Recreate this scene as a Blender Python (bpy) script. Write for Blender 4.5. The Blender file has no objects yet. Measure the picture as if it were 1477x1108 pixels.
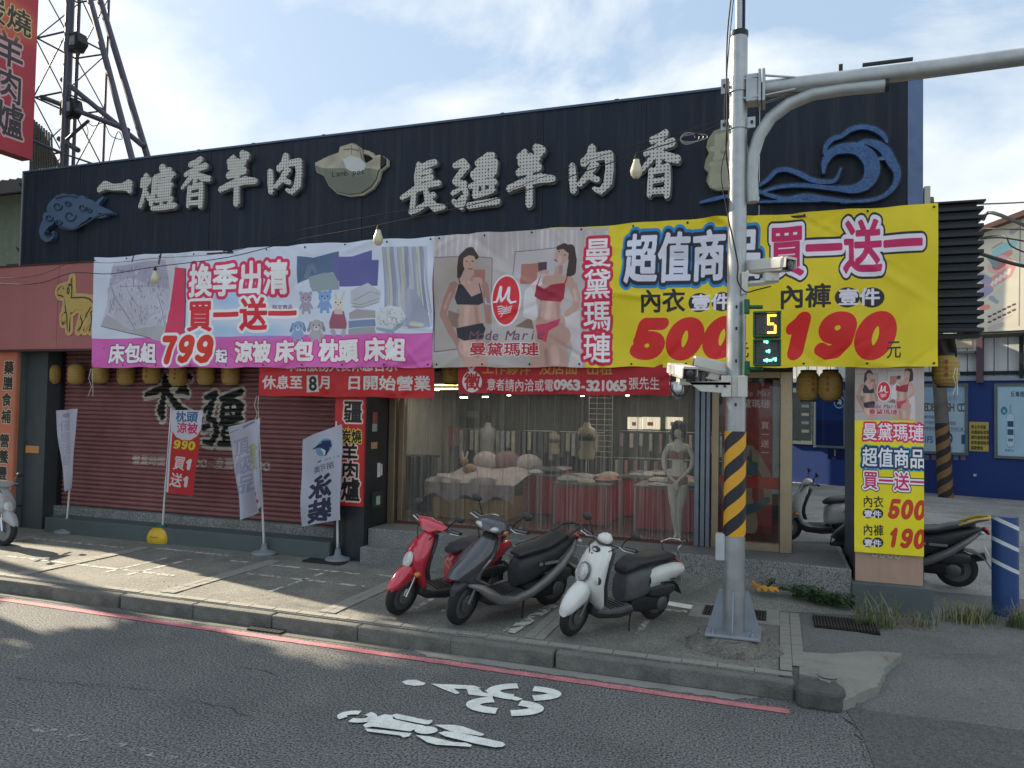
import bpy, bmesh, math, random
import numpy as np
from mathutils import Vector, Matrix
random.seed(7); RNG = np.random.default_rng(7)
SC = bpy.context.scene; COL = SC.collection
R = math.radians

# ---------------------------------------------------------------- camera
W0, H0, F0 = 1477.0, 1108.0, 1085.0
YAW, PIT, ROL, EYE = 0.340167, 0.031404, 0.018200, 2.3
_cy, _sy = math.cos(YAW), math.sin(YAW)
FW = Vector((-_sy*math.cos(PIT), _cy*math.cos(PIT), math.sin(PIT)))
_rt = Vector((_cy, _sy, 0)); _up = _rt.cross(FW)
RT = math.cos(ROL)*_rt + math.sin(ROL)*_up
UP = -math.sin(ROL)*_rt + math.cos(ROL)*_up
cam_d = bpy.data.cameras.new('camera'); cam = bpy.data.objects.new('camera', cam_d); COL.objects.link(cam)
cam_d.sensor_width = 36.0; cam_d.lens = F0/W0*36.0; cam_d.clip_end = 2000; cam_d.clip_start = 0.05
cam.matrix_world = Matrix(((RT.x, UP.x, -FW.x, 0), (RT.y, UP.y, -FW.y, 0), (RT.z, UP.z, -FW.z, EYE), (0, 0, 0, 1)))
SC.camera = cam

# ---------------------------------------------------------------- world, sun, exposure
SUN_EL = R(27); SUN_DIR = Vector((-0.970, 0.242, 0)).normalized()      # horizontal direction towards the sun
world = bpy.data.worlds.new('World'); SC.world = world; world.use_nodes = True
nt = world.node_tree; nt.nodes.clear()
def wn(t, **k):
    n = nt.nodes.new(t)
    for a, b in k.items(): setattr(n, a, b)
    return n
sky = wn('ShaderNodeTexSky', sky_type='NISHITA', sun_disc=False, sun_elevation=SUN_EL,
         sun_rotation=math.atan2(SUN_DIR.x, SUN_DIR.y), air_density=1.0, dust_density=2.5, ozone_density=1.6)
tc = wn('ShaderNodeTexCoord'); mp = wn('ShaderNodeMapping'); mp.inputs['Scale'].default_value = (1.0, 1.0, 1.9)
mp.inputs['Location'].default_value = (3.1, 0.4, 0.2)
n1 = wn('ShaderNodeTexNoise'); n1.inputs['Scale'].default_value = 2.6; n1.inputs['Detail'].default_value = 9; n1.inputs['Roughness'].default_value = 0.56
n1.inputs['Distortion'].default_value = 0.35
cr = wn('ShaderNodeValToRGB'); cr.color_ramp.elements[0].position = 0.42; cr.color_ramp.elements[1].position = 0.60
cr.color_ramp.elements[0].color = (0, 0, 0, 1); cr.color_ramp.elements[1].color = (0.85, 0.85, 0.85, 1)
mx = wn('ShaderNodeMixRGB'); mx.inputs[2].default_value = (6.1, 6.0, 5.7, 1)
hz = wn('ShaderNodeMixRGB'); hz.inputs[0].default_value = 0.80; hz.inputs[2].default_value = (2.25, 2.95, 3.8, 1)
bg = wn('ShaderNodeBackground'); bg.inputs['Strength'].default_value = 0.085
wo = wn('ShaderNodeOutputWorld')
L = nt.links.new
n2 = wn('ShaderNodeTexNoise'); n2.inputs['Scale'].default_value = 4.5; n2.inputs['Detail'].default_value = 6
cr2 = wn('ShaderNodeValToRGB'); cr2.color_ramp.elements[0].position = .35; cr2.color_ramp.elements[1].position = .65; cr2.color_ramp.elements[0].color = (3.9, 4.25, 4.6, 1); cr2.color_ramp.elements[1].color = (5.6, 5.6, 5.2, 1)
L(mp.outputs[0], n2.inputs['Vector']); L(n2.outputs['Fac'], cr2.inputs[0]); L(cr2.outputs[0], mx.inputs[2])
L(tc.outputs['Generated'], mp.inputs[0]); L(mp.outputs[0], n1.inputs['Vector']); L(n1.outputs['Fac'], cr.inputs[0])
L(sky.outputs[0], hz.inputs[1]); L(hz.outputs[0], mx.inputs[1]); L(cr.outputs[0], mx.inputs[0]); L(mx.outputs[0], bg.inputs[0]); L(bg.outputs[0], wo.inputs[0])
sd = bpy.data.lights.new('sun', 'SUN'); sd.energy = 5.0; sd.angle = R(0.53); sd.color = (1.0, 0.86, 0.66)
so = bpy.data.objects.new('sun', sd); COL.objects.link(so)
_sv = Vector((SUN_DIR.x*math.cos(SUN_EL), SUN_DIR.y*math.cos(SUN_EL), math.sin(SUN_EL)))
so.rotation_euler = _sv.to_track_quat('Z', 'Y').to_euler(); so.location = (0, 0, 30)
SC.view_settings.view_transform = 'Standard'; SC.view_settings.look = 'None'
SC.view_settings.exposure = 1.43; SC.view_settings.gamma = 1.0; SC.view_settings.use_curve_mapping = False
SC.cycles.max_bounces = 8; SC.cycles.transparent_max_bounces = 24; SC.cycles.use_denoising = True
SC.cycles.sample_clamp_indirect = 4

# ---------------------------------------------------------------- pixel helpers (photo pixels -> places)
def ray(x, y): return FW + RT*((x-W0/2)/F0) - UP*((y-H0/2)/F0)
def gp(x, y, z=0.15):
    d = ray(x, y); t = (z-EYE)/d.z; return (d.x*t, d.y*t)
def fp(x, y, Y):
    d = ray(x, y); t = Y/d.y; return (d.x*t, EYE+d.z*t)
def at(x, y, Y):
    d = ray(x, y); t = Y/d.y; return Vector((d.x*t, Y, EYE+d.z*t))

# ---------------------------------------------------------------- object helpers
def wloc(o):
    v = Vector((0, 0, 0))
    while o: v += o.location; o = o.parent
    return v
def tag(o, label=None, cat=None, group=None, kind=None):
    if label: o['label'] = label
    if cat: o['category'] = cat
    if group: o['group'] = group
    if kind: o['kind'] = kind
    return o
def thing(name, label, cat, loc=(0, 0, 0), rz=0, group=None, kind=None):
    o = bpy.data.objects.new(name, None); COL.objects.link(o); o.empty_display_size = 0.2
    o.location = loc; o.rotation_euler = (0, 0, rz)
    return tag(o, label, cat, group, kind)
class MB:
    def __init__(s): s.v = []; s.f = []; s.uv = {}
    def add(s, vs, fs):
        b = len(s.v); s.v += [tuple(p) for p in vs]; s.f += [tuple(i+b for i in f) for f in fs]; return s
    def box(s, x0, x1, y0, y1, z0, z1):
        return s.add([(x0,y0,z0),(x1,y0,z0),(x1,y1,z0),(x0,y1,z0),(x0,y0,z1),(x1,y0,z1),(x1,y1,z1),(x0,y1,z1)],
                     [(0,3,2,1),(4,5,6,7),(0,1,5,4),(1,2,6,5),(2,3,7,6),(3,0,4,7)])
    def quad(s, a, b, c, d): return s.add([a,b,c,d], [(0,1,2,3)])
    def tube(s, pts, r, n=10, cap=True, flat=1.0):
        pts = [Vector(p) for p in pts]; m = len(pts); rs = r if isinstance(r, (list, tuple)) else [r]*m
        t0 = (pts[1]-pts[0]).normalized(); ref = Vector((0,0,1)) if abs(t0.z) < .9 else Vector((1,0,0))
        nrm = (ref - t0*ref.dot(t0)).normalized(); vs = []
        for i, p in enumerate(pts):
            t = (pts[min(i+1,m-1)]-pts[max(i-1,0)]).normalized(); nrm = (nrm - t*nrm.dot(t)).normalized(); b = t.cross(nrm)
            for k in range(n):
                a = 2*math.pi*k/n; vs.append(p + nrm*(math.cos(a)*rs[i]*flat) + b*(math.sin(a)*rs[i]))
        fs = [(i*n+k, i*n+(k+1)%n, (i+1)*n+(k+1)%n, (i+1)*n+k) for i in range(m-1) for k in range(n)]
        if cap: fs += [tuple(range(n-1,-1,-1)), tuple((m-1)*n+k for k in range(n))]
        return s.add(vs, fs)
    def lathe(s, prof, c=(0,0,0), axis='Z', n=20):
        vs = []
        for r, h in prof:
            for k in range(n):
                a = 2*math.pi*k/n; u, v = r*math.cos(a), r*math.sin(a)
                vs.append({'Z':(c[0]+u,c[1]+v,c[2]+h),'Y':(c[0]+u,c[1]+h,c[2]+v),'X':(c[0]+h,c[1]+u,c[2]+v)}[axis])
        m = len(prof)
        fs = [(i*n+k, i*n+(k+1)%n, (i+1)*n+(k+1)%n, (i+1)*n+k) for i in range(m-1) for k in range(n)]
        fs += [tuple(range(n)), tuple((m-1)*n+k for k in range(n-1,-1,-1))]
        return s.add(vs, fs)
    def ell(s, c, r, n=14, m=9, M=None):
        vs = []; 
        for i in range(m+1):
            th = math.pi*i/m
            for k in range(n):
                a = 2*math.pi*k/n; p = Vector((r[0]*math.sin(th)*math.cos(a), r[1]*math.sin(th)*math.sin(a), r[2]*math.cos(th)))
                if M: p = M @ p
                vs.append(Vector(c)+p)
        fs = [(i*n+k, (i+1)*n+k, (i+1)*n+(k+1)%n, i*n+(k+1)%n) for i in range(m) for k in range(n)]
        return s.add(vs, fs)
    def loft(s, rings, cap=True):
        n = len(rings[0]); vs = [p for r in rings for p in r]; m = len(rings)
        fs = [(i*n+k, i*n+(k+1)%n, (i+1)*n+(k+1)%n, (i+1)*n+k) for i in range(m-1) for k in range(n)]
        if cap: fs += [tuple(range(n-1,-1,-1)), tuple((m-1)*n+k for k in range(n))]
        return s.add(vs, fs)
    def prism(s, poly, y0, y1, plane='XZ'):
        n = len(poly)
        def P(u, v, w): return {'XZ':(u,w,v),'XY':(u,v,w),'YZ':(w,u,v)}[plane]
        return s.add([P(u,v,y0) for u,v in poly]+[P(u,v,y1) for u,v in poly],
                     [tuple(range(n)), tuple(range(2*n-1,n-1,-1))]+[(i, n+i, n+(i+1)%n, (i+1)%n) for i in range(n)])
    def grid(s, nx, ny, fn):
        vs = [fn(i/nx, j/ny) for j in range(ny+1) for i in range(nx+1)]
        fs = [(j*(nx+1)+i, j*(nx+1)+i+1, (j+1)*(nx+1)+i+1, (j+1)*(nx+1)+i) for j in range(ny) for i in range(nx)]
        b = len(s.v)
        for j in range(ny+1):
            for i in range(nx+1): s.uv[b+j*(nx+1)+i] = (i/nx, j/ny)
        return s.add(vs, fs)
    def build(s, name, mat, parent=None, world=False, smooth=False, bevel=0, loc=None, label=None, angle=40, fixn=True, sub=0):
        off = wloc(parent) if (parent and world) else Vector((0,0,0))
        me = bpy.data.meshes.new(name); me.from_pydata([Vector(p)-off for p in s.v], [], s.f); me.update()
        if s.uv:
            ul = me.uv_layers.new(name='UVMap')
            for lp in me.loops: ul.data[lp.index].uv = s.uv.get(lp.vertex_index, (0, 0))
        if fixn or bevel:
            bm = bmesh.new(); bm.from_mesh(me)
            if bevel: bmesh.ops.remove_doubles(bm, verts=bm.verts, dist=1e-5)
            if fixn: bmesh.ops.recalc_face_normals(bm, faces=bm.faces)
            if bevel:
                es = [e for e in bm.edges if len(e.link_faces) == 2 and e.calc_face_angle(0) > 0.5]
                bmesh.ops.bevel(bm, geom=es, offset=bevel, segments=1 if bevel < .008 else 2, affect='EDGES', profile=0.5)
            bm.to_mesh(me); bm.free()
        if smooth:
            me.polygons.foreach_set('use_smooth', [True]*len(me.polygons))
            try: me.set_sharp_from_angle(angle=R(angle))
            except Exception: pass
        if mat: me.materials.append(mat)
        o = bpy.data.objects.new(name, me); COL.objects.link(o)
        if parent: o.parent = parent
        if loc is not None: o.location = loc
        if label: o['label'] = label
        if sub:
            md = o.modifiers.new('sub', 'SUBSURF'); md.levels = sub; md.render_levels = sub
        return o
def inst(src, parent, loc, rot=None, name=None, scale=None):
    o = src.copy(); COL.objects.link(o); o.parent = parent; o.location = loc
    if rot: o.rotation_euler = rot
    if scale: o.scale = scale
    return o
def copy_tree(o, parent=None):
    c = o.copy(); COL.objects.link(c); c.parent = parent
    for ch in list(o.children): copy_tree(ch, c)
    return c

# ---------------------------------------------------------------- materials
MATS = {}
def mat(name, col, rough=0.6, metal=0.0, var=0.12, scale=6.0, bump=0.0, bscale=60.0, dirt=None, dirt_amt=0.0, dscale=2.0, streak=0.0,
        coat=0.0, spec=0.5, alpha=None, emit=None, estr=0.0, rvar=0.1, sheen=0.0, trans=0.0, speck=0.0, speck_scale=220.0):
    if name in MATS: return MATS[name]
    m = bpy.data.materials.new(name); m.use_nodes = True; MATS[name] = m
    t = m.node_tree; ns = t.nodes; ln = t.links.new; b = ns['Principled BSDF']
    def N(ty, **k):
        n = ns.new(ty)
        for a, v in k.items(): setattr(n, a, v)
        return n
    tcn = N('ShaderNodeTexCoord'); vec = tcn.outputs['Object']
    no = N('ShaderNodeTexNoise'); no.inputs['Scale'].default_value = scale; no.inputs['Detail'].default_value = 7; no.inputs['Roughness'].default_value = 0.62
    ln(vec, no.inputs['Vector'])
    ra = N('ShaderNodeMapRange'); ra.inputs[1].default_value = 0.28; ra.inputs[2].default_value = 0.72
    ra.inputs[3].default_value = 1-var; ra.inputs[4].default_value = 1+var; ln(no.outputs['Fac'], ra.inputs[0])
    mul = N('ShaderNodeVectorMath', operation='SCALE'); mul.inputs[0].default_value = col[:3]; ln(ra.outputs[0], mul.inputs['Scale'])
    cur = mul.outputs[0]
    if dirt_amt > 0 or streak > 0:
        d = N('ShaderNodeTexNoise'); d.inputs['Scale'].default_value = dscale; d.inputs['Detail'].default_value = 8; d.inputs['Roughness'].default_value = 0.68
        if streak > 0:
            mpn = N('ShaderNodeMapping'); mpn.inputs['Scale'].default_value = (5.0, 5.0, 0.28); ln(vec, mpn.inputs[0]); ln(mpn.outputs[0], d.inputs['Vector'])
        else: ln(vec, d.inputs['Vector'])
        rr = N('ShaderNodeMapRange'); rr.inputs[1].default_value = 0.47; rr.inputs[2].default_value = 0.72; rr.inputs[4].default_value = max(dirt_amt, streak)
        ln(d.outputs['Fac'], rr.inputs[0])
        mm = N('ShaderNodeMixRGB'); mm.inputs[2].default_value = (*(dirt or (0.06,0.055,0.045)), 1); ln(rr.outputs[0], mm.inputs[0]); ln(cur, mm.inputs[1]); cur = mm.outputs[0]
    if speck > 0:
        sp = N('ShaderNodeTexNoise'); sp.inputs['Scale'].default_value = speck_scale; sp.inputs['Detail'].default_value = 2; ln(vec, sp.inputs['Vector'])
        sr = N('ShaderNodeMapRange'); sr.inputs[1].default_value = 0.3; sr.inputs[2].default_value = 0.7; sr.inputs[3].default_value = 1-speck; sr.inputs[4].default_value = 1+speck
        ln(sp.outputs['Fac'], sr.inputs[0]); m2 = N('ShaderNodeVectorMath', operation='SCALE'); ln(cur, m2.inputs[0]); ln(sr.outputs[0], m2.inputs['Scale']); cur = m2.outputs[0]
    ln(cur, b.inputs['Base Color'])
    rg = N('ShaderNodeMapRange'); rg.inputs[3].default_value = max(0.02, rough-rvar); rg.inputs[4].default_value = min(1, rough+rvar)
    ln(no.outputs['Fac'], rg.inputs[0]); ln(rg.outputs[0], b.inputs['Roughness'])
    b.inputs['Metallic'].default_value = metal; b.inputs['Specular IOR Level'].default_value = spec
    b.inputs['Coat Weight'].default_value = coat; b.inputs['Coat Roughness'].default_value = 0.08
    b.inputs['Sheen Weight'].default_value = sheen
    if trans: b.inputs['Transmission Weight'].default_value = trans
    if emit: b.inputs['Emission Color'].default_value = (*emit, 1); b.inputs['Emission Strength'].default_value = estr
    if alpha is not None: b.inputs['Alpha'].default_value = alpha
    if bump > 0:
        bn = N('ShaderNodeTexNoise'); bn.inputs['Scale'].default_value = bscale; bn.inputs['Detail'].default_value = 5; ln(vec, bn.inputs['Vector'])
        bu = N('ShaderNodeBump'); bu.inputs['Strength'].default_value = min(1, bump); bu.inputs['Distance'].default_value = 0.01
        ln(bn.outputs['Fac'], bu.inputs['Height']); ln(bu.outputs[0], b.inputs['Normal'])
    return m
# ---------------------------------------------------------------- glyph fields (signed distance, em units) for prints and raised letters
GN = 112; GB = (-0.20, 1.20, -0.30, 1.10)         # field box: x0,x1,y0,y1 in em
GCACHE = {}
_gx = np.linspace(GB[0], GB[1], GN, endpoint=False) + (GB[1]-GB[0])/GN/2
_gy = np.linspace(GB[2], GB[3], GN, endpoint=False) + (GB[3]-GB[2])/GN/2
def _edt(mask):
    n = mask.shape[0]; big = 1e6
    idx = np.arange(n)
    D = np.where(mask, 0, big).astype(np.float32)
    q = ((idx[:, None]-idx[None, :])**2).astype(np.float32)
    g = np.empty_like(D)
    for r in range(n): g[r] = (D[r][None, :] + q).min(1)
    h = np.empty_like(g)
    for c in range(n): h[:, c] = (g[:, c][None, :] + q).min(1)
    return np.sqrt(h)
def tri_raster(V, T, S, x0, y0, px):
    m = np.zeros((S, S), bool)
    for t in T:
        p = V[list(t)]; a, b, c = (p - (x0, y0))/px
        lo = np.maximum(np.floor(np.minimum(np.minimum(a, b), c)).astype(int), 0); hi = np.minimum(np.ceil(np.maximum(np.maximum(a, b), c)).astype(int)+1, S)
        if (hi <= lo).any(): continue
        X, Y = np.meshgrid(np.arange(lo[0], hi[0])+.5, np.arange(lo[1], hi[1])+.5)
        e = lambda u, v: (v[0]-u[0])*(Y-u[1])-(v[1]-u[1])*(X-u[0])
        e1, e2, e3 = e(a, b), e(b, c), e(c, a)
        m[lo[1]:hi[1], lo[0]:hi[0]] |= ((e1 >= 0) & (e2 >= 0) & (e3 >= 0)) | ((e1 <= 0) & (e2 <= 0) & (e3 <= 0))
    return m
def load_glyphs(chars):
    obs = []
    for ch in chars:
        if ch in GCACHE or ch == ' ': continue
        cu = bpy.data.curves.new('glyph', 'FONT'); cu.body = ch; cu.resolution_u = 4; cu.size = 1.0
        ob = bpy.data.objects.new('glyph', cu); COL.objects.link(ob); obs.append((ch, ob, cu))
    bpy.context.view_layer.update(); dg = bpy.context.evaluated_depsgraph_get()
    for ch, ob, cu in obs:
        ev = ob.evaluated_get(dg); me = ev.to_mesh(); me.calc_loop_triangles()
        V = np.array([v.co[:2] for v in me.vertices]) if len(me.vertices) else np.zeros((0, 2))
        T = [tuple(t.vertices) for t in me.loop_triangles]
        if len(V): w = V[:, 0].max(); l = V[:, 0].min()
        else: w, l = .5, 0
        S = 168; px = (GB[1]-GB[0])/S
        F = _field(tri_raster(V, T, S, GB[0], GB[2], px), px)
        q = np.clip(np.round((_gx-GB[0])/px-.5).astype(int), 0, S-1); f = F[q][:, q]
        GCACHE[ch] = (f.astype(np.float32), float(l), float(w))
        ev.to_mesh_clear(); bpy.data.objects.remove(ob); bpy.data.curves.remove(cu)
def _field(m, px):
    if not m.any(): return np.ones(m.shape)*9
    return (_edt(m) - _edt(~m))*px
def seg_field(strokes, X, Y, jit=0.0):
    """distance to brush strokes: polylines of (x, y, half width)"""
    f = np.full(X.shape, 9.0)
    for st in strokes:
        for (x0, y0, r0), (x1, y1, r1) in zip(st[:-1], st[1:]):
            dx, dy = x1-x0, y1-y0; L2 = dx*dx+dy*dy+1e-9
            t = np.clip(((X-x0)*dx+(Y-y0)*dy)/L2, 0, 1)
            f = np.minimum(f, np.hypot(X-x0-t*dx, Y-y0-t*dy)-(r0+t*(r1-r0)))
    return f
# ---------------------------------------------------------------- flat prints: a canvas painted in code (y up, units = metres or any)
class Canvas:
    def __init__(s, w, h, px, bgc=(1,1,1)):
        s.w, s.h = w, h; s.nx = int(px); s.ny = max(8, int(px*h/w)); s.k = s.nx/w
        s.a = np.zeros((s.ny, s.nx, 4), np.float32); s.a[..., :3] = bgc; s.a[..., 3] = 1
        s.X, s.Y = np.meshgrid((np.arange(s.nx)+.5)/s.k, (np.arange(s.ny)+.5)/s.k)
    def _win(s, x0, y0, x1, y1):
        i0, i1 = max(0, int(x0*s.k)-2), min(s.nx, int(x1*s.k)+3); j0, j1 = max(0, int(y0*s.k)-2), min(s.ny, int(y1*s.k)+3)
        return (slice(j0, max(j0, j1)), slice(i0, max(i0, i1)))
    def put(s, sl, cov, col, al=1.0):
        c = np.asarray(col, np.float32); cov = (cov*al)[..., None]
        s.a[sl][..., :3] = s.a[sl][..., :3]*(1-cov) + c*cov
        s.a[sl][..., 3] = np.maximum(s.a[sl][..., 3], cov[..., 0])
    def sdf(s, sl, f, col, thr=0, al=1.0, soft=0):
        w = soft if soft else 1/s.k
        s.put(sl, np.clip(0.5+(thr-f)/w, 0, 1), col, al)
    def rect(s, x0, y0, x1, y1, col, al=1.0, r=0):
        sl = s._win(x0, y0, x1, y1); X, Y = s.X[sl], s.Y[sl]
        qx = np.abs(X-(x0+x1)/2)-(x1-x0)/2+r; qy = np.abs(Y-(y0+y1)/2)-(y1-y0)/2+r
        s.sdf(sl, np.hypot(np.maximum(qx,0), np.maximum(qy,0))+np.minimum(np.maximum(qx,qy),0)-r, col, al=al)
    def poly(s, pts, col, al=1.0, grow=0.0):
        p = np.array(pts, float); sl = s._win(p[:,0].min()-grow, p[:,1].min()-grow, p[:,0].max()+grow, p[:,1].max()+grow); X, Y = s.X[sl], s.Y[sl]
        d = np.full(X.shape, 9e9); ins = np.zeros(X.shape, bool); n = len(p)
        for i in range(n):
            a, b = p[i], p[(i+1)%n]; e = b-a; t = np.clip(((X-a[0])*e[0]+(Y-a[1])*e[1])/(e@e+1e-12), 0, 1)
            d = np.minimum(d, np.hypot(X-a[0]-t*e[0], Y-a[1]-t*e[1]))
            c = (a[1] > Y) != (b[1] > Y)
            with np.errstate(divide='ignore', invalid='ignore'): xi = a[0]+(Y-a[1])*(b[0]-a[0])/(b[1]-a[1])
            ins ^= c & (X < xi)
        s.sdf(sl, np.where(ins, -d, d), col, grow, al)
    def ell(s, cx, cy, rx, ry, col, al=1.0, soft=0):
        sl = s._win(cx-rx*1.3, cy-ry*1.3, cx+rx*1.3, cy+ry*1.3); X, Y = s.X[sl], s.Y[sl]
        s.sdf(sl, (np.hypot((X-cx)/rx, (Y-cy)/ry)-1)*min(rx, ry), col, al=al, soft=soft)
    def brush(s, strokes, col, grow=0, al=1.0, o=(0,0), sc=1.0, soft=0):
        st = [[(o[0]+x*sc, o[1]+y*sc, r*sc) for x, y, r in q] for q in strokes]
        xs = [c[0] for q in st for c in q]; ys = [c[1] for q in st for c in q]; g = max(c[2] for q in st for c in q)+grow+soft
        sl = s._win(min(xs)-g, min(ys)-g, max(xs)+g, max(ys)+g)
        if s.X[sl].size: s.sdf(sl, seg_field(st, s.X[sl], s.Y[sl]), col, grow, al, soft)
    def text(s, txt, x, y, size, layers, adv=1.0, sx=1.0, slant=0.0, vertical=False, latin=0.62, mirror=False, fit=True):
        """layers: (grow in em, colour) from back to front; (x, y) = lower left of the first em box"""
        if any(ch != ' ' and ch not in GCACHE for ch in txt): load_glyphs(txt)
        pos = []; cx, cy = x, y
        for ch in txt:
            wide = ord(ch) > 0x2000 and not 0xE000 <= ord(ch) <= 0xE009
            if ch != ' ': pos.append((ch, cx, cy))
            if vertical: cy -= size*adv
            else: cx += size*sx*(adv if wide else latin*adv)
        for g, col in layers:
            for ch, px_, py_ in pos:
                f, l, w = GCACHE[ch]; sx_ = sx; lx = px_
                if 0xE000 <= ord(ch) <= 0xE009: sx = sx_*latin/.66
                if ord(ch) < 0x2000:
                    if fit and ch.isdigit(): sx = sx_*latin*.90/max(.05, w-l) if ch != '1' else sx_*1.15
                    lx = px_ - l*size*sx + (sx_*latin - (w-l)*sx)/2*size
                x0 = lx+GB[0]*size*sx+min(0, slant*GB[2]*size); x1 = lx+GB[1]*size*sx+max(0, slant*GB[3]*size)
                sl = s._win(x0, py_+GB[2]*size, x1, py_+GB[3]*size); X, Y = s.X[sl], s.Y[sl]
                if X.size == 0: continue
                v = (Y-py_)/size; u = (X-lx-slant*(Y-py_))/(size*sx)
                if mirror: u = 1-u
                fi = (u-GB[0])/(GB[1]-GB[0])*GN-.5; fj = (v-GB[2])/(GB[3]-GB[2])*GN-.5
                i = np.clip(np.floor(fi).astype(int), 0, GN-2); j = np.clip(np.floor(fj).astype(int), 0, GN-2)
                a = np.clip(fi-i, 0, 1); b = np.clip(fj-j, 0, 1)
                d = f[j,i]*(1-a)*(1-b)+f[j,i+1]*a*(1-b)+f[j+1,i]*(1-a)*b+f[j+1,i+1]*a*b
                sx = sx_
                out = (fi < 0)|(fi > GN-1)|(fj < 0)|(fj > GN-1)
                d = np.where(out, 9, d)
                s.sdf(sl, d*size, col, g*size)
    def noise(s, sl_pts, amt, sc, seed=1, stretch=(1,1), cols=None):
        x0, y0, x1, y1 = sl_pts; sl = s._win(x0, y0, x1, y1); X, Y = s.X[sl]*stretch[0]/sc, s.Y[sl]*stretch[1]/sc
        v = vnoise(X, Y, seed)
        if cols is None: s.a[sl][..., :3] *= (1+amt*(v-.5)*2)[..., None]
        else: s.put(sl, np.clip((v-.55)*6, 0, 1), cols, amt)
    def image(s, name):
        im = bpy.data.images.new(name, s.nx, s.ny, alpha=True, float_buffer=False)
        im.colorspace_settings.name = 'sRGB'
        s.a[..., :3] *= getattr(s, 'gain', 1.0)
        im.pixels.foreach_set(np.clip(s.a, 0, 1).astype(np.float32).ravel()); im.update(); im.pack()
        return im
def vnoise(X, Y, seed=1, octs=3):
    out = 0; amp = 1; tot = 0
    for o in range(octs):
        rs = np.random.default_rng(seed*31+o); G = rs.random((64, 64))
        xi = np.floor(X).astype(int); yi = np.floor(Y).astype(int); u = X-xi; v = Y-yi; u = u*u*(3-2*u); v = v*v*(3-2*v)
        a, b, c, d = G[yi%64, xi%64], G[yi%64, (xi+1)%64], G[(yi+1)%64, xi%64], G[(yi+1)%64, (xi+1)%64]
        out = out + amp*((a*(1-u)+b*u)*(1-v)+(c*(1-u)+d*u)*v); tot += amp; amp *= .5; X = X*2.03; Y = Y*2.03
    return out/tot
def print_mat(name, canvas, rough=0.5, var=0.06, coat=0.0, translucent=0.0, mixover=None, objcoord=None, rect=None, bump=0.0):
    """material with a canvas as its flat print. objcoord + rect: mapped through an object's coordinates (x, z) instead of UVs"""
    m = bpy.data.materials.new(name); m.use_nodes = True; t = m.node_tree; ns = t.nodes; ln = t.links.new; b = ns['Principled BSDF']
    im = ns.new('ShaderNodeTexImage'); im.image = canvas.image(name); im.extension = 'CLIP' if objcoord else 'EXTEND'
    tcn = ns.new('ShaderNodeTexCoord')
    if objcoord:
        tcn.object = objcoord; x0, z0, w, h = rect
        sp = ns.new('ShaderNodeSeparateXYZ'); ln(tcn.outputs['Object'], sp.inputs[0]); cb = ns.new('ShaderNodeCombineXYZ')
        for k, (o0, s0) in (('X', (x0, w)), ('Z', (z0, h))):
            q = ns.new('ShaderNodeMath'); q.operation = 'SUBTRACT'; q.inputs[1].default_value = o0; ln(sp.outputs[k], q.inputs[0])
            q2 = ns.new('ShaderNodeMath'); q2.operation = 'DIVIDE'; q2.inputs[1].default_value = s0; ln(q.outputs[0], q2.inputs[0]); ln(q2.outputs[0], cb.inputs['X' if k == 'X' else 'Y'])
        ln(cb.outputs[0], im.inputs[0])
    else: ln(tcn.outputs['UV'], im.inputs[0])
    no = ns.new('ShaderNodeTexNoise'); no.inputs['Scale'].default_value = 3.0; no.inputs['Detail'].default_value = 7; ln(tcn.outputs['Object'], no.inputs['Vector'])
    ra = ns.new('ShaderNodeMapRange'); ra.inputs[1].default_value = .3; ra.inputs[2].default_value = .7; ra.inputs[3].default_value = 1-var; ra.inputs[4].default_value = 1+var; ln(no.outputs['Fac'], ra.inputs[0])
    sc = ns.new('ShaderNodeVectorMath'); sc.operation = 'SCALE'; ln(ra.outputs[0], sc.inputs['Scale'])
    if mixover:
        mm = ns.new('ShaderNodeMixRGB'); mm.inputs[1].default_value = (*mixover, 1); ln(im.outputs['Alpha'], mm.inputs[0]); ln(im.outputs[0], mm.inputs[2]); ln(mm.outputs[0], sc.inputs[0])
    else: ln(im.outputs[0], sc.inputs[0])
    ln(sc.outputs[0], b.inputs['Base Color']); b.inputs['Roughness'].default_value = rough; b.inputs['Coat Weight'].default_value = coat
    if bump:
        bu = ns.new('ShaderNodeBump'); bu.inputs['Strength'].default_value = bump; bu.inputs['Distance'].default_value = .02; ln(no.outputs['Fac'], bu.inputs['Height']); ln(bu.outputs[0], b.inputs['Normal'])
    if translucent:
        tr = ns.new('ShaderNodeBsdfTranslucent'); ln(sc.outputs[0], tr.inputs[0]); ms = ns.new('ShaderNodeMixShader'); ms.inputs[0].default_value = translucent
        ln(b.outputs[0], ms.inputs[1]); ln(tr.outputs[0], ms.inputs[2]); ln(ms.outputs[0], ns['Material Output'].inputs[0])
    return m
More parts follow.
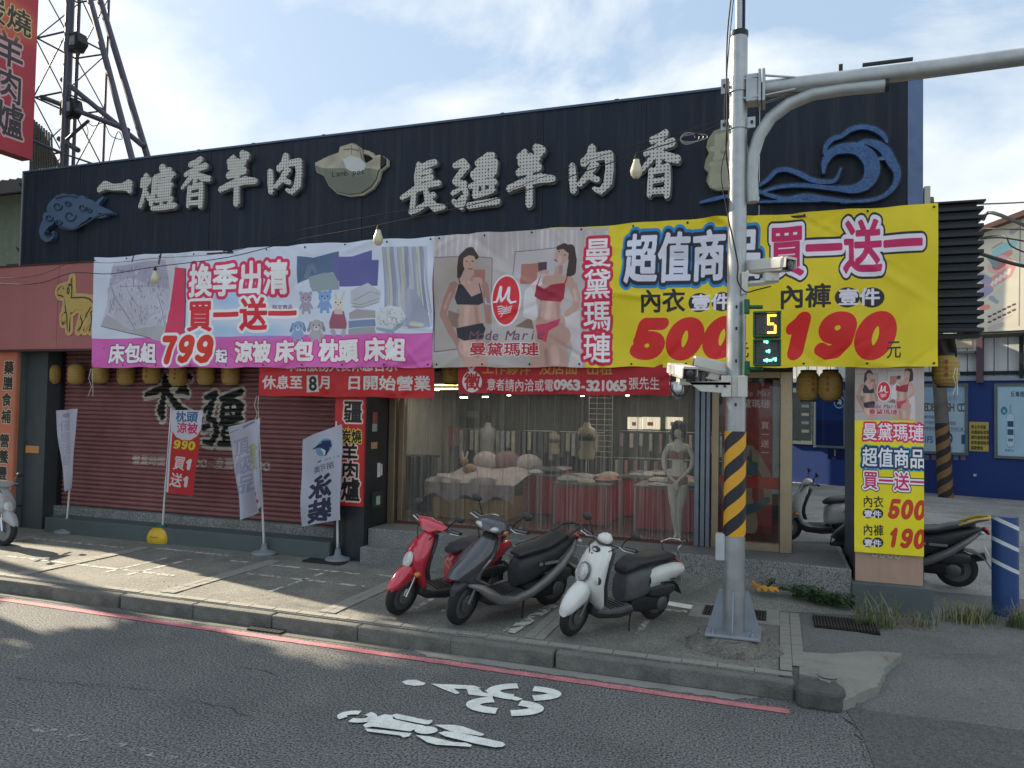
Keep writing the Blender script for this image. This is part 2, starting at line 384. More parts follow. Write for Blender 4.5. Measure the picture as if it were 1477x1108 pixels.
# raised shapes from a distance field: front face at y0, sides running back to y1; (u, v) box -> (x, z)
def field_solid(f, us, vs, tox, y0, y1, thr=0.0, rim=0.0):
    mb = MB(); ny, nx = f.shape; g = f-thr; idx = {}
    def vert(u, v, y):
        k = (round(u, 5), round(v, 5), y)
        if k not in idx: x, z = tox(u, v); idx[k] = len(mb.v); mb.v.append((x, y, z))
        return idx[k]
    for j in range(ny-1):
        run = None
        for i in range(nx):
            full = i < nx-1 and g[j,i] < 0 and g[j,i+1] < 0 and g[j+1,i] < 0 and g[j+1,i+1] < 0
            if full:
                if run is None: run = i
                continue
            if run is not None:
                mb.f.append((vert(us[run],vs[j],y0), vert(us[i],vs[j],y0), vert(us[i],vs[j+1],y0), vert(us[run],vs[j+1],y0))); run = None
            if i == nx-1: break
            c = [(us[i],vs[j],g[j,i]), (us[i+1],vs[j],g[j,i+1]), (us[i+1],vs[j+1],g[j+1,i+1]), (us[i],vs[j+1],g[j+1,i])]
            ins = [q[2] < 0 for q in c]
            if not any(ins): continue
            poly = []; cuts = []
            for k in range(4):
                a, b = c[k], c[(k+1)%4]
                if a[2] < 0: poly.append((a[0], a[1]))
                if (a[2] < 0) != (b[2] < 0):
                    t = a[2]/(a[2]-b[2]); p = (a[0]+t*(b[0]-a[0]), a[1]+t*(b[1]-a[1])); poly.append(p); cuts.append(p)
            if len(poly) >= 3: mb.f.append(tuple(vert(u, v, y0) for u, v in poly))
            if len(cuts) == 2: mb.f.append((vert(*cuts[0],y0), vert(*cuts[1],y0), vert(*cuts[1],y1), vert(*cuts[0],y1)))
            elif len(cuts) == 4:
                for q in (0, 2): mb.f.append((vert(*cuts[q],y0), vert(*cuts[(q+1)%4],y0), vert(*cuts[(q+1)%4],y1), vert(*cuts[q],y1)))
    return mb
load_glyphs('時換本店人告季出清買一送指定商品床包組起涼被枕頭曼黛瑪璉超值內衣壹件褲元休息至月日開始營業徵工作夥伴及店面出租意者請洽或電張先生藥膳食補養豐富長疆炭燒羊肉爐反服務毒的是間凌晨泳裝奧克朋頂級選物優惠活動禁止停車告示本處為私有地請勿違規爸'
            '0123456789-~:.MmodeariLbptEFISHCNDZTlgkusn')
# heavy poster digits drawn as broad brush strokes, kept under private characters
def _ellp(cx, cy, rx, ry, a0, a1, rv, rh, n=18):
    return [(cx+rx*math.cos(R(a0+(a1-a0)*i/n)), cy+ry*math.sin(R(a0+(a1-a0)*i/n)), rh+(rv-rh)*abs(math.cos(R(a0+(a1-a0)*i/n)))**1.5) for i in range(n+1)]
_HD = {'0': [_ellp(.33,.365,.195,.275,0,360,.115,.088,28)],
 '1': [[(.36,.11,.11),(.36,.62,.11)],[(.36,.62,.09),(.20,.50,.075)]],
 '5': [[(.20,.64,.085),(.52,.64,.085)],[(.185,.62,.085),(.155,.38,.075)],_ellp(.32,.24,.19,.155,140,-150,.115,.085)],
 '7': [[(.14,.64,.088),(.52,.64,.088)],[(.50,.62,.09),(.36,.38,.10),(.28,.10,.115)]],
 '9': [_ellp(.33,.49,.185,.155,0,360,.105,.082,26),[(.515,.47,.105),(.50,.28,.11),(.40,.12,.10),(.26,.08,.082),(.13,.14,.08)]]}
_X, _Y = np.meshgrid(_gx, _gy)
for _c, _s in _HD.items(): GCACHE[chr(0xE000+int(_c))] = (seg_field(_s, _X, _Y).astype(np.float32), 0.0, .66)
def HV(t): return ''.join(chr(0xE000+int(c)) if c in _HD else c for c in t)
# ---------------------------------------------------------------- materials of the setting
M_ASPH = mat('asphalt', (0.140,0.143,0.140), .88, var=.28, scale=.9, bump=.9, bscale=95, dirt=(0.13,0.126,0.115), dirt_amt=.5, dscale=.9, speck=.95, speck_scale=58)
M_ASPH2 = mat('driveway_asphalt', (0.15,0.151,0.146), .9, var=.18, scale=1.2, bump=.7, bscale=70, dirt=(0.07,0.07,0.068), dirt_amt=.5, dscale=1.1, speck=.35, speck_scale=60)
M_PAVE = mat('pavement_cement', (0.185,0.182,0.16), .9, var=.2, scale=1.8, bump=.5, bscale=55, dirt=(0.085,0.085,0.078), dirt_amt=.7, dscale=1.5, speck=.45, speck_scale=70)
M_KERB = mat('kerb_stone', (0.15,0.15,0.135), .9, var=.25, scale=5, bump=.8, bscale=40, dirt=(0.05,0.05,0.044), dirt_amt=.8, dscale=2.2, speck=.35, speck_scale=120)
M_PAVER = mat('paver_tile', (0.27,0.262,0.235), .85, var=.2, scale=7, bump=.3, bscale=80, dirt=(0.10,0.095,0.082), dirt_amt=.6, dscale=3, speck=.15)
M_CONC = mat('pale_concrete', (0.26,0.255,0.228), .88, var=.16, scale=3, bump=.5, bscale=45, dirt=(0.14,0.135,0.115), dirt_amt=.6, dscale=2, speck=.2)
M_GRAN = mat('granite_step', (0.20,0.205,0.195), .75, var=.12, scale=4, bump=.2, dirt=(0.08,0.08,0.072), dirt_amt=.5, dscale=1.6, speck=.75, speck_scale=75)
M_RED = mat('red_line_paint', (0.55,0.19,0.21), .8, var=.15, scale=8, dirt=(0.2,0.1,0.1), dirt_amt=.55, dscale=9, speck=.3, speck_scale=90, bump=.4)
M_WHITE = mat('white_road_paint', (0.80,0.83,0.78), .75, var=.1, scale=9, dirt=(0.35,0.35,0.33), dirt_amt=.45, dscale=8, speck=.15, speck_scale=90, bump=.4)
def worn(name, col, thr, sc=14):
    m = mat(name, col, .8, var=.12, dirt=(0.3,0.3,0.28), dirt_amt=.4, dscale=6); m.use_nodes = True; t = m.node_tree; ns = t.nodes
    n = ns.new('ShaderNodeTexNoise'); n.inputs['Scale'].default_value = sc; n.inputs['Detail'].default_value = 9; n.inputs['Roughness'].default_value = .75
    c = ns.new('ShaderNodeTexCoord'); t.links.new(c.outputs['Object'], n.inputs['Vector'])
    r = ns.new('ShaderNodeMapRange'); r.inputs[1].default_value = thr-.05; r.inputs[2].default_value = thr+.05; t.links.new(n.outputs['Fac'], r.inputs[0])
    t.links.new(r.outputs[0], ns['Principled BSDF'].inputs['Alpha']); return m
M_WORN = worn('worn_white_paint', (0.36,0.37,0.36), .56)
M_WORN2 = worn('worn_bay_paint', (0.55,0.55,0.50), .49, 9)
M_NAVY = mat('navy_sign_sheet', (0.006,0.012,0.026), .55, metal=.0, var=.3, scale=1.2, streak=.5, dirt=(0.042,0.049,0.053), coat=.0, spec=.3)
M_FASC = mat('red_fascia_sheet', (0.38,0.135,0.13), .6, var=.1, scale=1.5, streak=.35, dirt=(0.27,0.10,0.095))
M_ORAN = mat('orange_board', (0.52,0.17,0.09), .65, var=.08, streak=.2, dirt=(0.3,0.13,0.09))
M_BLK = mat('black_cladding', (0.016,0.022,0.028), .35, var=.2, streak=.2, dirt=(0.05,0.055,0.055))
M_DGREY = mat('dark_grey_tile', (0.045,0.055,0.06), .5, var=.15, scale=3)
M_GBASE = mat('blue_grey_base', (0.085,0.11,0.11), .7, var=.2, scale=4, dirt=(0.05,0.055,0.045), dirt_amt=.5)
M_PEACH = mat('peach_panel', (0.46,0.30,0.22), .6, var=.08, streak=.3, dirt=(0.3,0.2,0.15))
M_ALU = mat('aluminium', (0.42,0.45,0.48), .38, metal=.8, var=.1)
M_ALUB = mat('brown_aluminium', (0.34,0.27,0.19), .35, metal=.7, var=.12)
M_DARK = mat('dark_metal', (0.03,0.032,0.036), .45, metal=.5)
M_STEEL = mat('galvanised_steel', (0.40,0.42,0.43), .42, metal=.75, var=.2, scale=5, streak=.35, dirt=(0.30,0.32,0.33), bump=.15, bscale=12)
M_RUST = mat('rusty_frame', (0.045,0.04,0.038), .7, metal=.2, var=.35, dirt=(0.08,0.055,0.04), dirt_amt=.4, dscale=5)
M_RUB = mat('black_rubber', (0.014,0.014,0.015), .8, var=.2, dirt=(0.05,0.047,0.042), dirt_amt=.4)
M_SOFF = mat('soffit_board', (0.05,0.05,0.052), .8)
M_WALL = mat('plaster_wall', (0.24,0.24,0.23), .85, streak=.3, dirt=(0.12,0.12,0.11))

# ---------------------------------------------------------------- ground, road, pavement
def struct(name, mb, m, **k): return tag(mb.build(name, m, **k), kind='structure')
def fnoise(x, y, s=1.0): return math.sin(x*2.3*s+1.1)*math.cos(y*3.1*s+.4)*.5+math.sin(x*5.7*s+y*4.3*s)*.3
struct('ground', MB().quad((-400,-400,-.03),(400,-400,-.03),(400,400,-.03),(-400,400,-.03)), M_ASPH2)
road = struct('road', MB().quad((-90,-14,0),(60,-14,0),(60,6.6,0),(-90,6.6,0)), M_ASPH)
struct('pavement', MB().box(-40, .02, 6.6, 9.3, -.02, .15), M_PAVE)
# driveway: ramps up from the road to the parking lot
def dz(x, y):
    k = min(1, max(0, (y-6.5)/(0.35 if x < .3 else .35+1.5*min(1,(x-.3)/.6))))
    return .004+.142*k + .004*fnoise(x, y)
struct('driveway', MB().grid(60, 40, lambda u, v: ((.02+u*u*40), 6.5+v*4.0, dz(.02+u*u*40, 6.5+v*4.0))), M_ASPH2, smooth=True)
struct('parking_lot_surface', MB().quad((-60,9.3,.138),(60,10.4,.138),(60,90,.16),(-60,90,.16)), mat('lot_cement', (0.30,0.30,0.28), .9, var=.25, scale=.8, dirt=(0.12,0.118,0.105), dirt_amt=.7, dscale=.9, speck=.3, speck_scale=30, bump=.5, bscale=20))
# the far side of the road behind the viewer
struct('far_pavement', MB().box(-90, 60, -18, -14, -.02, .15), M_PAVE)
# kerb of separate stones
kerb = thing('kerb', None, None, (0,0,0), kind='structure')
kb = MB().box(-.497,.497,6.485,6.598,-.01,.148).build('kerb_stone', M_KERB, kerb, bevel=.018)
kb.location = (-.36, 0, 0)
for i in range(1, 14): inst(kb, kerb, (-.36-i*1.0+random.uniform(-.004,.004), random.uniform(-.006,.006), random.uniform(-.008,.003)), rot=(0,0,random.uniform(-.003,.003)))
MB().box(-40,-13.86,6.485,6.598,-.01,.148).build('kerb_run', M_KERB, kerb)
cc = MB(); pts = [(.15,6.42),(.20,6.36),(.46,6.36),(.52,6.5),(.46,6.68),(.16,6.62)]
cc.prism(pts, -.01, .15, 'XY'); cc.build('kerb_end_stone', mat('dark_kerb_end',(0.085,0.085,0.08),.85,var=.3,scale=8,bump=.6,speck=.3), kerb, bevel=.03)
# paver bands: every tile its own piece
pav = thing('paver_bands', None, None, (0,0,0), kind='structure')
tile = MB().box(-.048,.048,-.072,.072,0,.012).build('paver', M_PAVER, pav, bevel=.003); tile.location = (.08, 6.82, .150)
def put_tiles(cx, y0, y1, first=False):
    y = y0
    while y < y1:
        for sx in (-.05, .05):
            inst(tile, pav, (cx+sx, y+random.uniform(-.004,.004), .1475+random.uniform(0,.004)), rot=(random.uniform(-.01,.01), random.uniform(-.01,.01), random.uniform(-.01,.01)))
        y += .148
for k, cx in enumerate((.13, -2.13, -4.37, -6.45, -8.72, -10.9)): put_tiles(cx, 6.82 if k else 6.97, 8.62)
etile = MB().box(-.145,.145,-.045,.045,0,.012).build('paver', M_PAVER, pav, bevel=.003); etile.location = (-.02, 6.66, .150)
for i in range(1, 40): inst(etile, pav, (-.02-i*.298, 6.66+random.uniform(-.003,.003), .1475+random.uniform(0,.004)), rot=(random.uniform(-.012,.012),0,random.uniform(-.008,.008)))
# painted bay lines and the worn line of the upper bays
bay = thing('parking_bay_markings', None, None, kind='structure')
for x in (-1.25,-3.3,-3.62,-5.45,-7.55,-7.9): MB().quad((x-.03,7.25,.1545),(x+.03,7.25,.1545),(x+.04,8.3,.1545),(x-.02,8.3,.1545)).build('bay_line', M_WORN2, bay)
for x0, x1, y in ((-11.2,-8.9,8.55),(-8.6,-7.2,8.72),(-7.0,-5.0,8.45),(-4.8,-3.0,8.5),(-2.9,-1.6,8.42),(-1.45,-.9,8.3),(-9.9,-7.0,7.45),(-6.3,-4.6,7.9)): MB().quad((x0,y-.03,.1545),(x1,y-.05,.1545),(x1,y+.02,.1545),(x0,y+.03,.1545)).build('bay_line', M_WORN2, bay)
for pl in ([(725,912),(800,868),(812,872),(742,916)],): MB().add([(*gp(*p), .166) for p in pl], [(0,1,2,3)]).build('bay_line', M_WORN2, bay)
MB().add([(*gp(*p), .155) for p in [(965,868),(1020,877),(1018,883),(960,873)]], [(0,1,2,3)]).build('bay_line', M_WHITE, bay)
# road paint
def irregular_strip(x0, x1, y0, y1, z, n, a0, a1, taper=0):
    vs = []
    for i in range(n+1):
        t = i/n; x = x0+t*(x1-x0); e = min(1, min(t, 1-t)*n/max(1,taper)) if taper else 1
        vs += [(x, y0+(random.uniform(-a0,a0)), z), (x, y0+(y1-y0)*e+random.uniform(-a1,a1), z)]
    return MB().add(vs, [(2*i, 2*i+2, 2*i+3, 2*i+1) for i in range(n)])
struct('red_line', irregular_strip(-30, .1, 6.20, 6.29, .006, 260, .006, .006), M_RED)
struct('gutter_strip', irregular_strip(-3.25, -.1, 6.47, 6.335, .004, 70, .0, .016, 5), M_CONC)
struct('gutter_edge', irregular_strip(-30, -3.3, 6.48, 6.36, .0035, 200, .0, .02), mat('gutter_cement',(0.12,0.118,0.105),.9,var=.2,scale=4,dirt=(.07,.07,.06),dirt_amt=.6,speck=.3,speck_scale=90,bump=.6))
struct('faded_lane_line', irregular_strip(-6.5, -2.2, 3.88, 3.97, .005, 30, .01, .01), M_WORN).rotation_euler = (0,0,0)
# driveway seam, patch and cracks
def crack(name, pts, w, z=.008, grd=True, parent=None):
    P = [gp(*p, z) for p in pts] if grd else pts; vs = []; n = 0
    Q = []
    for a, b in zip(P[:-1], P[1:]):
        for i in range(6): t = i/6; Q.append((a[0]+t*(b[0]-a[0])+random.uniform(-.02,.02), a[1]+t*(b[1]-a[1])+random.uniform(-.02,.02)))
    for i, q in enumerate(Q):
        ww = .6*w*random.uniform(.4,1.3)*min(1, i/3+.2, (len(Q)-1-i)/3+.2); vs += [(q[0], q[1]-ww, z), (q[0]+ww*.6, q[1]+ww, z)]
    return MB().add(vs, [(2*i, 2*i+2, 2*i+3, 2*i+1) for i in range(len(Q)-1)]).build(name, mat('crack_tar',(0.022,0.022,0.022),.9), parent)
cra = thing('road_cracks', None, None, kind='structure')
crack('crack', [(1212,1028),(1232,1050),(1243,1075),(1250,1108)], .012, .007, parent=cra)
crack('crack', [(0,975),(90,985),(190,992),(260,1000)], .006, .007, parent=cra)
crack('crack', [(340,960),(400,972),(440,962),(456,952)], .007, .007, parent=cra)
crack('crack', [(255,1005),(330,1022),(370,1036)], .005, .007, parent=cra)
crack('crack', [(1230,1018),(1320,1028),(1400,1036),(1477,1044)], .009, .007, parent=cra)
crack('crack', [(1316,942),(1380,944),(1477,946)], .007, .135, parent=cra)
MB().add([(*gp(*p, .006), .006) for p in [(1215,1016),(1477,1045),(1477,1108),(1262,1108),(1244,1060)]], [(0,1,2,3,4)]).build('road_patch', mat('road_patch',(0.10,0.102,0.10),.88,var=.15,scale=2,speck=.5,speck_scale=70,bump=.7,dirt=(.075,.075,.075),dirt_amt=.6), cra)
# broken corner of pale concrete
sl = [(1153,940),(1200,943),(1250,939),(1301,942),(1292,951),(1276,963),(1272,978),(1266,990),(1243,998),(1222,1009),(1206,1007),(1201,996),(1197,985),(1172,976),(1153,972)]
import itertools
zt = [.156,.156,.156,.15,.14,.13,.12,.11,.10,.085,.09,.12,.15,.156,.157]
P0_ = [(*gp(*p, z), z) for p, z in zip(sl, zt)]; P = []
for i_ in range(len(P0_)):
    a_, b2_ = P0_[i_], P0_[(i_+1)%len(P0_)]; nd = 4 if 2 < i_ < 13 else 1
    for k_ in range(nd): j_ = .018 if k_ else 0; P.append((a_[0]+(b2_[0]-a_[0])*k_/nd+random.uniform(-j_,j_), a_[1]+(b2_[1]-a_[1])*k_/nd+random.uniform(-j_,j_), a_[2]+(b2_[2]-a_[2])*k_/nd))
b = MB(); n = len(P); c0 = (.55, 7.05, .148)
b.add(P+[c0]+[(p[0]*1.0, p[1], -.02) for p in P], [(i, (i+1)%n, n) for i in range(n)]+[(i, n+1+i, n+1+(i+1)%n, (i+1)%n) for i in range(n)])
struct('concrete_corner_slab', b, M_CONC)
tag(MB().lathe([(0,.0),(.075,.0),(.08,.006),(.06,.012),(0,.012)], (.40,6.73,.158), n=18).build('survey_disc', M_CONC), 'small pale round survey disc on the concrete by the kerb end', 'marker')
# drain grates
def grate(name, x0, x1, y0, y1, z, label, nb, rim):
    t = thing(name, label, 'drain grate', ((x0+x1)/2, (y0+y1)/2, z)); w, d = (x1-x0)/2, (y1-y0)/2
    MB().box(-w,w,-d,d,-.02,.004).build('pit', mat('drain_pit',(0.008,0.008,0.008),.95), t)
    bar = MB().box(-.007,.007,-d,d,.004,.022).build('bar', M_RUST, t); n = nb
    for i in range(n): 
        x = -w+2*w*(i+.5)/n
        if i == 0: bar.location = (x,0,0)
        else: inst(bar, t, (x,0,0))
    cb = MB().box(-w,w,-.006,.006,.004,.020).build('cross_bar', M_RUST, t)
    for i in range(5):
        y = -d+2*d*(i+.5)/5
        if i == 0: cb.location = (0,y,0)
        else: inst(cb, t, (0,y,0))
    if rim:
        MB().box(-w-rim,w+rim,-d-rim*.8,-d,-.02,.010).box(-w-rim,w+rim,d,d+rim*.8,-.02,.010).box(-w-rim,-w,-d,d,-.02,.010).box(w,w+rim,-d,d,-.02,.010).build('surround', M_CONC, t)
    return t
grate('drain_grate', -.74, -.10, 8.22, 8.62, .150, 'drain grate set in pale concrete behind the traffic pole foot', 20, .13)
grate('drain_grate', .36, .96, 8.22, 8.66, .153, 'wide drain grate in the asphalt in front of the yellow price banner', 20, 0)
grate('drain_grate', -6.1, -5.5, 8.78, 9.0, .150, 'drain grate on the pavement below the black pillar', 16, 0)
g = grate('drain_grate', -5.05, -4.65, 6.36, 6.47, .0, 'small dark gutter drain against the kerb', 8, 0)
# ---------------------------------------------------------------- the restaurant building
bld = thing('shop_building', 'long low restaurant building with roller shutter, glazed shop front and dark fascia', 'building', (-5.4,9.3,0))
def bp(name, mb, m, **k): return mb.build(name, m, k.pop('parent', bld), world=True, **k)
bp('side_wall', MB().box(-12.5,-12.3,9.2,13.3,.1,4.45), M_WALL); bp('side_wall', MB().box(.02,.17,9.86,13.2,.1,4.45), M_WALL)
bp('back_wall', MB().box(-12.3,.02,13.12,13.3,.1,4.45), M_WALL); bp('inner_wall', MB().box(-5.85,-5.72,9.92,13.1,.1,4.4), mat('inner_wall',(0.30,0.29,0.26),.85,streak=.2))
bp('roof', MB().box(-12.5,1.5,9.2,13.3,4.45,4.6), M_SOFF)
bp('soffit', MB().box(-12.3,1.45,9.14,9.95,3.12,3.2).box(.2,1.45,9.95,10.4,3.12,3.2), M_SOFF)
bp('ceiling', MB().box(-5.72,.02,9.95,13.1,3.1,3.16), mat('ceiling_board',(0.26,0.26,0.25),.85))
bp('lintel', MB().box(-5.36,.17,9.78,9.95,2.80,3.115), M_BLK)
bp('lot_shade_block', MB().box(-12.5,-.6,13.32,25.2,.1,7.1), M_WALL)  # unseen block added behind the building to keep the parking lot in shade
# pillars
bp('pillar', MB().box(-12.42,-11.93,9.1,9.9,.5,3.1).box(-12.42,-11.93,9.08,9.9,.12,.52), M_GBASE)
bp('pillar', MB().box(-11.925,-11.45,9.2,9.9,.12,3.1), M_DGREY, bevel=.005)
MB().box(-11.86,-11.56,9.185,9.198,1.40,1.52).build('house_number_plate', mat('orange_plate',(0.55,0.24,0.07),.5), bld, world=True)
bp('pillar', MB().box(-5.83,-5.345,9.12,9.9,.12,3.1), M_BLK, bevel=.004)
bp('pillar', MB().box(.80,1.49,9.16,10.35,.4,3.1), M_BLK)
bp('pillar_facing', MB().box(.815,1.48,9.135,9.158,.47,3.0), M_PEACH)
bp('pillar_base', MB().box(.77,1.56,9.02,10.4,.10,.47), M_GBASE, bevel=.012)
# steps
cove = bp('step', MB().box(-11.2,-5.84,9.05,9.42,.12,.385), M_GBASE, bevel=.01)
bp('step', MB().box(-11.45,-5.84,9.4,9.9,.12,.52), M_GRAN, bevel=.008)
bp('step', MB().box(-5.34,-1.15,9.02,9.25,.12,.37), M_GRAN, bevel=.01)
terrace = bp('terrace', MB().prism([(-5.34,9.22),(-1.2,9.22),(-.5,9.2),(.2,9.14),(.77,9.06),(.77,10.6),(.18,10.6),(.18,9.9),(-5.34,9.9)], .1, .595, 'XY'), M_GRAN, bevel=.012)
bp('terrace_paving', MB().prism([(-5.3,9.27),(-1.2,9.27),(-.5,9.25),(.2,9.19),(.72,9.11),(.72,10.55),(.2,10.55),(.2,9.88),(-5.3,9.88)], .5, .599, 'XY'), M_ASPH2)
# asphalt ramp against the terrace
rp = MB(); fr = [(-1.30,8.98),(-1.0,8.9),(-.62,8.66),(0,8.72),(.45,8.8),(.82,8.86)]; bk = [(-1.30,9.24,.36),(-1.0,9.24,.37),(-.62,9.22,.36),(0,9.19,.31),(.45,9.14,.25),(.80,9.08,.19)]
vs = [(x,y,.149) for x,y in fr]+bk; k = len(fr)
rp.add(vs, [(i,i+1,k+i+1,k+i) for i in range(k-1)]+[(0,k,k)][:0]); rp.add([(-1.30,8.98,.149),(-1.30,9.24,.149),(-1.30,9.24,.36)], [(0,1,2)])
struct('asphalt_ramp', rp, M_PAVE)
# roller shutter: a slat each
SLAT = .0725; shut = thing('roller_shutter', None, None, (-8.65,9.55,.525)); shut.parent = bld; shut.location = Vector((-8.65,9.55,.525))-bld.location
cv = Canvas(5.6, 2.6, 1500, (0.3,0.1,0.1)); cv.a[..., 3] = 0
bz = [(-.02,.0),]
blk, wht = (.10,.11,.11), (.72,.70,.66)
# big brushed characters
CH_L = [[(.02,.55,.045),(.2,.62,.07),(.5,.74,.05),(.95,.98,.05),(.99,.92,.03)], [(.42,.97,.05),(.44,.8,.085),(.40,.45,.06),(.36,.2,.10),(.40,.05,.06)], [(.46,.66,.05),(.62,.42,.07),(.78,.22,.09),(1.02,.12,.05)], [(.70,.62,.04),(.84,.68,.09),(.92,.60,.05)]]
CH_J = [[(.05,.86,.05),(.28,.92,.08),(.22,.78,.05),(.02,.62,.05)], [(.22,.72,.05),(.12,.48,.06),(.30,.42,.06),(.36,.22,.07),(.22,.02,.06),(.02,.05,.04)], [(.02,.30,.07),(.14,.34,.05)],
        [(.46,.84,.06),(.70,.90,.07),(.96,.98,.06)], [(.50,.72,.05),(.48,.52,.06),(.50,.46,.05)], [(.52,.74,.05),(.80,.80,.06),(.96,.72,.08),(.86,.52,.07)], [(.55,.62,.035),(.82,.64,.035)], [(.52,.50,.04),(.84,.52,.04)], [(.70,.76,.03),(.69,.5,.03)],
        [(.44,.38,.045),(.74,.44,.06),(.98,.50,.05)], [(.56,.32,.05),(.52,.20,.06),(.56,.12,.05)], [(.60,.32,.04),(.90,.34,.06),(.84,.14,.05)], [(.62,.22,.025),(.80,.22,.025)], [(.58,.13,.035),(.82,.13,.035)], [(.44,.02,.06),(.70,.03,.06),(1.0,.06,.06)]]
def put_brush(st, x0, y0, w, h):
    q = [[(x0+x*w, y0+y*h, r*(w+h)/2) for x, y, r in s] for s in st]
    cv.brush(q, wht, grow=.045); q2 = [[(a, b-.03, r) for a, b, r in s] for s in q]; cv.brush(q2, wht, grow=.04); cv.brush(q, blk)
sx0, sz0 = -11.45, .53
def sxy(px, py): x, z = fp(px, py, 9.55); return x-sx0, z-sz0
a = sxy(210, 604); bq = sxy(278, 545); put_brush(CH_L, a[0], a[1], bq[0]-a[0], bq[1]-a[1]+.05)
a = sxy(294, 640); bq = sxy(352, 563); put_brush(CH_J, a[0], a[1], bq[0]-a[0], bq[1]-a[1])
a = sxy(192, 668); cv.text('營業時間', a[0], a[1], .17, [(.03,(.70,.66,.62))], adv=1.02)
cv.text('17:00~凌晨02:00', a[0]+.85, a[1], .19, [(.03,(.70,.66,.62))], adv=1.0, latin=.7)
shm = print_mat('shutter_paint', cv, rough=.55, mixover=(0.235,0.10,0.098), objcoord=shut, rect=(sx0+8.65, 0.0, 5.6, 2.6), var=.14)
prof = [(0,0),(-.012,.006),(-.030,.022),(-.034,.042),(-.022,.060),(-.004,.068),(0,.0722)]
sb = MB(); sb.add([(x,y,z) for x in (-2.80,2.80) for y,z in prof], [(i,7+i,8+i,1+i) for i in range(6)])
s0 = sb.build('slat', shm, shut, smooth=False); s0.location = (0,0,0)
for i in range(1, 36): inst(s0, shut, (0,0,i*SLAT))
for sx in (-2.86, 2.76): MB().box(sx,sx+.09,-.10,.02,-.01,2.6).build('guide_rail', M_DARK, shut)
# shop front
fr_ = thing('shop_front', None, None); fr_.parent = bld; fr_.location = Vector((-2.6,9.8,.6))-bld.location
def sf(name, mb, m, **k): return mb.build(name, m, fr_, world=True, **k)
sf('door_frame', MB().box(-5.34,-5.23,9.74,9.9,.6,2.8).box(-5.20,-5.12,9.79,9.9,.6,2.8), M_ALUB, bevel=.006)
sf('frame_post', MB().box(-.99,-.93,9.74,9.9,.6,2.8).box(-.92,-.86,9.76,9.9,.6,2.8).box(-.85,-.80,9.74,9.9,.6,2.8), mat('blue_grey_aluminium',(0.20,0.235,0.28),.35,metal=.6), bevel=.006)
sf('frame_post', MB().box(-.78,-.70,9.79,9.9,.6,2.8), M_ALUB)
sf('frame_post', MB().box(.03,.17,9.72,9.855,.6,2.8), mat('bronze_post',(0.40,0.32,0.22),.3,metal=.75,var=.1,streak=.2,dirt=(.25,.2,.15)), bevel=.008)
sf('bottom_rail', MB().box(-.70,.03,9.75,9.85,.6,.70), M_ALUB, bevel=.005)
sf('top_rail', MB().box(-.70,.03,9.75,9.85,2.72,2.8), M_ALUB, bevel=.005)
sf('threshold', MB().box(-5.2,-.99,9.78,9.9,.598,.64), mat('maroon_sill',(0.10,0.035,0.03),.5))
glass = bpy.data.materials.new('clear_glass'); glass.use_nodes = True; g_ = glass.node_tree; g_.nodes.clear()
def gn(t): return g_.nodes.new(t)
go, gt, gg, gf, gm = gn('ShaderNodeOutputMaterial'), gn('ShaderNodeBsdfTransparent'), gn('ShaderNodeBsdfGlossy'), gn('ShaderNodeFresnel'), gn('ShaderNodeMixShader')
gt.inputs[0].default_value = (.80,.86,.84,1); gg.inputs['Roughness'].default_value = .03; gf.inputs[0].default_value = 1.55
g_.links.new(gf.outputs[0], gm.inputs[0]); g_.links.new(gt.outputs[0], gm.inputs[1]); g_.links.new(gg.outputs[0], gm.inputs[2]); g_.links.new(gm.outputs[0], go.inputs[0])
sf('glass_pane', MB().quad((-.70,9.80,.70),(.03,9.80,.70),(.03,9.80,2.72),(-.70,9.80,2.72)), glass)
# the poster inside the pane and the red tape band
pc = Canvas(.62, 1.86, 420, (.60,.13,.11)); SK, SK2, TE = (.62,.50,.44), (.50,.38,.34), (.22,.38,.42)
pc.rect(0,0,.62,.10,(.48,.09,.08))
pc.brush([[(.20,.95,.10),(.22,.75,.15),(.25,.50,.13)],[(.23,.50,.13),(.25,.30,.17),(.28,.12,.17)],[(.05,1.0,.05),(.02,.75,.05),(.06,.48,.045)],[(.40,.98,.06),(.55,.72,.055),(.58,.42,.05)],[(.22,1.02,.05),(.2,1.12,.05)],[(.10,1.0,.06),(.34,1.02,.07)]], SK)
pc.brush([[(.16,1.22,.095),(.18,1.16,.08)]], SK2); pc.brush([[(.12,1.28,.09),(.24,1.26,.07),(.28,1.14,.04)],[(.06,1.22,.05),(.05,1.1,.04)]], (.16,.10,.09))
pc.brush([[(.14,.74,.07),(.22,.71,.06)],[(.34,.80,.07),(.40,.84,.05)],[(.08,.72,.035),(.42,.76,.035)]], TE); pc.brush([[(.35,.88,.02),(.36,1.02,.015)]], TE)
pc.brush([[(.12,.30,.055),(.30,.28,.06),(.45,.34,.05),(.56,.42,.04)]], (.20,.32,.36)); pc.noise((.05,.2,.6,.9), .5, .03, 3, cols=(.10,.18,.22)) if False else None
pc.text('Mode Marie', .16, 1.70, .10, [(.012,(.85,.72,.70))], latin=.55, slant=.15); pc.text('曼黛瑪璉', .13, 1.56, .115, [(.02,(.86,.80,.78))])
pc.text('買一送一', .48, 1.30, .10, [(.02,(.86,.78,.76))], vertical=True, adv=1.12)
po = MB().grid(2,2,lambda u,v:(-.66+u*.60, 9.812, .80+v*1.86)).build('shop_poster', print_mat('poster_print', pc, .4), None)
tag(po, 'red lingerie poster of a model behind the glass beside the entrance', 'poster')
sf('tape_band', MB().box(-.69,.02,9.806,9.808,1.36,1.50), mat('red_tape',(0.50,0.03,0.025),.5))
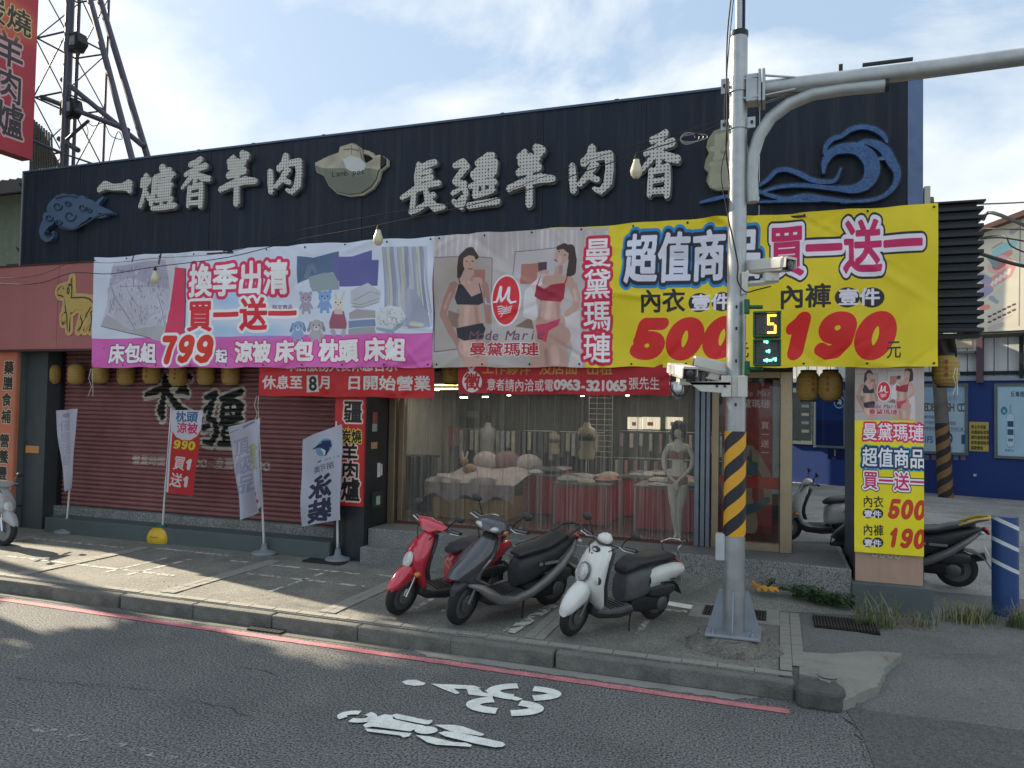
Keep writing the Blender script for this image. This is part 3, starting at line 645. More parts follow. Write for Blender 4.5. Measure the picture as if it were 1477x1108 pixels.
sf('brochure_rack', MB().box(-.06,.02,9.83,9.86,1.3,2.7), mat('grey_plastic',(0.35,0.38,0.37),.4))
# black corrugated cladding wrapping the right-hand corner
cb_ = thing('corrugated_cladding', 'black corrugated cladding panel beside the yellow banner, white sky showing in its ridges', 'cladding', (1.85,9.3,3.2)); nr = 15
pr = []
for i in range(nr):
    z = 3.2+i*(1.41/nr); h = 1.41/nr
    pr += [(0,z),(.055,z+h*.12),(.055,z+h*.52),(0,z+h*.64)]
pr.append((0,4.61))
vs = []; 
for d, z in pr: vs += [(1.50,9.30-d,z),(2.02+d,9.30-d,z),(2.02+d,10.3,z)]
MB().add(vs, [(3*i+k,3*i+k+1,3*i+k+4,3*i+k+3) for i in range(len(pr)-1) for k in (0,1)]).build('corrugated_sheet', mat('black_corrugated',(0.020,0.026,0.032),.5,metal=.3,var=.25,dirt=(.05,.05,.05),dirt_amt=.3), cb_, world=True)
MB().box(1.5,2.09,9.22,9.34,4.61,4.63).build('cap_flashing', M_DARK, cb_, world=True)
MB().box(1.5,2.06,9.36,9.42,3.15,3.2).build('bottom_rail', M_DARK, cb_, world=True)
# ---------------------------------------------------------------- helper: draw on a facade-parallel print using photo pixels
class Face:
    """canvas that lies in the plane y=Y, lower left corner (x0, z0)"""
    def __init__(s, x0, z0, w, h, px, Y, bgc, zoom=None):
        s.c = Canvas(w, h, px, bgc); s.x0, s.z0, s.Y, s.w, s.h = x0, z0, Y, w, h; s.zm = zoom or (0,0,1.0)
    def z(s, ox, oy, k): s.zm = (ox, oy, k); return s
    def p(s, X, Y):
        x, z = fp(s.zm[0]+X/s.zm[2], s.zm[1]+Y/s.zm[2], s.Y); return (x-s.x0, z-s.z0)
    def mpp(s, X, Y): a, b = s.p(X-2, Y+2), s.p(X+2, Y-2); return (abs(b[0]-a[0])+abs(b[1]-a[1]))/8
    def B(s, strokes, col, grow=0, al=1.0, soft=0):
        q = [[(*s.p(x, y), r*s.mpp(x, y)) for x, y, r in st] for st in strokes]
        s.c.brush(q, col, grow=grow, al=al, soft=soft)
    def P(s, pts, col, al=1.0, grow=0): s.c.poly([s.p(*q) for q in pts], col, al, grow)
    def E(s, X, Y, rx, ry, col, al=1.0, soft=0): c = s.p(X, Y); m = s.mpp(X, Y); s.c.ell(c[0], c[1], rx*m, ry*m, col, al, soft)
    def T(s, txt, X0, Yb, X1, Yt, layers, slant=0, latin=.62, adv=1.0, vertical=False, mirror=False):
        a = s.p(X0, Yb); b = s.p(X1, Yb); t = s.p(X0, Yt); n = sum(1 if (ord(ch) > 0x2000 and not 0xE000 <= ord(ch) <= 0xE009) else latin for ch in txt)
        if vertical:
            n = len(txt); H = t[1]-a[1]; size = H/n/adv; s.c.text(txt, a[0], t[1]-size*.92, size, layers, adv=adv, sx=(b[0]-a[0])/size, vertical=True, mirror=mirror); return
        cj = ord(txt[0]) > 0x2000 and not 0xE000 <= ord(txt[0]) <= 0xE009; H = t[1]-a[1]; size = H/(.94 if cj else .74)
        s.c.text(txt, a[0], a[1]+(.09*size if cj else 0), size, layers, adv=adv, sx=(b[0]-a[0])/(size*n*adv), slant=slant, latin=latin, mirror=mirror)
def cloth(name, face, m, Yoff, nx, ny, amp, parent=None, seed=0, label=None, cat=None, diag=1.0, edge=.0):
    x0, z0, w, h = face.x0, face.z0, face.w, face.h; rs = random.Random(seed); ph = [rs.uniform(0, 6.3) for _ in range(12)]
    cre = []
    for i in range(int(w*5)+3):
        an = rs.choice((-1,1))*rs.uniform(.15,1.0) if w > 1 else rs.uniform(-1.5,1.5)
        cre.append((rs.uniform(0,w), rs.choice((0,h,rs.uniform(0,h))), math.cos(an), math.sin(an), rs.uniform(.02,.05), rs.uniform(.2,.7), rs.choice((-1,1))*rs.uniform(.3,1.0)*amp*1.1))
    def fn(u, v):
        x, z = u*w, v*h; d = 0
        for cx, cz, ca, sa, wd_, ln_, am in cre:
            a = (x-cx)*ca+(z-cz)*sa; b = -(x-cx)*sa+(z-cz)*ca
            if abs(b) < 4*wd_ and abs(a) < 2.5*ln_: d += am*math.exp(-(b/wd_)**2-(a/ln_)**2)
        for i in range(5):
            a = (.5+.5*rs_dir[i]); d += math.sin((x*(2.2+i*1.3)+z*diag*(3.1+i*1.7)*(1 if i % 2 else -1))+ph[i])*amp/(1.3+i)
        e = math.sin(x*9+ph[6])*amp*.5*(1-v)+math.sin(x*5+ph[7])*amp*.4*v
        zz = z0+z + edge*(math.sin(x*6.1+ph[8])*.5+math.sin(x*13+ph[9])*.2)*((1-v)**2+v**3)*(1 if .0 < v < 1 else 1)
        return (x0+x, face.Y-Yoff+d+e, zz)
    rs_dir = [rs.random() for _ in range(6)]
    o = MB().grid(nx, ny, fn).build(name, m, parent, smooth=True, world=bool(parent), fixn=False)
    return o
# ---------------------------------------------------------------- navy sign board with raised characters
SB = thing('sign_board', 'long navy sheet metal sign board with raised white dotted characters above the banners', 'sign board', (-5.2,9.0,4.5))
xs = [-11.87,-10.62,-9.32,-8.02,-6.72,-5.42,-4.12,-2.82,-1.52,-.22,1.30]
for i in range(10): MB().box(xs[i]+.002, xs[i+1]-.002, 8.985+(.004 if i % 2 else 0), 9.08, 4.523, 6.06-.003*(i % 2)).build('panel', M_NAVY, SB, world=True)
MB().box(1.302,1.45,8.98,9.10,4.56,6.08).build('edge_trim', mat('blue_trim',(0.10,0.16,0.28),.5,metal=.2,var=.2), SB, world=True)
MB().box(1.465,1.52,8.985,9.1,4.45,4.75).build('edge_trim_foot', mat('cream_trim',(0.45,0.45,0.38),.6), SB, world=True)
MB().box(-11.90,1.46,8.97,9.16,6.062,6.09).build('cap_flashing', mat('blue_flashing',(0.06,0.09,0.15),.5,metal=.3), SB, world=True)
MB().box(-11.9,-11.872,8.97,9.12,4.5,6.06).build('edge_trim', M_ALU, SB, world=True)
for x in (-10.5,-8.3,-7.3,-6.1,-3.4,-1.9): MB().box(x-.02,x+.03,9.02,9.06,6.09,6.12).build('cap_bolt', M_DARK, SB, world=True)
tg = MB(); tg.box(.62,.66,9.05,9.1,6.08,6.22).box(.86,1.36,9.03,9.07,6.16,6.19); tg.build('broken_light_bracket', M_DARK, SB, world=True)
# dotted face of the characters
m = mat('dotted_white_face', (0.55,0.54,0.50), .5, var=.1, streak=.25, dirt=(0.25,0.24,0.2)); t_ = m.node_tree; ns_ = t_.nodes
b_ = ns_['Principled BSDF']; old = b_.inputs['Base Color'].links[0].from_socket
tc_ = ns_.new('ShaderNodeTexCoord'); sp_ = ns_.new('ShaderNodeSeparateXYZ'); t_.links.new(tc_.outputs['Object'], sp_.inputs[0])
sn = []
for ax in ('X','Z'):
    q = ns_.new('ShaderNodeMath'); q.operation = 'MULTIPLY'; q.inputs[1].default_value = 2*math.pi/.043; t_.links.new(sp_.outputs[ax], q.inputs[0])
    q2 = ns_.new('ShaderNodeMath'); q2.operation = 'COSINE'; t_.links.new(q.outputs[0], q2.inputs[0]); sn.append(q2)
ad = ns_.new('ShaderNodeMath'); ad.operation = 'ADD'; t_.links.new(sn[0].outputs[0], ad.inputs[0]); t_.links.new(sn[1].outputs[0], ad.inputs[1])
gt_ = ns_.new('ShaderNodeMapRange'); gt_.inputs[1].default_value = .9; gt_.inputs[2].default_value = 1.25; t_.links.new(ad.outputs[0], gt_.inputs[0])
mm_ = ns_.new('ShaderNodeMixRGB'); mm_.inputs[2].default_value = (.07,.07,.075,1); t_.links.new(gt_.outputs[0], mm_.inputs[0]); t_.links.new(old, mm_.inputs[1]); t_.links.new(mm_.outputs[0], b_.inputs['Base Color'])
M_DOT = m
GY = {'一':[[(.02,.50,.07),(.2,.58,.10),(.45,.52,.07),(.75,.50,.08),(.95,.52,.13),(1.0,.40,.06)]],
'羊':[[(.22,.86,.06),(.34,.93,.06),(.36,.80,.06)],[(.60,.98,.08),(.72,.94,.08),(.56,.80,.06)],[(.26,.76,.07),(.62,.82,.08)],[(.22,.60,.07),(.64,.66,.08)],[(.0,.34,.06),(.3,.42,.07),(.7,.47,.08),(.97,.44,.06)],[(.47,.84,.07),(.46,.4,.075),(.46,.06,.08)]],
'肉':[[(.52,.96,.07),(.50,.80,.10),(.36,.66,.08)],[(.10,.62,.065),(.12,.35,.085),(.14,.12,.07)],[(.34,.70,.06),(.6,.76,.08),(.88,.78,.09),(.90,.5,.085),(.86,.2,.09),(.72,.05,.06),(.58,.12,.04)],[(.56,.62,.07),(.46,.42,.08),(.28,.24,.06)],[(.50,.36,.06),(.64,.30,.06)],[(.62,.60,.05),(.56,.52,.05)]],
'香':[[(.30,.90,.06),(.5,.93,.07),(.66,.99,.07)],[(.14,.70,.05),(.5,.78,.07),(.84,.84,.07)],[(.52,.93,.07),(.50,.60,.08),(.48,.45,.06)],[(.44,.70,.06),(.24,.56,.06),(.04,.42,.04)],[(.56,.66,.06),(.74,.60,.08),(.97,.56,.07)],[(.30,.40,.07),(.28,.2,.07),(.26,.04,.06)],[(.32,.40,.05),(.72,.44,.07),(.72,.2,.08),(.70,.02,.08)],[(.34,.24,.04),(.66,.26,.04)],[(.30,.08,.05),(.66,.08,.05)]],
'長':[[(.38,.94,.06),(.36,.7,.08),(.38,.50,.07)],[(.38,.86,.05),(.62,.94,.07),(.76,.96,.06)],[(.40,.76,.04),(.66,.80,.05)],[(.40,.64,.05),(.68,.68,.06)],[(.0,.34,.05),(.28,.46,.07),(.6,.54,.06),(.86,.56,.06)],[(.28,.42,.06),(.26,.2,.06),(.22,.05,.05),(.4,.10,.06),(.62,.20,.05)],[(.56,.46,.05),(.62,.26,.08),(.80,.10,.08),(.99,.10,.05)],[(.74,.34,.06),(.62,.30,.05)]],
'疆':[[(.06,.86,.06),(.22,.90,.08),(.30,.82,.07),(.18,.70,.07),(.06,.56,.06)],[(.10,.52,.06),(.26,.50,.06),(.30,.3,.055),(.22,.06,.05),(.12,.10,.03)],[(.02,.34,.05),(.18,.40,.04)],[(.04,.18,.05),(.12,.12,.06),(.22,.26,.03)],
      [(.56,.86,.07),(.78,.96,.09),(.86,.98,.06)],[(.46,.66,.07),(.66,.78,.09),(.90,.84,.08),(.88,.66,.08)],[(.50,.60,.07),(.74,.64,.07),(.86,.62,.06)],[(.66,.80,.05),(.66,.6,.05)],[(.40,.44,.05),(.68,.50,.06),(.90,.48,.07)],[(.52,.40,.06),(.50,.26,.06),(.70,.28,.05),(.88,.34,.06),(.84,.44,.05)],[(.68,.46,.04),(.68,.28,.04)],[(.38,.08,.06),(.66,.10,.06),(.97,.12,.07)]],
'爐':[[(.10,.72,.05),(.08,.58,.05)],[(.30,.70,.05),(.26,.60,.04)],[(.19,.80,.06),(.18,.5,.06),(.12,.3,.05),(.05,.12,.05)],[(.22,.40,.05),(.30,.26,.05)],[(.64,.94,.08),(.66,.80,.06)],[(.66,.86,.05),(.84,.88,.05)],[(.46,.74,.06),(.70,.78,.06),(.92,.76,.07),(.86,.68,.04)],[(.44,.72,.06),(.42,.4,.07),(.36,.16,.06)],[(.54,.64,.045),(.86,.66,.05)],[(.54,.54,.05),(.88,.54,.06)],[(.56,.44,.05),(.56,.34,.05),(.84,.34,.05),(.84,.46,.05),(.56,.45,.05)],[(.50,.22,.05),(.90,.24,.05),(.86,.12,.05)],[(.64,.22,.035),(.64,.08,.04)],[(.40,.05,.05),(.70,.05,.06),(1.0,.07,.06)]]}
def raised(name, strokes, tox_box, m, y0, y1, N=78, parent=SB, label=None, thr=0.0, back=None):
    xa, za, xb, zb = tox_box; g = .15
    us = np.linspace(-g, 1+g, N); vs = np.linspace(-g, 1+g, N); X, Y = np.meshgrid(us, vs)
    f = seg_field(strokes, X, Y)+.012*(vnoise(X*9, Y*9, 3)-.5)
    o = field_solid(f, us, vs, lambda u, v: (xa+u*(xb-xa), za+v*(zb-za)), y0, y1, thr).build(name, m, parent, world=True, fixn=False)
    if label: o['label'] = label
    return o
M_SIDE = mat('letter_side', (0.07,0.075,0.08), .6)
def px_box(x0, y0, x1, y1, Y):
    a = fp(x0, y1, Y); b = fp(x1, y0, Y); return (a[0], a[1], b[0], b[1])
for ch, bx in (('一',(142,236,189,306)),('爐',(200,236,254,306)),('香',(261,228,304,300)),('羊',(318,219,371,299)),('肉',(384,220,438,284)),
               ('長',(580,230,642,311)),('疆',(652,222,720,305)),('羊',(734,210,800,301)),('肉',(818,207,887,284)),('香',(922,190,980,285))):
    B = px_box(*bx, 8.92)
    raised('letter_back', GY[ch], (B[0]+.012,B[1]-.015,B[2]+.012,B[3]-.015), M_SIDE, 8.93, 8.984, N=52, thr=.012)
    raised('letter', GY[ch], B, M_DOT, 8.905, 8.945)
# pot emblem
ef = Face(-6.6, 4.75, 1.5, 1.15, 700, 8.93, (.42,.43,.38))
ef.z(370,130,3.957)
ef.P([(330,430),(500,290),(620,340),(760,360),(760,470),(640,450),(560,480),(440,470)], (.62,.60,.53)); ef.c.noise((0,0,1.5,1.15), .18, .12, 5)
ef.P([(380,450),(660,450),(640,600),(420,600)], (.40,.41,.36), .85)
ef.P([(500,400),(545,378),(600,395),(630,430),(620,460),(575,478),(520,455)], (.72,.74,.74)); ef.B([[(505,345,3),(545,340,3),(590,350,3)],[(548,320,2),(550,370,2)]], (.42,.30,.22))
ef.T('Lamb pot', 436, 500, 624, 468, [(.012,(.10,.12,.10))], latin=.56)
pot = [(456,236),(464,232),(476,226),(490,221),(492,213),(501,210),(511,207),(519,213),(521,222),(523,232),(530,236),(536,233),(540,230),(533,224),(526,223),(526,217),(535,219),(541,226),(550,224),(557,229),(557,238),(547,246),(544,258),(536,270),(522,279),(503,281),(486,277),(474,266),(467,252),(457,247)]
pp = [fp(x, y, 8.93) for x, y in pot]
MB().prism(pp, 8.90, 8.935).build('pot_emblem', print_mat('pot_print', ef.c, .55, objcoord=SB, rect=(ef.x0+5.2, ef.z0-4.5, 1.5, 1.15)), SB, world=True)
cx, cz = sum(p[0] for p in pp)/len(pp), sum(p[1] for p in pp)/len(pp)
MB().prism([(cx+(x-cx)*1.03+.012, cz+(z-cz)*1.03-.012) for x, z in pp], 8.936, 8.984).build('pot_emblem_back', mat('pot_rim',(0.42,0.42,0.34),.5), SB, world=True)
# seal emblem
sf_ = Face(-1.2, 4.5, 1.0, 1.1, 300, 8.93, (.50,.50,.41)); sf_.z(740,130,3.957); sf_.T('長疆', 1120, 560, 1300, 250, [(.06,(.60,.60,.52))], vertical=True); sf_.c.noise((0,0,1,1.1), .1, .1, 9)
se = [(1047,184),(1030,190),(1021,203),(1019,214),(1023,222),(1018,232),(1016,244),(1022,250),(1019,262),(1024,272),(1035,276),(1060,275),(1074,268),(1080,255),(1077,240),(1081,222),(1076,200),(1066,188)]
MB().prism([fp(x, y, 8.93) for x, y in se], 8.90, 8.984).build('seal_emblem', print_mat('seal_print', sf_.c, .55, objcoord=SB, rect=(sf_.x0+5.2, sf_.z0-4.5, 1.0, 1.1)), SB, world=True)
# wave and cloud emblems
M_WAVE = mat('blue_dotted', (0.035,0.10,0.25), .5, var=.2, speck=.4, speck_scale=55)
def smooth3(st, k=5):
    P = [Vector(p) for p in st]; out = []
    if len(P) < 3: return st
    for i in range(len(P)-1):
        a, b, c, d = P[max(i-1,0)], P[i], P[i+1], P[min(i+2,len(P)-1)]
        for j in range(k): t = j/k; out.append(tuple(.5*((2*b)+(-a+c)*t+(2*a-5*b+4*c-d)*t*t+(-a+3*b-3*c+d)*t**3)))
    return out+[tuple(P[-1])]
def px_raised(name, strokes, zoom, m, y0, y1, N, thr=0.0):
    strokes = [smooth3(st_) for st_ in strokes]
    q = []
    for st in strokes:
        s2 = []
        for X, Y, r in st:
            r = r*.86 if name.startswith('wave') else r
            x, z = fp(zoom[0]+X/zoom[2], zoom[1]+Y/zoom[2], y0); x2, z2 = fp(zoom[0]+X/zoom[2], zoom[1]+(Y+4)/zoom[2], y0); s2.append((x, z, r*abs(z2-z)/4))
        q.append(s2)
    xs_ = [p[0] for s in q for p in s]; zs_ = [p[1] for s in q for p in s]; g = max(p[2] for s in q for p in s)+.02
    us = np.linspace(min(xs_)-g, max(xs_)+g, N); vs = np.linspace(min(zs_)-g, max(zs_)+g, max(10, int(N*(max(zs_)-min(zs_)+2*g)/(max(xs_)-min(xs_)+2*g))))
    X, Y = np.meshgrid(us, vs)
    return field_solid(seg_field(q, X, Y), us, vs, lambda u, v: (u, v), y0, y1, thr).build(name, m, SB, world=True, fixn=False)
ZW = (1030, 0, 3.26)
waves = [[(520,720,9),(528,685,12),(560,652,13),(600,640,11),(640,610,13),(700,596,13),(760,610,13),(800,640,11),(813,668,6)],
 [(515,812,6),(522,760,17),(560,712,24),(620,697,28),(680,702,33),(728,740,38),(744,800,38),(720,858,33),(660,888,24),(560,885,13),(420,872,11),(300,880,9),(215,908,7)],
 [(660,684,6),(710,666,13),(770,682,22),(808,712,24),(836,762,23),(862,810,18),(850,870,14),(800,920,11),(730,942,9),(640,947,7)],
 [(770,747,8),(822,740,14)],
 [(213,872,7),(255,842,11),(290,806,11),(340,797,12),(400,816,13),(460,846,13),(520,856,12),(570,846,10),(596,792,4)],
 [(213,898,7),(260,918,10),(340,935,11),(430,922,14),(520,935,13),(640,947,8),(600,950,6)],[(215,950,5),(340,945,7),(500,943,7)]]
px_raised('wave_emblem', waves, ZW, M_WAVE, 8.90, 8.945, 240)
px_raised('wave_emblem_back', waves, ZW, mat('dark_navy_back',(0.01,0.018,0.04),.6), 8.946, 8.984, 160, thr=.018)
px_raised('wave_tail', [[(1010,292,2),(1030,287,3.2),(1048,283,3),(1066,282,3)]], (0,0,1), M_WAVE, 8.91, 8.97, 60)
cl = [[(75,300,10),(84,290,9)],[(90,288,9),(96,290,10)],[(104,289,9),(108,292,10)],[(117,290,8),(120,294,8)],[(128,294,7),(134,299,7),(141,302,6)],[(86,308,13),(102,309,14),(117,306,10)],[(90,322,8),(102,324,8),(112,319,7)],[(112,318,6),(122,314,5),(131,306,5),(144,303,4.5),(154,306,4),(163,308,1.5)],[(138,296,3.5),(142,291,3),(148,285,1.5)],[(130,310,3),(142,312,3),(152,311,2)],[(72,318,8),(66,312,6)],[(66,322,8),(61,331,6),(62,340,5),(68,345,4),(75,341,3),(76,335,2)]]
px_raised('cloud_emblem', cl, (0,0,1), mat('faded_blue_cloud',(0.050,0.092,0.17),.55,var=.15), 8.91, 8.984, 150)
sw = []
for cx_, cy_, r_ in ((100,311,9),(70,314,6),(118,299,6),(68,336,6),(82,297,7),(97,293,5),(84,320,5),(128,303,4)):
    sw.append([(cx_+math.cos(a)*r_*(1-a/9), cy_+math.sin(a)*r_*(1-a/9), .75) for a in [i*.55 for i in range(12)]])
sw += [[(85,326,1.1),(104,331,1.1),(124,322,1.1),(142,311,1.1),(162,307,.8)],[(80,286,1),(95,282,1),(110,284,1)]]
px_raised('cloud_scroll', sw, (0,0,1), mat('dark_scroll',(0.02,0.035,0.07),.5), 8.895, 8.912, 190)

# ---------------------------------------------------------------- red fascia with goat and pillar boards
FA = thing('fascia_sign', 'faded red fascia board with an outlined yellow goat beside the pink bedding banner', 'sign', (-9.5,9.0,3.1))
MB().box(-12.36,-11.02,8.99,9.13,3.115,4.492).build('panel', M_FASC, FA, world=True); MB().box(-11.016,-9.5,8.993,9.13,3.115,4.492).build('panel', M_FASC, FA, world=True)
MB().box(-9.496,1.45,8.996,9.13,3.115,4.492).build('panel', M_FASC, FA, world=True)
MB().box(-12.38,1.46,8.975,9.14,4.494,4.52).box(-12.38,1.46,8.975,9.14,3.08,3.113).build('edge_strip', mat('dark_red_trim',(0.06,0.02,0.02),.6), FA, world=True)
ZG = (0, 370, 7.387)
gf = Face(-11.7, 3.2, 2.0, 1.3, 700, 8.985, (.72,.62,.34)); gf.z(*ZG)
body = [[(660,380,50),(740,350,45),(765,300,20),(772,225,8)],[(740,380,55),(740,480,50),(760,540,60)],[(760,500,60),(900,500,60),(985,510,55)],[(720,560,40),(735,700,20),(738,790,14)],[(690,640,30),(680,710,16)],[(940,560,50),(890,640,30),(870,700,20),(840,790,14)],[(990,580,40),(960,690,22),(905,790,12)],[(1000,560,40),(1000,700,25),(965,790,14)],[(1020,500,50),(1040,560,40),(1040,760,18)]]
def goat(name, grow, y0, y1, m):
    q = []
    for st in body:
        q.append([(*gf.p(x,y), (r+grow)*gf.mpp(x,y)) for x,y,r in st])
    us = np.linspace(0, 2.0, 170); vs = np.linspace(0, 1.3, 110); X, Y = np.meshgrid(us, vs)
    return field_solid(seg_field(q, X, Y), us, vs, lambda u, v: (gf.x0+u, gf.z0+v), y0, y1).build(name, m, FA, world=True, fixn=False)
lines = [[(765,310),(745,297),(700,300),(650,325),(615,370),(612,405),(640,418),(670,422),(690,445),(705,540),(722,640),(725,795)],[(772,240),(770,290),(745,318)],[(772,300),(775,380),(768,440),(800,442),(900,436),(960,452),(1000,490),(1030,520)],
 [(765,605),(755,700),(748,795)],[(765,605),(800,612),(840,618),(862,604),(866,650),(885,690),(878,740),(840,790)],[(975,545),(950,590),(925,625),(922,690),(898,790)],[(1000,580),(975,600),(985,640),(985,700),(965,788)],[(710,598),(680,600),(660,640),(660,690),(682,724),(690,700)],[(735,330),(748,360),(740,400),(725,385),(728,345),(735,330)],[(990,640),(985,720),(960,790)]]
for l in lines: gf.B([[(x,y,7) for x,y in l]], (.20,.19,.12))
gf.E(683,341,10,7,(.15,.14,.1))
goat('goat_border', 34, 8.978, 8.992, mat('goat_border_yellow',(0.56,0.36,0.15),.5,var=.06))
goat('goat_figure', 2, 8.968, 8.977, print_mat('goat_print', gf.c, .5, objcoord=FA, rect=(gf.x0+9.5, gf.z0-3.1, 2.0, 1.3), var=.05))
# orange pillar board
of = Face(-12.42, .53, .485, 2.57, 260, 9.09, (.76,.44,.33)); of.c.noise((0,0,.5,2.6), .06, .2, 4)
of.c.rect(.44,0,.485,2.57,(.60,.36,.28))
of.z(0,500,3.462)
for ch, X, Y, S in (('藥',42,100,54),('膳',37,178,54),('食',30,260,54),('補',28,345,56),('營',20,465,56),('養',15,545,56),('豐',8,628,56),('富',5,712,54)):
    a = of.p(X+22, Y+30); a = (a[0], a[1]); of.c.text(ch, max(.015, a[0]-.17), a[1], .235, [(.09,(.80,.70,.60)),(.035,(.16,.17,.16))], sx=1.0)
OB = thing('pillar_sign', 'faded orange board with a column of dark characters on the far corner pillar', 'sign', (-12.2,9.09,.53))
MB().box(-12.42,-11.935,9.062,9.098,.53,3.09).build('board', M_ORAN, OB, world=True)
MB().grid(1,1,lambda u,v:(-12.42+u*.485, 9.0585, .53+v*2.56)).build('board_print', print_mat('orange_print', of.c, .6), OB, world=True)
# red pillar board
rf = Face(-5.83, .90, .48, 2.0, 260, 9.1, (.72,.13,.14)); rf.z(330,520,3.693)
rf.T('長', 612, 200, 690, 150, [(.03,(.12,.1,.1))]); 
for ch, X, Y, S in (('疆',605,332,.32),('羊',592,545,.29),('肉',592,645,.31),('爐',590,745,.33)):
    a = rf.p(X, Y); rf.c.text(ch, a[0]+.02, a[1]+.03, S, [(.10,(.86,.74,.70)),(.03,(.10,.09,.09))], sx=.95)
rf.P([(600,440),(608,380),(625,400),(640,350),(655,395),(680,385),(684,430)], (.86,.62,.16)); a = rf.p(600, 440); rf.c.text('炭燒', a[0]+.0, a[1]+.02, .20, [(.09,(.85,.75,.3)),(.03,(.12,.1,.08))], sx=.82, adv=1.0)
RB = thing('pillar_sign', 'red board with black brushed characters on the black middle pillar', 'sign', (-5.6,9.1,.9))
MB().box(-5.825,-5.35,9.085,9.118,.905,3.05).build('board', mat('red_board',(0.42,0.03,0.035),.5), RB, world=True)
MB().grid(1,1,lambda u,v:(-5.825+u*.475, 9.082, .905+v*2.0)).build('board_print', print_mat('red_pillar_print', rf.c, .5), RB, world=True)
# small notices on the side of the pillar
for nm, z0, z1, y0, y1, c_ in (('notice_sticker',2.05,2.20,9.28,9.40,(.35,.10,.10)),('notice_sticker',1.93,2.04,9.28,9.40,(.42,.46,.44)),('plate',1.69,1.78,9.26,9.42,(.55,.28,.16)),('paper_slip',1.28,1.48,9.45,9.52,(.8,.8,.78)),('paper_slip',1.30,1.46,9.54,9.58,(.75,.77,.78)),('meter_box',.86,1.08,9.32,9.55,(.04,.05,.05)),('meter_label',.90,1.02,9.37,9.47,(.40,.55,.38))):
    MB().box(-5.344,-5.335-(.0 if 'box' not in nm else -.03)+(.035 if nm=='meter_label' else 0),y0,y1,z0,z1).build(nm, mat(nm+str(z0),c_,.5), bld, world=True)

# ---------------------------------------------------------------- long banner: bedding sale
PK, WH, RD = (.80,.38,.68), (.84,.86,.90), (.80,.16,.26)
bf = Face(-10.21, 2.81, 5.92, 1.735, 1700, 8.95, (.78,.81,.87)); c = bf.c
bf.P([(130,489),(625,480),(625,540),(125,540)], PK)
bf.z(130,340,5.47)
# soft blue glow boxes behind the headline
for X, Y, rx, ry in ((1150,500,260,60),(960,750,220,50),(1350,760,200,50)): bf.E(X,Y,rx,ry,(.52,.72,.88),.55,soft=.12)
# bed picture
BC = (.66,.65,.70)
bf.P([(180,220),(660,150),(690,240),(590,790),(560,830),(85,715),(130,560)], (.74,.74,.78))
bf.P([(85,715),(130,620),(330,740),(600,700),(560,825)], (.66,.66,.68)); bf.B([[(85,715,2),(480,812,3)]], (.25,.28,.32))
bf.P([(180,240),(600,190),(620,440),(160,390)], (.63,.62,.69)); bf.P([(140,420),(300,330),(500,400),(620,420),(590,710),(390,715),(340,745),(260,720),(150,600)], (.70,.70,.75))
for i in range(170):
    X, Y = random.uniform(150,600), random.uniform(240,700)
    if Y > 620 and X < 260: continue
    bf.B([[(X,Y,random.uniform(2,5)),(X+random.uniform(-8,8),Y+random.uniform(8,34),random.uniform(1,4))]], random.choice([(.48,.46,.54),(.55,.53,.60),(.42,.42,.50),(.82,.82,.86)]), al=.75)
bf.B([[(165,380,3),(200,480,4),(150,610,3)],[(200,480,3),(260,580,4),(340,740,3)],[(400,700,4),(395,600,2),(300,420,2)],[(520,450,2),(560,580,3),(590,710,2)],[(340,320,4),(350,400,4)],[(250,400,3),(500,400,2)]], (.45,.45,.52), al=.8)
bf.B([[(345,160,6),(330,200,6)],[(565,150,9),(550,220,9)]], (.30,.26,.32))
bf.T('Tropical', 215, 288, 310, 262, [(.01,(.25,.25,.32))], latin=.55)
bf.P([(665,245),(745,255),(745,770),(690,790),(590,770)], (.80,.22,.36)); bf.P([(738,255),(750,262),(752,770),(742,775)], (.35,.28,.34))
# headline
bf.T('換季出清', 770, 485, 1570, 235, [(.13,(.80,.18,.36)),(.035,(.88,.90,.94))])
bf.T('買一送一', 760, 755, 1620, 515, [(.12,(.90,.92,.95)),(.035,(.80,.16,.22))])
bf.T('指定商品', 1430, 580, 1590, 545, [(.01,(.35,.18,.30))])
bf.T('床包組', 140, 1005, 520, 855, [(.09,(.55,.15,.42)),(.045,(.88,.88,.90))])
bf.T(HV('799'), 540, 1010, 965, 785, [(.075,(.90,.90,.92)),(.0,(.80,.20,.14))], slant=.12, latin=.66)
bf.T('起', 985, 998, 1075, 895, [(.10,(.45,.2,.4)),(.045,(.88,.88,.90))])
bf.T('涼被', 1130, 1000, 1420, 838, [(.10,(.78,.14,.40)),(.05,(.88,.88,.90))])
bf.z(390,330,5.278)
bf.T('床包', 30, 1010, 330, 850, [(.10,(.78,.14,.40)),(.05,(.88,.88,.90))]); bf.T('枕頭', 365, 1010, 670, 845, [(.10,(.78,.14,.40)),(.05,(.88,.88,.90))]); bf.T('床組', 715, 1005, 1030, 838, [(.10,(.78,.14,.40)),(.05,(.88,.88,.90))])
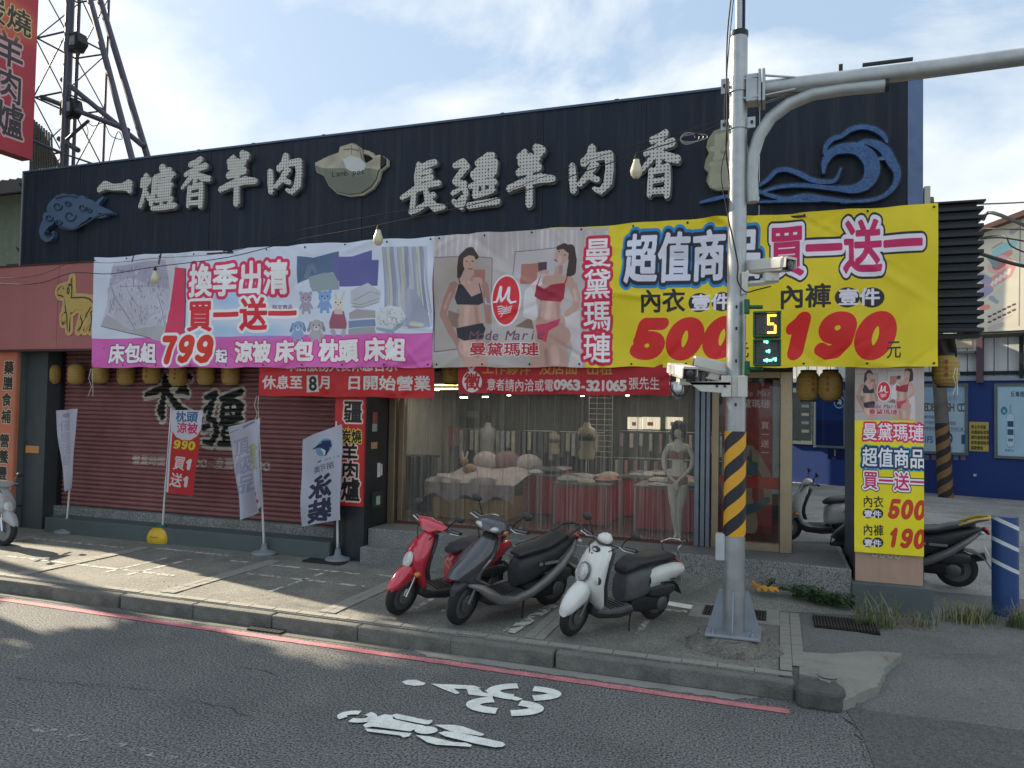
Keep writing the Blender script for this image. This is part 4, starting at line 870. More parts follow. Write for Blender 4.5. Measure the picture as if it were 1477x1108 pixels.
# cushions, curtain, folded covers and plush toys
bf.P([(212,212),(330,225),(517,168),(512,330),(400,340),(205,418)], (.33,.42,.54)); bf.B([[(300,300,24),(270,370,16)],[(320,280,16),(340,330,10)]], (.52,.55,.60), al=.5)
bf.P([(470,212),(620,205),(772,165),(768,240),(560,250),(560,400),(478,395)], (.37,.38,.60)); bf.P([(515,240),(822,238),(812,435),(520,438)], (.36,.36,.58))
for i in range(14): bf.B([[(525+i*21,248,.8),(525+i*21,430,.8)]], (.31,.31,.52), al=.6)
bf.P([(290,370),(400,335),(480,340),(515,405),(520,460),(320,480),(300,440)], (.55,.60,.62))
for k in range(12):
    X = 850+k*28; cc_ = [(.62,.64,.72),(.72,.72,.66),(.55,.57,.66),(.70,.72,.78)][k % 4]
    bf.P([(X,130),(X+30,130),(X+40+k*3,740),(X+(0 if k < 5 else 8*k-30),740)] if k > 4 else [(X,140),(X+30,140),(X+60+k*5,600),(X+20+k*5,620)], cc_)
    bf.B([[(X,140,1.5),(X+35+k*3,640,2)]], (.45,.47,.56), al=.7)
bf.P([(1040,450),(1110,470),(1200,660),(1215,750),(1050,758),(1030,600)], (.60,.62,.70)); bf.B([[(1080,720,18),(1150,730,14)]], (.74,.72,.62))
bf.P([(990,560),(1060,420),(1080,620),(1050,700)], (.66,.67,.74), .6)
for (pts, col_) in (([(610,470),(740,412),(838,480),(830,560),(650,612),(615,560)],(.70,.71,.75)),([(600,640),(660,612),(800,625),(805,680),(605,690)],(.62,.60,.60)),([(598,700),(800,690),(808,745),(600,755)],(.45,.52,.64)),([(598,760),(800,748),(808,800),(600,808)],(.60,.60,.62)),([(810,640),(900,585),(1000,600),(1035,670),(925,768),(808,745)],(.78,.79,.80)),([(808,750),(925,772),(1035,680),(1040,710),(925,808),(812,770)],(.58,.64,.70))):
    bf.P(pts, col_)
for i in range(50):
    X, Y = random.uniform(825,1015), random.uniform(610,735); bf.B([[(X,Y,3),(X+8,Y+6,2)]], random.choice([(.5,.56,.66),(.62,.48,.38),(.45,.5,.5)]), al=.8)
bf.B([[(620,590,3),(700,600,3),(825,560,3)],[(615,565,2),(690,580,2),(830,530,2)],[(640,545,2),(760,480,2),(830,500,2)]], (.50,.46,.42), al=.8)
def plush(X, Y, s, col_, snout, ear=0):
    bf.E(X,Y+s*1.15,s*.75,s*.8,col_); bf.B([[(X-s*.6,Y+s*.9,s*.2),(X-s*.9,Y+s*1.5,s*.2)],[(X+s*.6,Y+s*.9,s*.2),(X+s*.9,Y+s*1.5,s*.2)],[(X-s*.4,Y+s*1.6,s*.25),(X-s*.5,Y+s*2.2,s*.22)],[(X+s*.4,Y+s*1.6,s*.25),(X+s*.5,Y+s*2.2,s*.22)]], col_)
    if ear: bf.B([[(X-s*.8,Y-s*.4,s*.22),(X-s*1.1,Y+s*.6,s*.26)],[(X+s*.8,Y-s*.4,s*.22),(X+s*1.1,Y+s*.6,s*.26)]], tuple(v*.8 for v in col_))
    else: bf.E(X-s*.75,Y-s*.75,s*.3,s*.3,col_); bf.E(X+s*.75,Y-s*.75,s*.3,s*.3,col_)
    bf.E(X,Y,s,s*.85,col_); bf.E(X,Y+s*.35,s*.42,s*.33,snout); bf.E(X,Y+s*.22,s*.14,s*.1,(.2,.18,.2)); bf.E(X-s*.4,Y-s*.1,s*.09,s*.1,(.15,.15,.18)); bf.E(X+s*.4,Y-s*.1,s*.09,s*.1,(.15,.15,.18))
plush(268,530,50,(.62,.59,.66),(.70,.68,.72)); plush(410,520,52,(.48,.60,.78),(.60,.68,.80)); plush(205,745,48,(.52,.62,.76),(.72,.76,.82),1); plush(345,740,52,(.66,.64,.66),(.78,.76,.76),1)
bf.B([[(490,500,9),(500,540,12)],[(560,480,9),(540,540,12)]], (.78,.74,.66)); bf.E(515,575,44,42,(.80,.78,.74)); bf.E(495,560,5,6,(.15,.15,.15)); bf.E(532,560,5,6,(.15,.15,.15)); bf.E(514,578,6,4,(.3,.2,.2))
bf.P([(475,625),(560,625),(585,720),(580,760),(445,760),(445,710)], (.60,.34,.42)); bf.P([(485,610),(550,610),(550,650),(485,650)], (.78,.70,.68)); bf.B([[(470,780,20),(480,800,18)],[(560,780,20),(555,800,18)]], (.66,.64,.66))
bf.c.gain = 1.13
m1 = print_mat('bedding_print', bf.c, .42, var=.04, coat=.0, translucent=.12)
BN = thing('banner', 'long white and pink banner with bed sets, pillows and plush toys printed on it', 'banner', (-7.2,8.95,2.81), group='advertising banners on the facade')
cloth('banner_sheet', bf, m1, 0, 260, 76, .018, BN, 3, edge=.016)
def eyelets(par, x0, x1, zs, n, Y):
    src = None
    for z in zs:
        for i in range(n+1):
            p = Vector((x0+(x1-x0)*i/n, Y, z))-par.location
            if src is None: src = MB().lathe([(.006,0),(.014,0),(.014,-.004),(.006,-.004)], axis='Y', n=10).build('eyelet', M_DARK, par); src.location = p
            else: inst(src, par, p)
eyelets(BN, -10.17, -4.33, (4.50, 2.845), 9, 8.915)
# ---------------------------------------------------------------- lingerie shop banner
lf = Face(-4.285, 2.81, 5.87, 1.735, 1900, 8.95, (.84,.76,.10)); c = lf.c
def models(F, bold=True):
    W = (.70,.665,.665)
    F.P([(-5,100),(1300,30),(1290,300),(1120,1075),(-5,1075)], W)
    for i in range(30):
        X = 30+i*43; F.P([(X,60),(X+random.uniform(8,26),60),(X+14,random.uniform(210,300)),(X,random.uniform(200,300))], random.choice([(.76,.74,.76),(.80,.79,.81),(.66,.63,.66)]), .6)
    F.P([(20,258),(448,262),(448,930),(30,945)], (.64,.60,.58)); F.B([[(30,258,2),(448,262,2)],[(448,262,2),(450,600,2)],[(22,258,2),(30,942,3)],[(30,942,3),(200,925,2)]], (.28,.25,.26))
    F.P([(320,350),(400,350),(400,500),(330,500)], (.62,.42,.38)); F.P([(620,220),(900,195),(900,560),(610,560)], (.72,.69,.70)); F.B([[(610,215,2),(920,195,2)],[(615,220,2),(600,380,2)]], (.3,.27,.3))
    F.P([(660,305),(845,295),(840,360),(780,365),(770,450),(655,450)], (.66,.44,.40)); F.P([(785,295),(850,293),(848,350),(785,355)], (.28,.22,.28))
    F.P([(-5,960),(300,930),(1100,940),(1110,1075),(-5,1075)], (.66,.63,.61)); F.P([(620,760),(740,690),(760,780)], (.50,.40,.36)); F.P([(130,640),(240,680),(230,790),(130,740)], (.50,.42,.38))
    S1, S2, HR = (.72,.58,.53), (.62,.47,.43), (.24,.17,.16)
    # first model
    F.B([[(290,230,38),(250,270,36),(232,340,28),(215,400,14)],[(300,225,36),(340,260,18)]], HR)
    F.B([[(175,470,36),(120,570,30),(90,670,28),(150,790,26),(205,880,24),(235,970,14)],[(395,470,32),(410,600,27),(425,720,24)]], S2)
    F.B([[(292,380,26),(292,430,28)],[(240,440,38),(350,440,34)],[(225,500,44),(340,500,44)],[(250,560,52),(335,560,44)],[(270,640,60),(310,640,58)],[(265,720,70),(320,720,70)],[(255,800,68),(340,800,62)],[(270,900,66),(300,1000,60),(320,1070,56)],[(370,900,50),(385,1070,40)]], S1)
    F.E(292,300,46,66,S1); F.B([[(262,250,14),(290,232,16),(322,240,14)],[(244,270,10),(240,330,8)]], HR); F.E(275,292,8,4,(.25,.2,.2)); F.E(315,292,8,4,(.25,.2,.2)); F.B([[(296,300,2),(298,322,3)]], S2); F.B([[(286,346,4),(310,346,4)]], (.60,.26,.26))
    for st_, c_ in (([[(270,520,16),(268,640,22),(262,740,18)],[(150,520,9),(105,620,9)],[(285,440,12)],[(240,450,10)],[(265,860,26),(270,960,24)]], (.82,.70,.66)),([[(330,620,12),(345,740,14)],[(205,640,8),(200,760,8)],[(345,860,10),(350,980,12)],[(170,500,7),(118,600,6)],[(315,400,10),(300,425,9)]], (.56,.42,.39))):
        st2 = [q if len(q) > 1 else [q[0], (q[0][0]+1, q[0][1]+1, q[0][2])] for q in st_]; F.B(st2, c_, al=.55, soft=.03)
    BK = (.17,.16,.20)
    F.P([(208,455),(235,455),(300,545),(375,515),(385,590),(350,606),(195,600),(178,550)], BK); F.B([[(222,460,4),(210,405,3)],[(372,515,4),(356,450,3)]], BK)
    F.P([(190,772),(380,738),(402,780),(380,850),(250,865),(200,840)], BK)
    # second model
    F.B([[(1020,200,36),(1040,280,30),(1030,360,34),(1010,390,18)],[(980,190,30),(940,210,20)]], HR)
    F.P([(1090,640),(1000,690),(960,720),(1040,900),(1000,1070),(1110,1070)], (.78,.75,.75)); F.P([(790,400),(830,420),(770,560),(790,690),(760,720),(680,690),(690,500)], (.80,.78,.78))
    F.B([[(940,350,30),(930,410,36)],[(850,430,40),(1010,440,42)],[(830,500,46),(930,500,50)],[(860,580,62),(900,580,62)],[(860,660,66),(900,660,62)],[(840,740,70),(930,740,66)],[(830,830,66),(960,830,70)],[(800,930,70),(780,1070,56)],[(920,930,84),(930,1070,76)],[(1040,470,34),(1070,560,28),(1060,620,24)],[(1060,620,26),(1000,670,22)]], S1)
    F.B([[(850,370,14),(830,360,12),(800,372,8)]], S1); F.E(960,240,52,74,S1); F.B([[(935,195,16),(975,180,20),(1010,210,18)]], HR); F.E(940,222,8,4,(.25,.2,.2)); F.E(982,245,8,4,(.25,.2,.2)); F.B([[(908,280,5),(926,292,5)]], (.60,.24,.26))
    for st_, c_ in (([[(870,590,22),(860,700,24)],[(890,480,14),(900,520,14)],[(905,930,30),(915,1020,30)],[(1050,500,10),(1064,570,9)],[(945,270,16),(940,300,12)]], (.84,.72,.68)),([[(930,600,12),(940,700,12)],[(800,600,8),(800,700,8)],[(845,940,14),(850,1040,14)],[(955,330,14),(950,370,12)]], (.56,.42,.40))):
        F.B(st_, c_, al=.55, soft=.03)
    RR = (.60,.13,.22)
    F.P([(775,455),(830,490),(880,460),(985,445),(975,560),(950,586),(800,570),(760,540)], RR); F.B([[(780,460,4),(800,400,3)],[(985,445,5),(1000,400,4)]], RR)
    F.P([(772,750),(860,742),(960,708),(940,760),(870,800),(850,880),(790,850)], (.74,.24,.36))
    # oval emblem and lettering
    F.E(553,570,118,188,(.84,.84,.86)); F.E(553,570,106,174,(.80,.15,.20))
    F.B([[(460,585,6),(485,580,8),(500,540,10),(515,475,11),(520,480,7),(512,530,9),(520,575,9),(545,550,8),(575,480,11),(580,490,7),(570,560,11),(590,588,9),(628,580,6)]], (.88,.86,.88))
    for k in range(4): F.B([[(490+k*3,618+k*17,4),(520,612+k*17,5),(555,628+k*12,4),(600-k*4,612+k*14,4)]], (.86,.80,.82))
    F.B([[(515,690,4),(545,650,3),(560,610,3)]], (.86,.80,.82)); F.B([[(400,560,5),(405,595,6),(440,600,4)]], (.60,.70,.80))
    F.T('Mode Marie', 285, 862, 830, 790, [(.012,(.42,.26,.34))], latin=.55, slant=.2)
    F.T('曼黛瑪璉', 285, 975, 795, 880, [(.07,(.84,.80,.80)),(.02,(.66,.10,.16))])
lf.z(620,320,5.037); models(lf)
lf.P([(1298,40),(1305,1080),(1120,1080),(1150,1010),(1340,800),(1340,40)], (.84,.76,.10))
for i,ch in enumerate('曼黛瑪璉'):
    y = 120+i*228; lf.T(ch, 1118-i*3, y+218, 1322-i*3, y, [(.12,(.76,.12,.27)),(.018,(.92,.88,.92))])
lf.z(870,290,4.433)
lf.T('超值商品', 135, 525, 1010, 225, [(.17,(.12,.50,.76)),(.11,(.14,.15,.22)),(.035,(.82,.83,.90))], slant=.03)
lf.z(1100,290,3.918)
lf.T('買一送一', 30, 425, 905, 140, [(.15,(.12,.12,.16)),(.11,(.86,.84,.88)),(.03,(.74,.12,.36))])
lf.T('內褲', 90, 610, 388, 478, [(.028,(.13,.12,.14))]); lf.T('內衣', -88+20, 0, 0, -10, [(.0,(0,0,0))]) if False else None
lf.E(477,547,68,60,(.14,.13,.16)); lf.E(617,545,68,60,(.14,.13,.16)); lf.T('壹件', 425, 592, 665, 500, [(.035,(.86,.84,.88))])
lf.T(HV('190'), 60, 890, 720, 640, [(.028,(.80,.12,.11))], slant=.22, latin=.66)
lf.T('元', 697, 888, 785, 785, [(.012,(.14,.13,.14))])
lf.z(870,290,4.433)
lf.T('內衣', 230, 715, 525, 570, [(.028,(.13,.12,.14))]); lf.E(613,648,68,64,(.14,.13,.16)); lf.E(760,645,68,64,(.14,.13,.16)); lf.T('壹件', 560, 700, 815, 598, [(.035,(.86,.84,.88))])
lf.T(HV('500'), 150, 1010, 850, 755, [(.028,(.80,.12,.11))], slant=.22, latin=.66); lf.T('元', 840, 1005, 935, 900, [(.012,(.14,.13,.14))])
lf.c.gain = 1.13
m2 = print_mat('lingerie_print', lf.c, .42, var=.05, translucent=.12)
BN2 = thing('banner', 'long banner with two lingerie models and bold prices 500 and 190 on yellow', 'banner', (-1.3,8.95,2.81), group='advertising banners on the facade')
cloth('banner_sheet', lf, m2, 0.004, 260, 76, .022, BN2, 11, edge=.016)
eyelets(BN2, -4.2, 1.54, (4.50, 2.845), 9, 8.905)
# red cloth banners below
def red_banner(x0, x1, z0, z1, label, seed, Y, draw, col_=(.76,.14,.16), px=900):
    F = Face(x0, z0, x1-x0, z1-z0, px, Y, col_); draw(F)
    T = thing('banner', label, 'banner', ((x0+x1)/2, Y, z0), group='advertising banners on the facade')
    cloth('banner_sheet', F, print_mat('red_banner_print', F.c, .55, translucent=.15), 0, 110, 24, .016, T, seed, edge=.012); return T
def d1(F):
    F.z(330,520,3.693); W_ = (.84,.82,.80)
    F.T('休息至', 178, 150, 390, 80, [(.03,W_)]); F.P([(412,82),(470,78),(474,168),(410,172)], (.80,.78,.74)); F.T('8', 422, 160, 462, 82, [(.03,(.15,.13,.13))]); F.T('月', 475, 150, 545, 80, [(.03,W_)])
    F.T('日開始營業', 628, 156, 1075, 82, [(.03,W_)]); F.T('本店服務人長休息告示', 300, 58, 900, 0, [(.03,W_)])
def d2(F):
    F.z(560,530,4.819); W_ = (.84,.80,.78); F.E(582,100,70,72,(.86,.84,.82)); F.T('徵', 528, 155, 638, 40, [(.03,(.70,.12,.14))]); F.B([[(545,-30,8),(580,25,10),(620,-30,8)]], W_)
    F.T('意者請內洽或電', 682, 162, 1148, 80, [(.02,W_)]); F.T('工作夥伴 及店面 出租', 650, 50, 1560, -40, [(.02,(.72,.55,.2))])
    F.z(800,530,4.263); F.T('0963-321065', -5, 138, 442, 75, [(.055,W_)], latin=.6); F.T('張先生', 455, 138, 648, 62, [(.02,W_)])
red_banner(-7.05,-4.27,2.405,3.0, 'red cloth banner with white reopening notice hanging under the pink banner', 21, 9.0, d1)
red_banner(-3.93,-1.20,2.475,3.0, 'red cloth hiring notice banner with a telephone number above the shop entrance', 22, 9.0, d2, (.70,.10,.16))
# column banner on the right pillar
vf = Face(.80, .79, .68, 2.02, 620, 9.1, (.86,.80,.10))
vf.P([(1231,530),(1331,530),(1331,612),(1232,617)], (.68,.64,.63))
class Sub:      # the same picture, small, on the column banner
    pass
K = 12.2; vf.z(1229.5, 518, K); models(vf) 
vf.P([(-20,1080),(1500,1080),(1500,1240),(-20,1240)], (.86,.80,.10)); vf.z(0,0,1.0); vf.P([(1228,616),(1336,612),(1336,810),(1228,810)], (.86,.80,.10)); vf.P([(1320,530),(1336,530),(1336,614),(1320,614)], (.68,.64,.63))
vf.z(1120,560,4.137)
vf.T('曼黛瑪璉', 512, 308, 880, 206, [(.12,(.78,.14,.34)),(.015,(.90,.86,.88))]); vf.T('超值商品', 510, 466, 890, 352, [(.17,(.12,.50,.72)),(.11,(.14,.15,.22)),(.025,(.84,.86,.90))]); vf.T('買一送一', 515, 600, 890, 494, [(.16,(.12,.12,.16)),(.11,(.88,.86,.88)),(.02,(.74,.12,.36))])
vf.T('內衣', 515, 708, 640, 640, [(.02,(.13,.12,.14))]); vf.T(HV('500'), 655, 778, 885, 655, [(.0,(.74,.22,.14))], slant=.15, latin=.66); vf.E(547,748,30,30,(.14,.13,.16)); vf.E(605,748,30,30,(.14,.13,.16)); vf.T('壹件', 522, 770, 628, 726, [(.03,(.86,.84,.88))])
vf.T('內褲', 515, 876, 640, 808, [(.02,(.13,.12,.14))]); vf.T(HV('190'), 650, 948, 885, 826, [(.0,(.74,.22,.14))], slant=.15, latin=.66); vf.E(547,920,30,30,(.14,.13,.16)); vf.E(605,920,30,30,(.14,.13,.16)); vf.T('壹件', 522, 942, 628, 898, [(.03,(.86,.84,.88))])
vf.c.gain = 1.12
VB = thing('banner', 'tall narrow yellow price banner tied to the peach pillar', 'banner', (1.14,9.1,.79), group='advertising banners on the facade')
cloth('banner_sheet', vf, print_mat('column_print', vf.c, .42, translucent=.0), 0, 36, 90, .007, VB, 5)
VB_ = thing('pillar_lettering', 'row of curly pale letters on the peach pillar below the yellow banner', 'lettering', (1.14,9.13,.72))
lm = MB(); 
for k in range(4): lm.tube([(.98+k*.075,9.130,.775),(.995+k*.075,9.130,.745),(1.015+k*.075,9.130,.742),(1.035+k*.075,9.130,.775)], .009, 6)
lm.build('letter_strokes', mat('cream_letter',(0.55,0.52,0.42),.5), VB_, world=True)
# ---------------------------------------------------------------- traffic pole
PX, PY = -.37, 7.27
M_POLEG = mat('grey_base_paint', (0.27,0.30,0.34), .5, metal=.3, var=.12, scale=6, dirt=(.2,.21,.22), dirt_amt=.4)
TP = thing('traffic_pole', 'tall galvanised traffic pole with yellow and black striped band and long mast arm', 'pole', (PX,PY,.15))
def tp(name, mb, m, **k): return mb.build(name, m, TP, world=True, **k)
tp('pole_shaft', MB().tube([(PX,PY,.29),(PX,PY,1.5),(PX,PY,3.2),(PX,PY,5.83)], [.098,.093,.086,.080], 28), M_STEEL, smooth=True)
tp('pole_cap', MB().lathe([(.083,0),(.086,.01),(.086,.05),(.04,.065),(.03,.065)], (PX,PY,5.82), n=24), M_DARK, smooth=True)
tp('upper_shaft', MB().tube([(PX,PY,5.88),(PX,PY,8.4)], .034, 16), M_STEEL, smooth=True)
tp('cable', MB().tube([(PX+.045,PY,5.88),(PX+.045,PY,8.4)], .012, 8), mat('blue_black_cable',(0.015,0.018,0.06),.5))
sm_ = mat('hazard_stripe_band', (0.72,0.36,0.02), .4, var=.06, scale=3); t_ = sm_.node_tree; ns_ = t_.nodes; b_ = ns_['Principled BSDF']; old = b_.inputs['Base Color'].links[0].from_socket
tc_ = ns_.new('ShaderNodeTexCoord'); sp_ = ns_.new('ShaderNodeSeparateXYZ'); t_.links.new(tc_.outputs['Object'], sp_.inputs[0])
def mth(op, a, b=None):
    q = ns_.new('ShaderNodeMath'); q.operation = op
    for i, v in enumerate((a, b)):
        if v is None: continue
        if isinstance(v, (int, float)): q.inputs[i].default_value = v
        else: t_.links.new(v, q.inputs[i])
    return q.outputs[0]
ang = mth('ARCTAN2', sp_.outputs['X'], mth('MULTIPLY', sp_.outputs['Y'], -1.0))
st_ = mth('FRACT', mth('SUBTRACT', mth('DIVIDE', sp_.outputs['Z'], .265), mth('MULTIPLY', ang, .5/math.pi*2)))
mk = mth('LESS_THAN', st_, .5); mm_ = ns_.new('ShaderNodeMixRGB'); mm_.inputs[2].default_value = (.018,.02,.03,1); t_.links.new(mk, mm_.inputs[0]); t_.links.new(old, mm_.inputs[1]); t_.links.new(mm_.outputs[0], b_.inputs['Base Color'])
tp('striped_band', MB().tube([(PX,PY,1.16),(PX,PY,2.12)], [.101,.0965], 28, cap=False), sm_, smooth=True)
bm_ = MB().box(PX-.24,PX+.24,PY-.24,PY+.24,.275,.30); tp('base_plate', bm_, M_POLEG, bevel=.006)
for a in range(4):
    c_, s_ = math.cos(a*math.pi/2-.0), math.sin(a*math.pi/2-.0); mb = MB(); w = .006
    pr = [(.09,.30),(.225,.30),(.225,.33),(.13,.66),(.09,.66)]
    vs = [(PX+c_*r-s_*w*k, PY+s_*r+c_*w*k, z) for k in (-1,1) for r, z in pr]; mb.add(vs, [(0,1,2,3,4),(9,8,7,6,5)]+[(i,5+i,5+(i+1)%5,(i+1)%5) for i in range(5)])
    tp('gusset', mb, M_POLEG)
for sx in (-1,1):
    for sy in (-1,1): tp('anchor_bolt', MB().lathe([(.022,0),(.022,.022),(.012,.022),(.012,.05),(0,.052)], (PX+sx*.17,PY+sy*.17,.30), n=6), M_ALU)
tp('access_box', MB().box(PX-.165,PX-.08,PY-.06,PY+.06,.93,1.17), mat('light_grey_box',(0.45,0.48,0.50),.5), bevel=.006)
# rough concrete footing
ft = MB(); n = 22; rings = []
for k, (r, z) in enumerate(((.40,.148),(.35,.20),(.30,.25),(.27,.272),(.1,.274))):
    rings.append([(PX+math.cos(a)*r*(1.15 if abs(math.cos(a))>.8 else 1)*random.uniform(.9,1.08), PY-.01+math.sin(a)*r*random.uniform(.9,1.06), z+random.uniform(-.008,.008)*(k<3)) for a in [2*math.pi*i/n for i in range(n)]])
ft.loft(rings); tag(ft.build('pole_footing', mat('rough_footing',(0.15,0.14,0.12),.95,var=.3,scale=8,bump=1,bscale=30,speck=.4,speck_scale=60), smooth=False), 'rough lump of concrete under the traffic pole base plate', 'footing')
# clamps and mast arm
def clamp(z, h, w=.155):
    tp('clamp', MB().lathe([(.092,-h/2),(.092,h/2),(.08,h/2),(.08,-h/2)], (PX,PY,z), n=24).box(PX-w,PX-.085,PY-.035,PY-.02,z-h/2,z+h/2).box(PX+.085,PX+w,PY-.035,PY-.02,z-h/2,z+h/2), M_STEEL)
    for sx in (-1,1): tp('clamp_bolt', MB().lathe([(0,0),(.014,0),(.014,-.02),(0,-.02)], (PX+sx*.125,PY-.035,z), 'Y', 6), M_DARK)
clamp(5.36,.14); clamp(4.99,.10)
AZ = 5.30
tp('arm_flange', MB().box(PX+.18,PX+.205,PY-.12,PY+.12,AZ-.15,AZ+.15), M_STEEL, bevel=.004); tp('arm_flange', MB().box(PX+.215,PX+.24,PY-.12,PY+.12,AZ-.15,AZ+.15), M_STEEL, bevel=.004)
for a in range(4):
    ca, sa = math.cos(a*math.pi/2+.78), math.sin(a*math.pi/2+.78)
    tp('arm_rib', MB().tube([(PX+.24,PY+ca*.12,AZ+sa*.13),(PX+.50,PY+ca*.075,AZ+sa*.075)], .011, 6), M_STEEL); tp('arm_rib', MB().tube([(PX+.05,PY+ca*.09,AZ+sa*.13),(PX+.19,PY+ca*.12,AZ+sa*.13)], .014, 6), M_STEEL)
tp('arm_saddle', MB().box(PX+.07,PX+.18,PY-.085,PY+.085,AZ-.13,AZ+.13), M_STEEL, bevel=.01)
tp('mast_arm', MB().tube([(PX+.24,PY,AZ),(1.2,PY,AZ+.005),(4,PY,AZ+.05),(8,PY,AZ+.2)], [.078,.075,.068,.055], 20), M_STEEL, smooth=True)
cv_ = [at(x, y, PY-.0) for x, y in ((1085.5,292),(1084,255),(1086,225),(1095,196),(1112,170),(1138,150),(1172,136),(1215,129),(1276,123))]
tp('curved_brace', MB().tube(cv_, .058, 18), mat('brace_steel',(0.40,0.43,0.43),.5,metal=.6,var=.2,scale=4), smooth=True)
tp('brace_clip', MB().tube([cv_[-1]+Vector((.0,0,0)), cv_[-1]+Vector((.03,0,.0))], .062, 14), M_DARK)
tp('brace_stub', MB().tube([(PX+.07,PY,4.6),tuple(cv_[1]+Vector((0,0,.2)))], .02, 8), M_STEEL)
for z in (2.75,3.05,3.25,2.35): tp('pole_mark', MB().box(PX-.004,PX+.014,PY-.0905-(.006 if z<2.5 else .0),PY-.085,z,z+.03), M_DARK)
# cables at the pole
def wire(name, label, pts, r=.006, m=None, group=None):
    P = [Vector(p) for p in pts]; out = []
    for i in range(len(P)-1):
        p0, p1, p2, p3 = P[max(i-1,0)], P[i], P[i+1], P[min(i+2,len(P)-1)]
        for k in range(5):
            t = k/5; out.append(.5*((2*p1)+(-p0+p2)*t+(2*p0-5*p1+4*p2-p3)*t*t+(-p0+3*p1-3*p2+p3)*t**3))
    out.append(P[-1])
    return tag(MB().tube(out, r, 6).build(name, m or M_RUB, smooth=True), label, 'cable', group)
wire('pole_cable', 'black cable hanging down the traffic pole from its thin top to the upper camera', [at(1058,-30,7.15),at(1050,40,7.15),at(1048,100,7.15),at(1049,170,7.15),at(1047,215,7.15),at(1052,265,7.15),at(1050,310,7.15),at(1056,340,7.14),at(1064,380,7.14),at(1064,405,7.14),at(1075,421,7.12),at(1092,418,7.1),at(1112,413,7.1)], .007)
wire('pole_cable', 'thin cable looping outward on the traffic pole beside the seal shaped emblem', [at(1060,-20,7.18),at(1052,60,7.18),at(1045,160,7.18),at(1049,200,7.16),at(1040,250,7.15),at(1048,300,7.15),at(1058,350,7.14)], .005)
# cameras on the pole
M_CAM = mat('camera_housing', (0.62,0.61,0.56), .45, var=.06, dirt=(.4,.38,.33), dirt_amt=.25)
M_GLS = mat('dark_lens', (0.02,0.02,0.025), .08, spec=.8)
def camera_box(label, loc, rz, tilt, s=1.0, sticker=False):
    t = thing('security_camera', label, 'camera', loc, 0, 'cameras on the traffic pole'); M = Matrix.Rotation(rz,4,'Z') @ Matrix.Rotation(tilt,4,'Y')
    def add(name, mb, m, **k):
        mb.v = [tuple(M @ (Vector(p)*s)) for p in mb.v]; return mb.build(name, m, t, **k)
    add('housing', MB().box(-.20,.16,-.06,.06,-.055,.045), M_CAM, bevel=.012)
    add('sun_shield', MB().prism([(-.07,.042),(.07,.042),(.066,.062),(-.066,.062)], -.215, .20, 'YZ').box(-.215,.2,-.072,-.066,-.03,.05).box(-.215,.2,.066,.072,-.03,.05), M_CAM)
    add('front_bezel', MB().box(.16,.172,-.056,.056,-.052,.042), M_DARK); add('lens', MB().lathe([(0,0),(.034,0),(.038,.02),(.02,.024),(0,.024)], (.172,0,-.005), 'X', 16), M_GLS)
    add('mount_foot', MB().box(-.06,.03,-.03,.03,-.105,-.055).box(-.08,.05,-.04,.04,-.12,-.105), M_CAM)
    if sticker: add('blue_sticker', MB().box(-.03,.14,-.0745,-.0725,-.045,.01), mat('sticker_blue',(0.03,0.16,0.40),.4)); add('sticker_mark', MB().box(.0,.035,-.0765,-.0748,-.032,-.005).box(.07,.105,-.0765,-.0748,-.032,-.005), mat('sticker_white',(.7,.7,.7),.5))
    return t
p = at(984,536,7.15); camera_box('cream box camera on the side bracket with its dark lens facing the road', p, R(-62), R(8), 1.0)
p = at(1030,530,7.32); camera_box('cream box camera with a blue sticker nearest the pole above the side bracket', p, R(196), R(-12), 1.0, True)
p = at(1113,384,7.2); c3 = camera_box('grey box camera mounted above the green walk signal with its lens showing', p, R(-38), R(4), 1.05)
br = MB(); a_ = at(1075,410,7.22); b2 = at(1122,404,7.2)
tp('camera_bracket', MB().tube([a_, at(1100,408,7.2), b2], .026, 4), M_CAM); tp('camera_bracket', MB().box(*(lambda q: (q.x-.05,q.x+.07,7.15,7.26,q.z-.03,q.z+.05))(at(1112,402,7.2))), M_CAM, bevel=.006); q = at(1074,408,7.18)
tp('bracket_plate', MB().box(q.x-.025,q.x+.03,7.16,7.2,q.z-.11,q.z+.10), M_CAM, bevel=.01)
q0, q1 = at(1041,542,7.15), at(1078,573,7.15)
tp('bracket_plate', MB().box(q0.x,q0.x+.085,7.13,7.17,q1.z,q0.z).box(q1.x-.085,q1.x,7.13,7.17,q1.z,q0.z).box(q0.x+.085,q1.x-.085,7.166,7.175,q1.z,q0.z), M_CAM, bevel=.004)
a0, a1 = at(1042,551,7.15), at(998,552,7.15); tp('camera_bracket', MB().prism([(a1.x-.03,a1.z+.005),(a0.x,a0.z+.005),(a0.x,a0.z-.10),(a1.x+.08,a1.z-.08)], 7.13, 7.17), M_CAM)
tp('bracket_bolt', MB().lathe([(0,0),(.012,0),(.012,-.012),(0,-.012)], (q0.x+.03,7.13,(q0.z+q1.z)/2), 'Y', 8), M_DARK); tp('bracket_bolt', MB().lathe([(0,0),(.012,0),(.012,-.012),(0,-.012)], (q0.x-.04,7.13,(q0.z+q1.z)/2), 'Y', 8), M_DARK)
a3 = at(975,552,7.15); tp('camera_bracket', MB().box(a3.x-.06,a1.x+.35,7.13,7.22,a3.z-.02,a3.z+.005), M_CAM)
dm = thing('infrared_lamp', 'round silver infrared lamp hanging under the cream box camera', 'lamp', at(977,562,7.16)); MB().lathe([(0,-.09),(.03,-.085),(.06,-.05),(.066,0),(.06,.05),(0,.055)], n=18).build('lamp_bowl', mat('polished_silver',(0.5,0.5,0.5),.18,metal=.9), dm, smooth=True)
